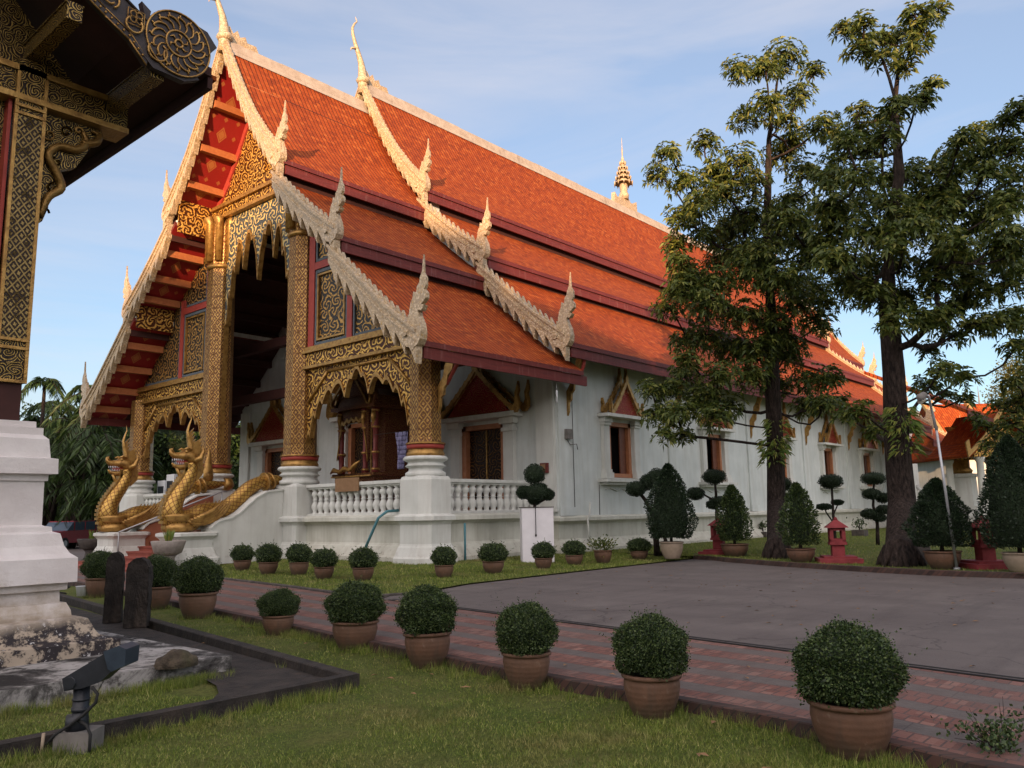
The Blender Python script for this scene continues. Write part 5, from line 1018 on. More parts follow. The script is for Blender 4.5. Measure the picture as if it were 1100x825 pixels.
# naga shaped bracket beside the column
b = MB(); x0 = cxr+.0; yk = CY+.18
b.prism([(x0, 5.25), (x0+.10, 5.3), (x0+.16, 5.5), (x0+.12, 5.62), (x0+.26, 5.72), (x0+.30, 5.9), (x0+.2, 6.0), (x0+.45, 6.12), (x0+.62, 6.45), (x0+.75, 6.72), (x0, 6.72)], 'xz', yk-.07, yk+.07); br_ = vb(b, 'bracket', 'scroll_dark')
b = MB(); ctube(b, [(x0+.06, yk-.08, 5.35), (x0+.14, yk-.1, 5.62), (x0+.28, yk-.1, 5.78), (x0+.2, yk-.11, 5.98), (x0+.10, yk-.11, 6.16), (x0+.22, yk-.11, 6.32), (x0+.42, yk-.11, 6.34), (x0+.55, yk-.1, 6.48), (x0+.50, yk-.1, 6.62)], [.04, .05, .055, .055, .05, .05, .055, .05, .03], 8)
ctube(b, [(x0+.50, yk-.1, 6.45), (x0+.66, yk-.11, 6.52), (x0+.70, yk-.1, 6.64), (x0+.60, yk-.1, 6.66)], [.05, .055, .045, .015], 7)
for (cx_, cz_, r_, a0) in ((.10, 5.42, .07, 0), (.2, 5.75, .08, 90), (.1, 6.45, .09, 200), (.3, 6.55, .08, 20), (.22, 6.12, .06, 120), (.45, 6.62, .06, 0)):
    b.tube([(x0+cx_+r_*(1-j/16)*math.cos(R(a0+j*28)), yk-.085, cz_+r_*(1-j/16)*math.sin(R(a0+j*28))) for j in range(15)], [.016]*14+[.006], 5); vb(b, 'gilt_naga', 'gold', par=br_)

# ================================================================ objects around
def single(b, name, mats, loc, label, cat, group=None, bevel=0):
    o = b.build(name, mats, None, bevel=bevel, loc=[float(c) for c in loc]); return tag(o, label, cat, group)
# two black weathered stone posts
p1 = G(147, 673, -.05); p2 = G(121, 668, -.05)
def roughen(o):
    m = o.modifiers.new('sub', 'SUBSURF'); m.subdivision_type = 'SIMPLE'; m.levels = 4; m.render_levels = 4
    tx_ = bpy.data.textures.new('stone', 'CLOUDS'); tx_.noise_scale = .12; d_ = o.modifiers.new('d', 'DISPLACE'); d_.texture = tx_; d_.strength = .045
def stone_post(h, w_, d_): 
    b = MB(); b.prism([(-w_/2, 0), (w_/2, 0), (w_/2, h*.86), (w_*.36, h*.95), (w_*.12, h), (-w_*.2, h*.985), (-w_*.42, h*.92), (-w_/2, h*.82)], 'xz', -d_/2, d_/2); return b
o = single(stone_post(1.05, .33, .27), 'stone_post', 'darkstone', p1, 'black weathered stone post, the nearer, right hand one of the pair', 'post', 'old stone posts', .04); o.rotation_euler.z = R(-38); roughen(o)
o = single(stone_post(1.12, .26, .25), 'stone_post', 'darkstone', p2+np.array([.0, .0, 0]), 'brownish black weathered stone post with notched top, the left hand one of the pair', 'post', 'old stone posts', .04); o.rotation_euler.z = R(-30); roughen(o)
p = G(188, 716, .08); b = MB(); b.lathe([(.21, 0), (.21, .06), (.15, .14), (.06, .18), (.0, .185)], n=9, smooth=False, sx=1.1, sy=.8, capt=False); o = single(b, 'rock', 'rock', p, 'brown mossy rock lying at the slab edge by the grass', 'rock'); m = o.modifiers.new('sub', 'SUBSURF'); m.levels = 1; m.render_levels = 2
tx = bpy.data.textures.new('n', 'CLOUDS'); tx.noise_scale = .25; d = o.modifiers.new('d', 'DISPLACE'); d.texture = tx; d.strength = .16; m.levels = 4; m.render_levels = 4
# spotlight on a concrete block
p = G(84, 806, GR); t = thing('spotlight', 'black garden floodlight on a short post and concrete block in the grass', 'spotlight', p, R(0))
yv = math.atan2(RT[1], RT[0])
t.rotation_euler.z = yv
b = MB(); b.box((-.13, -.12, 0), (.13, .12, .15)); b.build('concrete_block', 'concrete', t, bevel=.02)
b = MB(); b.tube([(-.02, 0, .15), (-.02, 0, .24), (0, 0, .25), (.0, 0, .46)], [.085, .08, .058, .058], 12); b.tube([(0, 0, .28), (0, 0, .31)], [.066, .066], 12); b.tube([(0, 0, .36), (0, 0, .375)], [.064, .064], 12); b.build('post', 'blackmetal', t)
b = MB(); b.prism([(-.09, .44), (-.11, .53), (-.04, .57), (.22, .72), (.28, .70), (.26, .58), (.17, .50), (.05, .46)], 'xz', -.085, .085); hs = b.build('lamp_housing', 'blackmetal', t, bevel=.008)
b = MB(); b.prism([(.20, .725), (.31, .765), (.37, .74), (.365, .62), (.27, .58), (.24, .60)], 'xz', -.115, .115); b.build('hood', 'bluemetal', hs, bevel=.006)
b = MB(); b.tube([(-.05, -.10, .50), (-.05, .10, .50)], [.045, .045], 10); b.build('hinge', 'blackmetal', hs)
b = MB(); b.tube([(.12, -.09, .47), (.17, -.10, .42), (.16, -.10, .36), (.07, -.1, .27), (-.03, -.1, .20), (-.12, -.12, .14), (-.17, -.13, .08)], [.012]*7, 6); b.tube([(.02, -.08, .24), (.10, -.10, .2), (.15, -.13, .14), (.15, -.14, .02)], [.011]*4, 6); b.build('cable', 'rubber', t)
b = MB(); b.tube([(-.20, -.14, 0), (-.19, -.14, .16)], [.012]*2, 6); b.build('conduit', 'clay_pale', t)
# stone bowls
def bowl(loc, mat, lab, r=.5, h=.95, plant=True):
    t = thing('bowl_planter', lab, 'planter', loc, group='stone bowls on stands by the staircase'); b = MB(); b.lathe([(.34, 0), (.34, .1), (.22, .2), (.2, .4), (.26, .48)], n=18); b.build('stand', mat, t)
    b = MB(); b.lathe([(.24, .48), (.40, .56), (r, .74), (r+.05, h-.02), (r+.02, h), (r-.05, h-.02), (r-.06, h-.08)], n=24); b.build('bowl', mat, t)
    if plant:
        P = []; D = []
        for k in range(26): a = random.uniform(0, 6.28); P.append((random.uniform(-.08, .08), random.uniform(-.08, .08), h-.1)); D.append((math.cos(a)*.28, math.sin(a)*.28, 1))
        V_, F_ = leaves(np.array(P), np.array(D), RNG.uniform(.3, .6, 26), .07, .15); mesh_np('plant', V_, F_, 'leaf_fern', t)
    return t
q = G(180, 600, .0); bowl(PX(180, 602, -4.9)*np.array([1, 1, 0]), 'bowlstone', 'grey stone bowl with a small green plant beside the right naga pedestal', .46, .93)
q = G(76, 598, 0); bowl((-3.9, 14.9, 0), 'kerbstone', 'black bowl planter on a stand in front of the red car', .46, .9)
# bucket and hose near the posts
p = G(88, 640, GR+.05); b = MB(); b.lathe([(.10, 0), (.13, .2), (.14, .21), (.12, .21)], n=16); single(b, 'bucket', 'plastic_white', p, 'small white bucket standing on the grass behind the stone posts', 'bucket')
b = MB(); b.tube([(.25*math.cos(a*.5)+.05*a/10, .18*math.sin(a*.5), .05+.012*a) for a in range(26)], [.018]*26, 5); single(b, 'hose_coil', 'rubber', G(78, 640, GR+.05)+np.array([-.35, .1, 0]), 'coil of dark hose lying beside the white bucket', 'hose')
# white board pedestal
p = np.array([2.35, -1.75, .10]); t = thing('display_stand', 'tall white painted box stand holding the two tier topiary', 'stand', p, R(-42)); b = MB(); b.box((-.48, -.26, 0), (.48, .26, 1.62)); b.build('box', 'whitepaint', t, bevel=.01)
b = MB(); b.box((-.50, -.28, 1.625), (.50, .28, 1.65)); b.build('top_board', 'kerbstone', t); b = MB(); b.tube([(-.07, -.31, 1.66), (-.07, -.30, .85)], [.012]*2, 5); b.lathe([(.02, -.08), (.03, -.04), (.012, 0)], (-.07, -.30, .85), 6); b.build('hanging_cord', 'rubber', t)
# red stone lanterns
def lantern():
    t = bpy.data.objects.new('garden_lantern', None); COL.objects.link(t); b = MB(); b.box((-.55, -.55, 0), (.55, .55, .12)); b.box((-.42, -.42, .12), (.42, .42, .18)); b.build('base', 'lantern', t, bevel=.02)
    b = MB(); b.box((-.16, -.16, .18), (.16, .16, .50)); b.box((-.22, -.22, .48), (.22, .22, .56)); b.build('stem', 'lantern', t, bevel=.012)
    b = MB()
    for sx in (1, -1):
        for sy in (1, -1): b.box((sx*.2, sy*.2, .56), (sx*.11, sy*.11, .92))
    b.box((-.2, -.2, .87), (.2, .2, .95)); b.box((-.2, -.2, .561), (.2, .2, .63)); b.box((-.05, -.2, .63), (.05, .2, .66)); b.build('fire_box', 'lantern', t, bevel=.008)
    b = MB(); b.lathe([(.40, .95), (.36, .985), (.0, 1.2)], n=4, smooth=False, rot=math.pi/4, capt=False); b.lathe([(.40, .95), (.0, .951)], n=4, smooth=False, rot=math.pi/4, capt=False); b.lathe([(.06, 1.16), (.04, 1.22), (.0, 1.25)], n=8); b.build('roof', 'lantern', t); return t
lt = lantern()
LL = [((773, 596), 'red stone garden lantern half hidden behind the potted shrub, furthest of the three', .2), ((901, 604), 'red stone garden lantern on a square base between the two big tree trunks', .5), ((1060, 610), 'red stone garden lantern at the right by the kerb, nearest of the three', .75)]
for i, (pp, lab, rz) in enumerate(LL):
    c = lt if i == 0 else copy_tree(lt); c.location = G(*pp, .1); c.rotation_euler.z = rz; tag(c, lab, 'lantern', 'red garden lanterns on the lawn')
    if i == 1: c.scale = (1.0, 1.0, .98)
# street lamp leaning
p = G(1028, 612, .1); tp_ = DP(1006, 462, float((np.array(p)-CAM)@FW)-.0); hd_ = DP(994, 430, float((np.array(p)-CAM)@FW)-.2)
t = thing('street_lamp', 'slim leaning galvanised street lamp post with a single cobra head by the potted shrub', 'street lamp', p)
b = MB(); b.tube([(0, 0, 0), tuple(tp_-p)], [.035, .028], 10); b.tube([(0, 0, 0), (0, 0, .05)], [.08, .07], 10); b.build('pole', 'galv', t)
q = tp_-p; h = hd_-p; b = MB(); b.tube([tuple(q), tuple(q+np.array([.02, .05, .35])), tuple((q+h)/2+np.array([.0, 0, .35])), tuple(h+np.array([.1, -.05, .12]))], [.035, .03, .028, .025], 8); b.build('arm', 'galv', t)
b = MB(); dd = (h-q)/np.linalg.norm(h-q); dd[2] = 0; b.tube([tuple(h+dd*-.1+np.array([0, 0, .12])), tuple(h+dd*.1+np.array([0, 0, .12])), tuple(h+dd*.45+np.array([0, 0, .04])), tuple(h+dd*.6)], [.04, .075, .095, .04], 12, flat=1.0); b.build('lamp_head', 'concrete', t)
b = MB(); b.tube([tuple(h+dd*.12+np.array([0, 0, .02])), tuple(h+dd*.50+np.array([0, 0, -.05]))], [.06, .065], 10); b.build('lens', 'lens', t)
# dark slab leaning by the tree, small pot stands
p = G(995, 607, .1); b = MB(); b.prism([(-.22, 0), (.22, 0), (.16, .8), (-.12, .82)], 'xz', -.05, .05); o = single(b, 'stone_slab', 'kerbstone', p, 'dark grey stone slab leaning beside the nearer big tree trunk', 'slab', bevel=.02); o.rotation_euler = (R(-12), 0, R(-40))
# ================================================================ plants
def sphere_pts(n, rx, ry, rz, rough=.06, seed=0, zmin=-1.0, fill=.0):
    r = np.random.default_rng(seed); d = unit(r.normal(size=(n, 3))); d = d[d[:, 2] > zmin]
    k = 1+rough*(np.sin(d[:, 0]*5+seed)*np.sin(d[:, 1]*6+1)+np.sin(d[:, 2]*7+d[:, 0]*4+seed))*.5
    rad = k*(1-r.uniform(0, 1, len(d))**2*.10)
    return d*rad[:, None]*np.array([rx, ry, rz]), d
def leaf_ball(name, rx, ry, rz, n, ls, mat, parent, c=(0, 0, 0), seed=0, stray=.02, rough=.06, zmin=-1):
    P, d = sphere_pts(n, rx, ry, rz, rough, seed, zmin); r = np.random.default_rng(seed+9)
    D = d*.7+r.normal(size=d.shape)*.75; ln = r.uniform(.6, 1.3, len(P))*ls
    st_ = r.uniform(0, 1, len(P)) < stray; P = P+d*(st_*r.uniform(0, .12, len(P)))[:, None]*rx*1.2
    V_, F_ = leaves(P+np.array(c), D, ln, ln*.62)
    return mesh_np(name, V_, F_, mat, parent)
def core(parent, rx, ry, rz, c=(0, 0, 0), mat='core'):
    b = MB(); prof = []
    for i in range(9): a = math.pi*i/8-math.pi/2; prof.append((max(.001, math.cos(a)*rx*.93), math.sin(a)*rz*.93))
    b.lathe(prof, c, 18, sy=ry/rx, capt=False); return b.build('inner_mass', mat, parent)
def pot_mesh(r, h): 
    b = MB(); b.lathe([(r*.62, 0), (r*.66, h*.04), (r*.80, h*.25), (r*.93, h*.50), (r*.985, h*.72), (r*.97, h*.86), (r*.96, h*.9), (r*1.05, h*.92), (r*1.06, h*.98), (r*1.02, h), (r*.9, h), (r*.88, h*.9)], n=28, capt=True); return b
def pot_ball(name, r_pot, h_pot, r_ball, hz, n, ls, seed, mat='leaf_box', low=-.65):
    t = bpy.data.objects.new(name, None); COL.objects.link(t); p = pot_mesh(r_pot, h_pot).build('pot', 'clay', t)
    b = MB(); b.lathe([(.001, h_pot*.9), (r_pot*.9, h_pot*.9)], n=16, capt=False); b.build('soil', 'soil', p)
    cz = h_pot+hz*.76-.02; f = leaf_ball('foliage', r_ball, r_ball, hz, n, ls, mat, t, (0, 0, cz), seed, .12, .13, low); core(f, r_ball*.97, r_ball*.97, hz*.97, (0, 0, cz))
    r = np.random.default_rng(seed+50); PP = []; DD = []; sb = MB()
    for k in range(46):
        d = r.normal(size=3); d[2] = abs(d[2])*.9-.15; d /= np.linalg.norm(d); p0 = np.array([0, 0, cz])+d*np.array([r_ball, r_ball, hz])*.95; l = r.uniform(.03, .11)*(1.5 if k < 6 else 1); p1 = p0+(d+np.array([0, 0, .4])+r.normal(size=3)*.25)*l
        sb.tube([tuple(p0), tuple(p1)], [.0022, .001], 3, cap=False)
        for q in np.linspace(.3, 1, 5): PP += [p0+(p1-p0)*q]*2; DD += [r.normal(size=3)+d*.4, r.normal(size=3)+d*.4]
    V_, F_ = leaves(np.array(PP), np.array(DD), ls*.95, ls*.5); mesh_np('shoot_leaves', V_, F_, mat, f); return t
protoN = [pot_ball('potted_bush', .285, .42, .35, .31, 19000, .023, s) for s in (1, 2, 3)]
protoM = [pot_ball('potted_bush', .26, .36, .33, .29, 3600, .040, s) for s in (4, 5, 6)]
def place(proto, used, loc, sc, rz, lab, cat, grp):
    c = proto if not used.get(proto.name) else copy_tree(proto); used[proto.name] = used.get(proto.name, 0)+1
    c.location = [float(v) for v in loc]; c.scale = sc; c.rotation_euler = (0, 0, rz); return tag(c, lab, cat, grp)
U = {}
# px, base y, top y, ball width px, pot width px
FG = [(922, 815, 672, 116, 84, 'large round box bush in a terracotta pot, nearest and rightmost of the front row'),
      (703, 772, 661, 82, 64, 'tall rounded box bush in terracotta pot, second from the right in the front row'),
      (566, 740, 648, 68, 56, 'neat box ball in a terracotta pot, third from the right in the front row'),
      (459, 717, 630, 69, 50, 'bushy box ball leaning right over its terracotta pot, midway along the front row'),
      (380, 698, 625, 64, 48, 'box ball in a brown pot between the leaning bush and the low tufted one'),
      (297, 682, 632, 44, 43, 'low tufted green bush in a wide streaked terracotta pot with bare rim'),
      (210, 665, 598, 52, 40, 'wide dark box ball in a dark brown pot just right of the stone posts'),
      (165, 655, 596, 44, 32, 'dark box ball in a terracotta pot partly behind the right stone post'),
      (105, 642, 591, 40, 34, 'dark box ball in a terracotta pot left of the stone posts')]
for i, (px, yb, yt, bw, pw, lab) in enumerate(FG):
    g = G(px, yb, GR); dep = float((g-CAM)@FW); d = ray(px, yt); topz = float(CAM[2]+d[2]*dep); wb = bw*dep/FOC; H = topz-GR
    g = G(px, yb, GR); g = g+np.array([FW[0], FW[1], 0])*(.07)
    k = wb/.76
    c = place(protoN[i % 3], U, (g[0], g[1], GR-.01), (k*(1+.04*math.sin(i*2.7)), k*(1-.04*math.sin(i*2.7)), H/(.42+.31*1.80)), i*1.7, lab, 'potted bush', 'clipped bushes in pots along the near side of the path')
    if i == 3: c.rotation_euler = (R(0), R(3), 1.2)
MID = [(225, 603, 585, 24, 'small box ball at the foot of the white sweeping stair wall'),
       (260, 613, 585, 24, 'small ball bush in a brown pot, second from left on the temple lawn'), (288, 617, 584, 27, 'box ball in a terracotta pot, third from the left on the temple lawn'),
       (321, 618, 583, 27, 'tallish box ball, fourth from the left on the temple lawn'), (348, 622, 589, 28, 'wide low box ball in terracotta pot, fifth from left on the temple lawn'),
       (390, 624, 588, 30, 'box ball in front of the blue drain pipe, nearest of the temple lawn pots'), (477, 621, 586, 27, 'box ball in terracotta pot standing before the corner pedestal'),
       (530, 616, 583, 31, 'wide box ball in a red brown pot left of the white box stand'), (584, 611, 582, 25, 'box ball in front of the foot of the white box stand'),
       (617, 607, 580, 25, 'box ball just right of the white box stand'), (648, 605, 582, 24, 'sparse straggly bush in a terracotta pot, between two box balls by the long wall'), (687, 601, 578, 25, 'box ball left of the tall conical shrub')]
for i, (px, yb, yt, bw, lab) in enumerate(MID):
    z0 = .05; g = G(px, yb, z0); dep = float((g-CAM)@FW); wb = bw*dep/FOC; topz = float(CAM[2]+ray(px, yt)[2]*dep); H = topz-z0; k = wb/.68
    if i == 10:
        t = thing('potted_bush', lab, 'potted bush', g, 0, 'clipped bushes in pots along the temple lawn'); pot_mesh(.27, .38).build('pot', 'clay', t)
        P = RNG.normal(size=(420, 3))*np.array([.17, .17, .10])+np.array([0, 0, .52]); V_, F_ = leaves(P, P-np.array([0, 0, .3]), .10, .045, .2); mesh_np('foliage', V_, F_, 'leaf', t); continue
    place(protoM[i % 3], U, (g[0], g[1], z0), (k, k, H/(.36+.29*1.82)), i*2.1, lab, 'potted bush', 'clipped bushes in pots along the temple lawn')
# conical shrubs in pots
def cone_shrub(lab, base, H, rad, pot, n, ls, mat, seed, loose=0.0, z0=.1, potm='clay'):
    g = G(*base, z0); t = thing('potted_shrub', lab, 'potted shrub', g, 0, 'tall potted shrubs on the lawn'); pot_mesh(*pot).build('pot', potm, t)
    r = np.random.default_rng(seed); hz = r.uniform(0, 1, n); ang = r.uniform(0, 6.283, n); zb = pot[1]+.08; Hc = H-zb
    prof = np.sin(np.clip((hz+.10)/1.10, 0, 1)**.62*math.pi)**.75; lump = 1+.10*np.sin(ang*3+hz*9+seed)+.07*np.sin(ang*7-hz*17)+loose*.25*np.sin(ang*4+hz*23)
    rr = rad*prof*lump*(1-r.uniform(0, 1, n)**2*(.22+loose*.5)); P = np.stack([rr*np.cos(ang), rr*np.sin(ang), zb+hz*Hc], 1)
    D = np.stack([np.cos(ang), np.sin(ang), np.full(n, .7)], 1)+r.normal(size=(n, 3))*.5; V_, F_ = leaves(P, D, r.uniform(.7, 1.3, n)*ls, ls*.45); f = mesh_np('foliage', V_, F_, mat, t)
    b = MB(); pr = []
    for i in range(10): h = i/9; pr.append((max(.004, rad*(.80-loose*.45)*math.sin(min(1, (h+.1)/1.1)**.62*math.pi)**.75), zb+.05+h*Hc*.94))
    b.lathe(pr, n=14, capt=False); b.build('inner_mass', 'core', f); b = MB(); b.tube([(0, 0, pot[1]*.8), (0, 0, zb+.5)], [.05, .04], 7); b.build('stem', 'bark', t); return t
cone_shrub('dense dark conical shrub in a pale pot by the long wall', (722, 600), 2.9, .72, (.36, .52), 9000, .075, 'leaf_dark', 3, .1, potm='clay_pale')
cone_shrub('loose leafy shrub in a brown pot, hiding the furthest red lantern', (790, 598), 2.2, .50, (.42, .40), 5000, .085, 'leaf_box', 4, .5)
cone_shrub('loose upright shrub in a brown pot immediately right of the farther big tree trunk', (861, 604), 2.15, .50, (.38, .38), 5000, .08, 'leaf_box', 5, .5)
cone_shrub('broad bushy shrub in a wide brown pot beside the leaning street lamp', (1014, 611), 2.1, .66, (.40, .42), 8000, .075, 'leaf_dark', 6, .25)
cone_shrub('very tall dense cypress like shrub in a pale pot at the right edge', (1098, 614), 3.0, .72, (.36, .42), 11000, .07, 'leaf_dark', 7, .12, potm='clay_pale')
# cloud pruned trees
def cloud_tree(lab, base, limbs, pads, sc, z0=.1, pot=None, mat='leaf_dark', name='cloud_pruned_tree', ls=.045, nleaf=900, dy=0.0):
    g = G(*base, z0) if len(base) == 2 else np.array(base); t = thing(name, lab, 'topiary', g, 0, 'cloud pruned topiary')
    if pot: pot_mesh(*pot).build('pot', 'clay', t)
    u = np.array([RT[0], RT[1], 0])
    def W(a, z, dd=0): return tuple(u*a*sc+np.array([FW[0], FW[1], 0])*dd+np.array([0, 0, z*sc]))
    for pts, r0, r1 in limbs:
        b = MB(); n = len(pts); b.tube([W(a, z) for a, z in pts], [r0+(r1-r0)*i/(n-1) for i in range(n)], 8); b.build('limb', 'bark', t)
    for k, (a, z, rx, rz) in enumerate(pads):
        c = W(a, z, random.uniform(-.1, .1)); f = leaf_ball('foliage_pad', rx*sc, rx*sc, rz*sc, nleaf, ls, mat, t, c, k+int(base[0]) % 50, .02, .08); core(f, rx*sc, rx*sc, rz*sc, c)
    return t
cloud_tree('two tier topiary, a ball above a wide cluster, growing on the white box stand', (2.3, -1.78, 1.72), [([(-.05, -.05), (0, .35), (-.02, .8)], .05, .04), ([(0, .1), (.28, .25)], .03, .025), ([(0, .1), (-.3, .3)], .03, .025)], [(-.02, 1.02, .31, .30), (.0, .45, .34, .24), (-.36, .48, .22, .19), (.36, .40, .21, .17), (-.02, .25, .2, .15), (.15, .58, .2, .16)], 1.0, nleaf=2200, ls=.04)
cloud_tree('twisted cloud pruned tree standing against the dense conical shrub in the pale pot', (706, 597), [([(0, 0), (-.02, .8), (-.06, 1.3), (-.3, 1.8), (-.55, 2.15)], .11, .05), ([(-.05, 1.3), (.05, 1.9), (.1, 2.4)], .08, .04), ([(.15, 0), (.3, .5), (.1, 1.2)], .07, .06)], [(-.62, 2.2, .33, .24), (-.22, 2.42, .25, .25), (.1, 2.55, .33, .3)], 1.0, nleaf=1500)
cloud_tree('cloud pruned tree with three dark pads behind the furthest red lantern', (772, 592), [([(0, 0), (0, 1.2), (.02, 2.0), (.0, 2.5)], .07, .04), ([(0, 1.75), (-.4, 2.0), (-.65, 2.0)], .04, .03), ([(0, 1.5), (.15, 1.75), (.5, 1.8)], .04, .03)], [(0, 2.65, .42, .27), (-.72, 2.05, .32, .22), (.25, 1.75, .5, .2), (-.1, 1.65, .25, .15)], 1.0, nleaf=1500)
cloud_tree('cloud pruned tree with two small pads peeping between the trunk and the loose shrub', (846, 590), [([(0, 0), (-.05, 1.2), (.05, 1.9), (.0, 2.3)], .06, .03)], [(-.02, 2.35, .3, .24), (-.1, 1.85, .24, .22), (-.15, 1.45, .2, .18)], 1.0, nleaf=1200)
cloud_tree('umbrella shaped grey green topiary with flat top behind the middle red lantern', (898, 590), [([(0, 0), (.0, 1.2), (.02, 2.2)], .06, .04), ([(0, .9), (-.25, 1.3), (-.3, 1.5)], .03, .02), ([(0, 1.2), (.2, 1.6)], .03, .02)], [(.02, 2.4, .42, .26), (-.28, 1.5, .26, .1), (.2, 1.65, .2, .08)], 1.0, nleaf=1500)
cloud_tree('cloud pruned tree of four stacked pads beside the nearer big tree trunk', (943, 586), [([(0, 0), (.05, .8), (-.05, 1.5), (.05, 2.4)], .08, .04)], [(.06, 2.55, .46, .24), (-.1, 1.95, .34, .2), (.35, 1.8, .25, .18), (-.25, 1.2, .3, .18), (.3, 1.35, .28, .16), (.1, 1.05, .25, .14)], 1.0, nleaf=1400)
# small things at the foot of the long wall
for (px, yb, lab) in ((735+85, 578, 'tiny pot with a dry plant at the foot of the long wall'), (924, 576, 'tiny pot with a red leaved plant at the wall foot between the topiaries')):
    g = G(px, yb, .14); t = thing('small_pot', lab, 'plant pot', g, 0, 'small pots at the foot of the long wall'); b = MB(); b.box((-.3, -.3, 0), (.3, .3, .3)); b.build('block', 'kerbstone', t, bevel=.03)
    P = RNG.normal(size=(160, 3))*np.array([.15, .15, .12])+np.array([0, 0, .6]); V_, F_ = leaves(P, RNG.normal(size=(160, 3)), .12, .06); mesh_np('foliage', V_, F_, 'leaf_box', t); b = MB(); b.tube([(0, 0, .3), (0, 0, .6)], [.03, .02], 6); b.build('stem', 'bark', t)
# creeper at the lower right corner
t = thing('creeper', 'low sprawling creeper with thin stems at the lower right corner by the path kerb', 'plant', G(1085, 822, GR))
P = []; D = []
for k in range(26):
    a = random.uniform(-.3, 3.4); L0 = random.uniform(.2, .75); 
    for j in range(26): q = j/25; P.append((math.cos(a)*L0*q*.9+random.gauss(0, .04), math.sin(a)*L0*q*.6+random.gauss(0, .04), .08+random.uniform(.0, .16)*(1-q*.4)+.15*L0*q)); D.append((random.gauss(0, 1), random.gauss(0, 1), .7))
V_, F_ = leaves(np.array(P), np.array(D), RNG.uniform(.022, .045, len(P)), .022); mesh_np('foliage', V_, F_, 'leaf_box', t)
b = MB()
for k in range(12): a = random.uniform(.2, 3.1); l = random.uniform(.3, .6); b.tube([(0, 0, .02), (math.cos(a)*l*.5, math.sin(a)*l*.3, .16), (math.cos(a)*l, math.sin(a)*l*.5, .16+random.uniform(0, .25))], [.004, .003, .001], 4)
b.build('stem', 'bark', t)

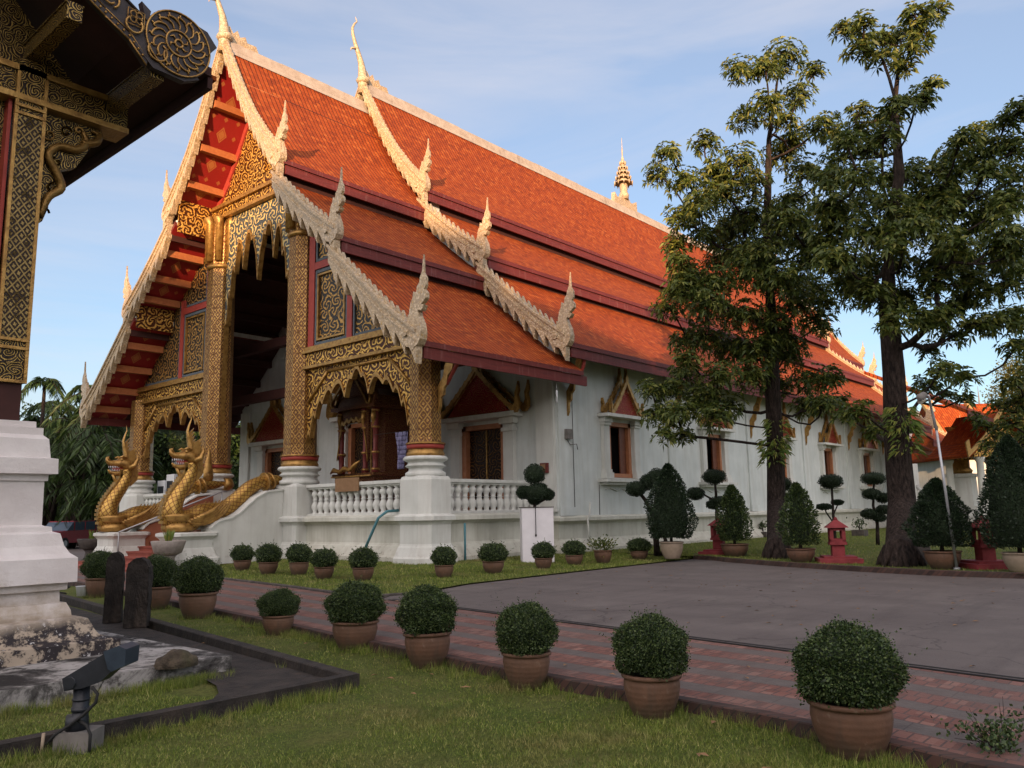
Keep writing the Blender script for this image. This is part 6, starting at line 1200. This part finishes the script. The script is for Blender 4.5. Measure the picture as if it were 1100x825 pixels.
# ================================================================ the big trees
def big_tree(lab, base, trunk, clumps, depth, seed, per=34, crown='leaf', z0=.12, fern=None, spread=1.5, depth_c=0.0, leafn=6, sz=.20, rtr=.36):
    r = np.random.default_rng(seed); g = G(*base, z0); dep = depth; t = thing('tree', lab, 'tree', g, 0, 'large shade trees in front of the temple')
    def W(px, py, dd=0): return DP(px, py, dep+dd)-g
    nodes = []; par = []; rad = []; istr = []
    tr = [np.array([0, 0, 0.0])]+[W(px, py) for px, py in trunk]
    n = 0
    for i in range(len(tr)-1):
        k = max(2, int(np.linalg.norm(tr[i+1]-tr[i])/.6))
        for j in range(k): nodes.append(tr[i]+(tr[i+1]-tr[i])*j/k); par.append(len(nodes)-2); istr.append(True)
    nodes.append(tr[-1]); par.append(len(nodes)-2); istr.append(True); ntr = len(nodes)
    C_ = []; base_c = list(clumps)
    for i, (px, py, rp) in enumerate(base_c):
        if py < 195 or py > 390: continue
        nb = sorted(((px-q[0])**2+(py-q[1])**2, q) for q in base_c if q != (px, py, rp))[:3]
        q = nb[int(r.integers(0, 3))][1]
        if r.uniform() < .6: clumps = clumps+[((px+q[0])/2+r.uniform(-5, 5), (py+q[1])/2+r.uniform(-5, 5), (rp+q[2])*.42)]
    for (px, py, rp) in clumps:
        dd = r.uniform(-spread, spread); C_.append((W(px, py, dd), rp*dep/FOC))
    ax = np.array([nd for nd in nodes])
    order = sorted(range(len(C_)), key=lambda i: np.min(np.linalg.norm(ax-C_[i][0], axis=1)))
    tips = []
    for i in order:
        c = C_[i][0]; N_ = np.array(nodes); d = np.linalg.norm(N_-c, axis=1); pen = np.maximum(0, N_[:, 2]-(c[2]-.15))*3; pen = pen+np.where(N_[:, 2] < 3.2, 4, 0)
        k = int(np.argmin(d+pen)); a = N_[k]; L_ = d[k]; m = max(2, int(L_/.45)); up_ = np.array([0, 0, L_*.12])
        prev = k; jit = r.normal(size=3)*L_*.08
        for j in range(1, m+1):
            q = j/m; p = a+(c-a)*q-up_*math.sin(q*math.pi)+jit*math.sin(q*math.pi); nodes.append(p); par.append(prev); istr.append(False); prev = len(nodes)-1
        tips.append((prev, C_[i][1]))
    ch = [[] for _ in nodes]
    for i, p in enumerate(par):
        if p >= 0: ch[p].append(i)
    rad = [0]*len(nodes)
    for i in range(len(nodes)-1, -1, -1):
        s_ = sum(rad[c]**2.2 for c in ch[i]); rad[i] = max(.028, s_**(1/2.2))
    tz = nodes[ntr-1][2]
    for i in range(ntr):
        h = nodes[i][2]/tz; rad[i] = rtr*(1-.75*h) if h < .48 else max(.035, rtr*(.64-(h-.48)*1.25*(2.4 if h < .62 else 1))*(1 if h < .62 else .5)) if h < .62 else rtr*.42*(1-(h-.62)/.38)+.03
    b = MB(); P = [tuple(nodes[i]) for i in range(ntr)]; rr = [rad[i] for i in range(ntr)]; P = [(0, 0, -.1), (0, 0, .08), (0, 0, .3)]+P[1:]; rr = [rtr*1.22, rtr*1.16, rtr*1.04]+rr[1:]
    b.tube(P, rr, 14)
    for k in range(6):
        a = k*1.05+seed; b.tube([(math.cos(a)*rtr*.7, math.sin(a)*rtr*.7, .45), (math.cos(a)*rtr*1.2, math.sin(a)*rtr*1.2, .12), (math.cos(a)*rtr*1.45, math.sin(a)*rtr*1.45, -.06)], [rtr*.28, rtr*.22, rtr*.10], 7)
    b.build('trunk', 'bark', t)
    b = MB(); done = set()
    for i in range(ntr, len(nodes)):       # limb chains
        if i in done: continue
        chain = [par[i], i]; done.add(i); cur = i
        while True:
            nx_ = [c for c in ch[cur] if c not in done]
            if not nx_: break
            cur = max(nx_, key=lambda c: rad[c]); done.add(cur); chain.append(cur)
        rs = [min(rad[c], rad[chain[1]]*1.05) for c in chain]; b.tube([tuple(nodes[c]) for c in chain], rs, 7, cap=False)
    # twigs and leaves
    PP = []; DD = []; SS = []
    for (ni, cr_) in tips:
        c = nodes[ni]; m = int(per*max(.35, (cr_/.62))**1.6)
        for k in range(m):
            d = r.normal(size=3); d /= np.linalg.norm(d); q = c+d*np.array([1, 1, .72])*cr_*r.uniform(.3, 1.35); 
            if k < m*.30:
                b.tube([tuple(c+(q-c)*.05), tuple((c+q)/2+r.normal(size=3)*.03), tuple(q)], [.014, .009, .005], 4, cap=False)
            ax_ = unit((q-c)[None]+np.array([[0, 0, .25]]))[0]
            e1 = np.cross(ax_, r.normal(size=3)); e1 /= np.linalg.norm(e1); e2 = np.cross(ax_, e1); ls = sz*r.uniform(.75, 1.2); a0 = r.uniform(0, 6.28)
            for j in range(leafn):
                a = a0+j*6.283/leafn+r.uniform(-.2, .2); D = e1*math.cos(a)+e2*math.sin(a)+ax_*r.uniform(.1, .55); PP.append(q); DD.append(D); SS.append(ls*r.uniform(.75, 1.15))
    b.build('limbs', 'bark', t)
    PP = np.array(PP); DD = np.array(DD); SS = np.array(SS); V_, F_ = leaves(PP, DD, SS, SS*.34, .35); mesh_np('crown', V_, F_, crown, t)
    if fern:
        for (px, py, rp) in fern:
            c = W(px, py, -.35); n_ = 170; rr_ = rp*dep/FOC; a = r.uniform(0, 6.28, n_); P = c+np.stack([np.cos(a)*.25, np.sin(a)*.25, r.uniform(-.8, .8, n_)*rr_*1.2], 1); D = np.stack([np.cos(a), np.sin(a), r.uniform(-.5, .5, n_)], 1)
            V_, F_ = leaves(P, D, r.uniform(.15, .32, n_), .07, .5); mesh_np('fern', V_, F_, 'leaf_fern', t)
    return t
C1 = [(795,76,16),(840,61,20),(822,72,14),(875,76,12),(856,103,16),(825,112,16),(802,126,15),(882,134,16),(894,145,12),(756,153,14),(718,164,13),(707,187,14),(737,195,17),(768,182,16),(795,172,18),(752,221,16),(779,206,18),(806,195,18),(840,164,18),(863,183,18),(730,233,15),(756,252,17),(726,263,14),(779,244,19),(806,229,20),(833,229,20),(852,214,18),(806,267,20),(775,279,18),(737,294,17),(833,262,20),(860,248,20),(882,229,17),(885,190,14),(730,310,17),(768,305,20),(806,292,20),(844,300,22),(870,280,18),(718,330,15),(756,334,20),(795,338,22),(833,345,22),(859,326,20),(880,310,16),(737,365,17),(779,372,20),(814,376,20),(845,380,20),(806,403,20),(833,412,18),(772,403,18),(735,400,15),(700,418,13),(722,420,17),(703,446,14),(726,444,17),(749,433,17),(768,448,15),(714,466,10),(735,468,10),(783,436,14),(866,434,15),(886,433,14),(871,408,18),(893,405,14),(899,430,12),(850,150,14),(842,130,14), (760,425,16),(880,350,16),(760,360,18)]
C2 = [(909,30,12),(928,25,12),(924,50,13),(943,42,14),(966,38,15),(982,16,14),(1003,12,12),(990,32,14),(947,61,12),(978,52,14),(972,70,12),(1001,92,12),(985,107,14),(962,115,14),(959,130,12),(947,126,12),(924,118,11),(924,141,15),(909,153,14),(901,168,15),(932,160,16),(949,148,14),(894,191,17),(924,191,19),(947,190,17),(978,187,18),(1005,183,18),(1024,166,16),(1031,152,14),(1054,143,15),(1081,130,14),(1096,116,13),(1070,157,17),(1046,172,16),(1092,160,17),(1024,191,18),(1005,206,19),(1060,187,18),(1089,191,20),(894,221,19),(924,219,19),(955,221,20),(985,218,20),(1016,225,20),(1046,214,19),(1085,214,20),(890,248,18),(924,248,20),(955,252,20),(985,244,20),(1016,256,20),(1046,244,20),(1081,248,20),(901,279,19),(932,282,20),(962,282,20),(1005,282,20),(1035,276,18),(1073,279,19),(890,275,14),(917,312,18),(942,318,18),(970,319,18),(1005,303,18),(990,338,17),(1024,330,15),(1054,315,16),(1085,305,18),(1024,361,12),(997,376,13),(1046,349,13),(1077,345,17),(1010,398,13),(1035,405,12),(993,414,13),(1036,428,8),(1018,424,9),(1092,372,15),(909,447,12),(924,441,12),(940,462,11),(1005,345,13),(960,345,14),(1095,340,16),(1040,300,16),(1065,230,18),(1000,230,18),(1095,270,18)]
big_tree('tall slender evergreen shade tree, farther of the two, overhanging the long wall', (836, 599), [(834, 540), (833, 480), (830, 420), (828, 330), (824, 240), (826, 150), (836, 80)], C1, 27.2, 5, per=135, fern=[(835, 468, 20), (829, 485, 14)], spread=1.8, rtr=.33)
big_tree('massive evergreen shade tree with thick trunk, the nearer of the two big trees', (968, 607), [(969, 540), (963, 470), (960, 400), (954, 330), (955, 260), (966, 190), (961, 110), (968, 50)], C2, 22.75, 11, per=130, fern=[(973, 470, 18), (968, 450, 14)], spread=1.9, rtr=.40)
C3 = [(1088,410,14),(1095,430,16),(1072,436,11),(1060,458,11),(1085,455,14),(1098,470,14),(1070,470,10),(1075,484,13),(1094,492,14),(1062,478,9),(1050,450,8),(1110,440,18),(1115,400,20),(1120,470,20),(1110,370,18),(1130,350,24)]
big_tree('dark leaved tree at the right edge with branches reaching over the far pavilion', (1125, 606), [(1125, 520), (1126, 460), (1124, 380)], C3, 24.5, 21, per=80, spread=1.0, rtr=.22)
t = thing('yellow_tree', 'yellow leaved tree far behind the lantern at the right edge', 'tree', (29, -13.2, 0))
C4 = [(1082, 402), (1092, 395), (1088, 425), (1100, 415), (1074, 425), (1106, 400), (1095, 445)]; PP = []
for (px, py) in C4:
    c = DP(px, py, 45)-np.array([29, -13.2, 0]); PP.append(c+RNG.normal(size=(500, 3))*.35)
PP = np.concatenate(PP); V_, F_ = leaves(PP, RNG.normal(size=PP.shape), .16, .08); mesh_np('crown', V_, F_, 'leaf_yellow', t)
c = DP(1092, 420, 45)-np.array([29, -13.2, 0]); b = MB(); b.tube([(c[0], c[1], 0), tuple(c)], [.18, .08], 8)
for (px, py) in C4: q = DP(px, py, 45)-np.array([29, -13.2, 0]); b.tube([(c[0], c[1], c[2]*.75), tuple(q)], [.06, .02], 5)
b.build('trunk', 'bark', t)
# bare twiggy branch in front of the pale sky
# ================================================================ background
def leafy_mass(t, c, rx, ry, rz, n, ls, mat, seed, coremat=True):
    r = np.random.default_rng(seed); m = 9; cs = [(c[0]+r.uniform(-.55, .55)*rx, c[1]+r.uniform(-.55, .55)*ry, c[2]+r.uniform(-.5, .55)*rz) for _ in range(m)]; Ps = []; ds = []
    for q in cs:
        k = r.uniform(.38, .62); d = unit(r.normal(size=(n//m, 3))); rad = (1-r.uniform(0, 1, (len(d), 1))**2*.4); Ps.append(np.array(q)+d*rad*np.array([rx, ry, rz])*k); ds.append(d)
    P = np.concatenate(Ps); D = np.concatenate(ds)+r.normal(size=P.shape)*.6; V_, F_ = leaves(P, D, r.uniform(.6, 1.4, len(P))*ls, ls*.5, .3); f = mesh_np('crown', V_, F_, mat, t)
    if coremat:
        b = MB()
        for q in cs:
            b.lathe([(.05, -rz*.3), (rx*.30, -rz*.16), (rx*.34, 0), (rx*.28, rz*.2), (.05, rz*.32)], q, 8, sy=ry/rx, capt=False)
        b.build('inner_mass', 'core', f)
    return f
BG = [(60, 62, 560, 440, 'leafy dark tree behind the naga and the red car'), (110, 60, 560, 428, 'dark tree behind the left roof corner'), (160, 56, 560, 452, 'dense tree seen through the left porch bay'), (205, 58, 560, 440, 'dense tree seen behind the left gilded column'), (255, 62, 560, 445, 'leafy tree seen through the open porch beside the white wall'), (300, 70, 560, 430, 'far tree behind the porch wall'), (20, 66, 560, 430, 'far tree left of the palms behind the small pavilion')]
for i, (px, dep, yb, yt, lab) in enumerate(BG):
    d = DP(px, 556, dep); H = float(DP(px, yt, dep)[2]); t = thing('background_tree', lab, 'tree', (float(d[0]), float(d[1]), 0), 0, 'trees behind the temple at the left')
    leafy_mass(t, (0, 0, H*.52), 4.2, 4.2, H*.50, 9000, .34, 'leaf_far', 40+i); b = MB(); b.tube([(0, 0, 0), (0, 0, H*.6)], [.3, .15], 8); b.build('trunk', 'bark', t)
def palm(px, dep, topy, nfr, L_, lab, bushy=True, seed=0):
    d = DP(px, 556, dep); r = np.random.default_rng(seed); H = float(DP(px, topy, dep)[2]); t = thing('palm', lab, 'palm', (float(d[0]), float(d[1]), 0), 0, 'palms behind the temple at the left')
    PP = []; DD = []; b = MB()
    heads = [(0, 0, H)] if not bushy else [(r.uniform(-1.6, 1.6), r.uniform(-1.6, 1.6), H*h) for h in (1, .9, .8, .68, .55, .42)]
    for (hx, hy, hz_) in heads:
        for k in range(nfr):
            a = r.uniform(0, 6.28); el = r.uniform(.2, 1.25); P0 = np.array([hx, hy, hz_-.6]); dirh = np.array([math.cos(a), math.sin(a), 0]); pts = []
            for j in range(13):
                q = j/12; pts.append(P0+dirh*L_*math.cos(el)*q*1.1+np.array([0, 0, L_*(math.sin(el)*q-1.0*q*q*.95)]))
            b.tube([tuple(p) for p in pts[::2]], [.04-.005*j for j in range(7)], 4, cap=False)
            for j in range(1, 12):
                for u_ in (0, .33, .66):
                    p = pts[j]+(pts[j+1]-pts[j])*u_ if j < 12 else pts[j]; tg = pts[min(j+1, 12)]-pts[j-1]; tg = tg/np.linalg.norm(tg); sd_ = np.cross(tg, [0, 0, 1]); sd_ = sd_/max(np.linalg.norm(sd_), 1e-3)
                    for sg in (1, -1): PP.append(p); DD.append(sd_*sg*.9+tg*.6+np.array([0, 0, -.35])+r.normal(size=3)*.1)
        b.tube([(hx*.3, hy*.3, 0), (hx, hy, hz_-.5)], [.14, .10], 7)
    b.build('stems', 'bark', t); PP = np.array(PP); V_, F_ = leaves(PP, np.array(DD), r.uniform(.5, .85, len(PP)), .085, .28); mesh_np('fronds', V_, F_, 'leaf_far', t); return t
palm(38, 50, 398, 9, 1.5, 'slim feather palm sticking up beside the pavilion column', False, 3)
palm(68, 48, 408, 12, 3.0, 'bushy feather palm clump with drooping fronds behind the left naga', True, 4)
palm(98, 52, 425, 12, 3.0, 'feather palm clump between the naga and the left roof corner', True, 5)
palm(45, 55, 430, 12, 2.8, 'dense low palm clump just right of the pavilion base', True, 6)
palm(128, 46, 452, 10, 2.4, 'drooping palm fronds hanging under the left roof corner', True, 8)
# hedge line closing the horizon beyond the temple, both sides
t = tag(MB().build('dummy', 'core'), 'x', 'x'); bpy.data.objects.remove(t)
def far_wood(lab, x0, y0, x1, y1, h, n, seed):
    r = np.random.default_rng(seed); q = r.uniform(0, 1, n); P = np.stack([x0+(x1-x0)*q+r.normal(size=n)*2, y0+(y1-y0)*q+r.normal(size=n)*2, r.uniform(0, 1, n)*h*(.75+.25*np.sin(q*37)*np.sin(q*91))], 1)
    V_, F_ = leaves(P, r.normal(size=P.shape), r.uniform(.5, 1.1, n), .5); o = mesh_np('far_trees', V_, F_, 'leaf_far'); return tag(o, lab, 'trees', kind='stuff')
far_wood('far dark belt of trees beyond the left side of the grounds', -30, 75, 60, 75, 9, 26000, 2)
far_wood('far belt of trees beyond the right side of the grounds', 95, 40, 95, -70, 5.5, 24000, 3)
# cars behind the stairs
def car(loc, rz, paint, lab):
    t = thing('parked_car', lab, 'car', loc, rz, 'cars parked behind the staircase'); b = MB()
    b.prism([(-2.1, .35), (2.1, .35), (2.15, .75), (2.0, .95), (1.0, 1.02), (-2.0, 1.05), (-2.15, .8)], 'xz', -.85, .85); b.build('body', paint, t, bevel=.06)
    b = MB(); b.prism([(-1.9, 1.05), (1.0, 1.03), (.45, 1.5), (-1.6, 1.52)], 'xz', -.76, .76); c = b.build('cabin', 'glass', t, bevel=.04)
    b = MB(); b.box((-1.6, -.74, 1.50), (.42, .74, 1.56)); 
    for xx in (-1.62, -.6, .38): b.box((xx-.05, -.775, 1.04), (xx+.05, -.765, 1.52)); b.box((xx-.05, .765, 1.04), (xx+.05, .775, 1.52))
    b.build('roof', paint, t, bevel=.03)
    for sx in (-1.35, 1.35):
        for sy in (-.82, .82):
            w_ = MB(); w_.tube([(sx, sy-.1, .33), (sx, sy+.1, .33)], [.33, .33], 18); wh = w_.build('wheel', 'rubber', t); w_ = MB(); w_.tube([(sx, sy-.11, .33), (sx, sy+.11, .33)], [.18, .18], 12); w_.build('rim', 'galv', wh)
    for sy in (-.6, .6): b = MB(); b.box((2.05, sy-.18, .68), (2.17, sy+.18, .84)); b.build('headlight', 'lens', t)
    b = MB(); b.box((2.1, -.38, .62), (2.16, .38, .84)); b.build('grille', 'blackmetal', t); b = MB(); b.box((2.08, -.8, .38), (2.22, .8, .56)); b.build('bumper', 'galv', t); return t
car(DP(70, 582, 47)*np.array([1, 1, 0]), R(215), 'carred', 'red car with pale windscreen facing the yard, nearest of the parked cars')
car(DP(100, 570, 54)*np.array([1, 1, 0]), R(200), 'carmaroon', 'dark maroon car parked behind the red car')
b = MB(); b.box((-.02, 8, 0), (.0, 8.02, .1))
# far right: open pavilion with white columns, halls and spires
rp = DP(1064, 556, 50); t = thing('open_pavilion', 'small open pavilion with white columns, gilded gable and orange roof at the far right', 'pavilion', (float(rp[0]), float(rp[1]), 0), yv+R(8)); t.scale = (.9, .9, .88)
b = MB()
for k, (h, z0, z1) in enumerate(((2.6, 0, .35), (2.35, .35, .7), (2.1, .7, 1.0))): b.box((-h, -h, z0), (h, h, z1+.001*k))
b.build('base', 'trim', t, bevel=.03)
for (dx, dy) in ((-1.55, -1.55), (-.0, -1.55), (1.55, -1.55), (-1.55, 1.55), (1.55, 1.55)):
    b = MB(); b.lathe([(.36, 1.0), (.36, 1.2), (.26, 1.35), (.25, 1.6), (.22, 4.6), (.32, 4.8), (.34, 4.95)], (dx, dy, 0), 12); b.build('column', 'trim', t)
b = MB(); b.box((-2.1, -1.8, 4.95), (2.1, -1.55, 5.35)); b.box((-2.1, 1.55, 4.95), (2.1, 1.8, 5.35)); b.box((-2.1, -1.55, 4.95), (-1.85, 1.55, 5.35)); b.box((1.85, -1.55, 4.95), (2.1, 1.55, 5.35)); b.prism([(-2.0, 5.35), (2.0, 5.35), (0, 7.6)], 'xz', -1.75, -1.6); b.build('gable', 'scroll_gold', t)
for s in (1, -1):
    b = MB(); b.prism([(s*2.7, 4.9), (s*1.5, 5.9), (0, 7.9), (0, 8.05), (s*1.55, 6.05), (s*2.75, 5.05)], 'xz', -2.2, 2.4); b.build('roof', 'tile', t)
    b = MB(); b.prism([(s*2.9, 4.9), (s*1.5, 6.1), (0, 8.1), (0, 8.4), (s*1.6, 6.4), (s*2.7, 5.4), (s*2.75, 6.1), (s*3.0, 5.9)], 'xz', -2.35, -2.22); b.build('bargeboard', 'goldflat', t)
b = MB(); b.tube([(0, -2.3, 8.2), (0, -2.5, 8.8), (0, -2.4, 9.6)], [.1, .07, .01], 6); b.build('finial', 'goldflat', t)
# orange-roofed hall behind it
hp = DP(1085, 556, 75); t = thing('far_hall', 'distant orange tiled hall behind the open pavilion at the right edge', 'building', (float(hp[0]), float(hp[1]), 0), yv)
b = MB(); b.box((-6, -4, 0), (9, 4, 6)); b.build('wall', 'trim', t)
b = MB(); b.prism([(-5, 5.6), (0, 10.8), (5, 5.6)], 'yz', -7, 10); b.build('roof', 'tile', t)
b = MB()
for k in range(3): b.prism([(-7.2+k*.02, 5.4), (-7.2+k*.02, 5.6)][:0] or [(-5.2, 5.5), (0, 10.9), (0, 11.3), (-5.3, 6.0)], 'yz', -7.2+k*4, -6.95+k*4)
b.build('bargeboard', 'goldflat', t)
gp = DP(1010, 556, 95); t = thing('grey_building', 'distant building with a plain grey sheet roof beyond the rear of the temple', 'building', (float(gp[0]), float(gp[1]), 0), yv)
b = MB(); b.box((-7, -4, 0), (12, 6, 8.6)); b.build('wall', 'trim', t); b = MB(); b.prism([(-4.6, 8.4), (1, 12.6), (6.6, 8.4)], 'yz', -7.5, 12.5); b.build('roof', 'greyroof', t)
sp_p = DP(1065, 556, 110); t = thing('distant_spire', 'thin dark pointed spire on the horizon at the right', 'spire', (float(sp_p[0]), float(sp_p[1]), 0)); b = MB(); b.lathe([(2.2, 0), (2.0, 5), (1.2, 8), (.6, 10), (.25, 12), (.12, 15), (.02, 17.5)], n=12); b.build('spire', 'greyroof', t)
# rear entrance block of the temple: big gilt column, pedestal and stairs
t = thing('rear_porch', 'rear side porch with a stout gilt column on a pale pedestal', 'porch', (46, -1.5, 0))
def rb(b, n, m): return b.build(n, m, t, off=(46, -1.5, 0))
cc = DP(1037, 556, 52); b = MB(); b.box((cc[0]-.9, cc[1]-.9, 0), (cc[0]+.9, cc[1]+.9, 1.5)); b.box((cc[0]-.7, cc[1]-.7, 1.5), (cc[0]+.7, cc[1]+.7, 3.3)); b.box((cc[0]-.85, cc[1]-.85, 3.3), (cc[0]+.85, cc[1]+.85, 3.5)); rb(b, 'pedestal', 'trim')
b = MB(); b.lathe([(.6, 3.5), (.7, 3.7), (.55, 3.9), (.55, 6.2), (.7, 6.5)], (cc[0], cc[1], 0), 14); rb(b, 'column', 'gold')
b = MB()
ra, rb2 = DP(985, 522, 48), DP(1008, 545, 46)
b.tube([tuple(ra), tuple(rb2)], [.09, .09], 8); b.tube([tuple(ra-np.array([0, 0, .9])), tuple(rb2-np.array([0, 0, .9]))], [.09, .09], 8)
for k in range(7): q = ra+(rb2-ra)*k/6; b.tube([(q[0], q[1], q[2]-.9), tuple(q)], [.05, .05], 6)
rb(b, 'stair_rail', 'trim')
q1 = DP(1000, 470, 50); q2 = DP(1045, 505, 53); b = MB(); b.prism([(q1[1]-3.2, 6.6), (q1[1]+2.0, 9.4), (q1[1]+2.0, 9.2), (q1[1]-3.2, 6.4)], 'yz', q1[0]-5, q2[0]+5); rb(b, 'roof', 'tile'); b = MB(); b.box((q1[0]-5, q1[1]-3.25, 6.1), (q2[0]+5, q1[1]-3.15, 6.55)); rb(b, 'eave_fascia', 'fascia')
# trees outside the frame behind the camera: they shade the yard and the lower walls
sun2 = np.array([-math.cos(R(SUN_AZ)), -math.sin(R(SUN_AZ))]); perp = np.array([-sun2[1], sun2[0]]); T0 = None
for i in range(17):
    o_ = np.array([0, 6])+sun2*(100+4*math.sin(i*2.3))+perp*(-80+i*10.0); H = 25.6+1.3*math.sin(i*1.9)+.8*math.sin(i*4.1)
    if T0 is None:
        T0 = thing('rain_tree', 'x', 'tree', (0, 0, 0)); leafy_mass(T0, (0, 0, 14), 8.5, 8.5, 10, 22000, .9, 'leaf_far', 77, True)
        b = MB()
        for k in range(15): a = k*2.4; b.lathe([(.1, -3.8), (3.8, -2.2), (5.0, 0), (3.8, 2.6), (.1, 4.2)], (3.6*math.cos(a)*(k > 0), 3.6*math.sin(a)*(k > 0), 1.5+k*1.25), 9, capt=False)
        b.build('inner_mass', 'core', T0); b = MB(); b.tube([(0, 0, 0), (0, 0, 14)], [.8, .4], 10); b.build('trunk', 'bark', T0); c = T0
    else: c = copy_tree(T0)
    c.location = (float(o_[0]), float(o_[1]), 0); c.scale = (1, 1, H/23.5); c.rotation_euler.z = i*1.3; tag(c, 'tall spreading shade tree of the belt behind the viewer', 'tree', 'shade tree belt outside the view')
# ================================================================ grass
def blades(P, h, wd, lean=.5):
    n = len(P); a = RNG.uniform(0, 6.283, n); s_ = np.stack([np.cos(a), np.sin(a), np.zeros(n)], 1)*wd[:, None]*.5; b2 = RNG.uniform(0, 6.283, n); l = np.stack([np.cos(b2), np.sin(b2), np.zeros(n)], 1)*(h*lean*RNG.uniform(.1, 1, n))[:, None]
    up_ = np.zeros((n, 3)); up_[:, 2] = h; V_ = np.stack([P-s_, P+s_, P+up_+l], 1).reshape(-1, 3); return V_, np.arange(3*n).reshape(n, 3)
def front_pts(n):
    u = RNG.uniform(0, 1, n); px = RNG.uniform(-60, 1160, n); py = 655+(900-655)*RNG.uniform(0, 1, n)**.85; out = []
    dx = FW[None]+RT[None]*((px-550)/FOC)[:, None]-UP[None]*((py-412.5)/FOC)[:, None]; t_ = (GR-CAM[2])/dx[:, 2]; P = CAM+dx*t_[:, None]; x, y = P[:, 0], P[:, 1]
    ok = (x < np.interp(y, [-40, -16.49, -16.0, -15.45, -14.94, -13.6, -11.85, -9.83, -8.37, -7.36, -5.85, -4.19, 60], [-11.9, -11.28, -11.14, -10.98, -10.88, -10.78, -10.62, -10.34, -10.15, -9.98, -9.75, -9.5, -.3])-.13) & (y > -22) & (y < 3)
    ok &= ~((x < -12.2) & (y > -9.45)) & ~((y > -11.14) & (y < -10.86) & (x < -11.8))
    kx = -9.9+(y-2.5)*(-11.95+9.9)/(-10.98-2.5); ok &= ~((np.abs(x-kx-.1) < .16) & (y > -11.1)); ok &= ~((x < kx) & (x > -13.0-.25*np.sin(y*3)) & (y > -10.9))
    P = P[ok]; P[:, 2] = GR+.01; return P
P = front_pts(330000); nz_ = np.sin(P[:, 0]*2.1+np.sin(P[:, 1]*1.7)*1.5)*np.sin(P[:, 1]*2.6+P[:, 0]); keep = RNG.uniform(0, 1, len(P)) < (.72+.3*nz_); P = P[keep]; nz_ = nz_[keep]
h = (.014+.022*RNG.uniform(0, 1, len(P))**2)*(1+.35*nz_); dist = np.linalg.norm(P-CAM, axis=1); V_, F_ = blades(P, h, .0022+.0009*dist*.5, 1.1); tag(mesh_np('lawn_grass', V_, F_, 'blade'), 'short green grass of the front lawn with drier patches', 'grass', kind='stuff')
# taller tufts: by the path kerb, round the pots, by the slab edge
T_ = []
for i in range(260): y = random.uniform(-17.5, -4); T_.append((near_edge(y)-.10-abs(random.gauss(0, .12)), y))
for (px, yb, *_r) in FG: g = G(px, yb, GR); T_ += [(g[0]+math.cos(a)*.26, g[1]+math.sin(a)*.26) for a in np.linspace(0, 6.28, 14)]
for i in range(110): T_.append((random.uniform(-15, -12.6), -9.5-abs(random.gauss(0, .08))))
for i in range(120): x = random.uniform(-16, -12); T_.append((x, -11.2-abs(random.gauss(0, .1))))
for i in range(60): T_.append((random.gauss(-12.9, .25), random.gauss(-9.62, .1)))
T_ = np.array(T_); n = 26; C_ = np.repeat(T_, n, 0); P = np.concatenate([C_+RNG.normal(size=C_.shape)*.03, np.full((len(C_), 1), GR)], 1); V_, F_ = blades(P, RNG.uniform(.04, .13, len(P)), np.full(len(P), .005), .6); tag(mesh_np('grass_tufts', V_, F_, 'blade'), 'longer grass tufts along the kerbs and around the pots', 'grass', kind='stuff')
def ruled_pts(A, B, n, z0, z1, rows=None):
    k = len(A)-1; s_ = RNG.uniform(0, k-1e-6, n); i = s_.astype(int); f = (s_-i)[:, None]; A_ = np.array([tuple(p) for p in A]); B_ = np.array([tuple(p) for p in B]); t_ = RNG.uniform(0, 1, n)[:, None]
    p = (A_[i]*(1-f)+A_[i+1]*f)*(1-t_)+(B_[i]*(1-f)+B_[i+1]*f)*t_; t1 = t_[:, 0]; z = z0+(z1-z0)*(t1*t1*(3-2*t1)); return np.concatenate([p, z[:, None]], 1)
P = ruled_pts(*LA, 70000, .03, .16); P2 = ruled_pts(*LB, 120000, .10, .18); P2 = P2[(P2[:, 0] < 45) & (P2[:, 1] > -17)]; P = np.concatenate([P, P2]); V_, F_ = blades(P, RNG.uniform(.03, .07, len(P)), np.full(len(P), .014), .7); tag(mesh_np('far_lawn_grass', V_, F_, 'blade'), 'short grass of the lawns beside the temple wall', 'grass', kind='stuff')
# fallen leaves and litter
b = MB()
for k in range(160):
    x, y = random.uniform(-12, 4), random.uniform(-16, -5)
    if x < near_edge(y)+.1: z = GR+.03
    else: z = .012
    a = random.uniform(0, 6.28); s_ = random.uniform(.03, .06); b.face([(x+s_*math.cos(a), y+s_*math.sin(a), z+.004), (x+s_*.4*math.cos(a+1.6), y+s_*.4*math.sin(a+1.6), z+.015), (x-s_*math.cos(a), y-s_*math.sin(a), z+.004), (x-s_*.4*math.cos(a+1.6), y-s_*.4*math.sin(a+1.6), z+.01)])
tag(b.build('fallen_leaves', 'card'), 'scattered dry fallen leaves on paving, asphalt and lawn', 'leaves', kind='stuff')
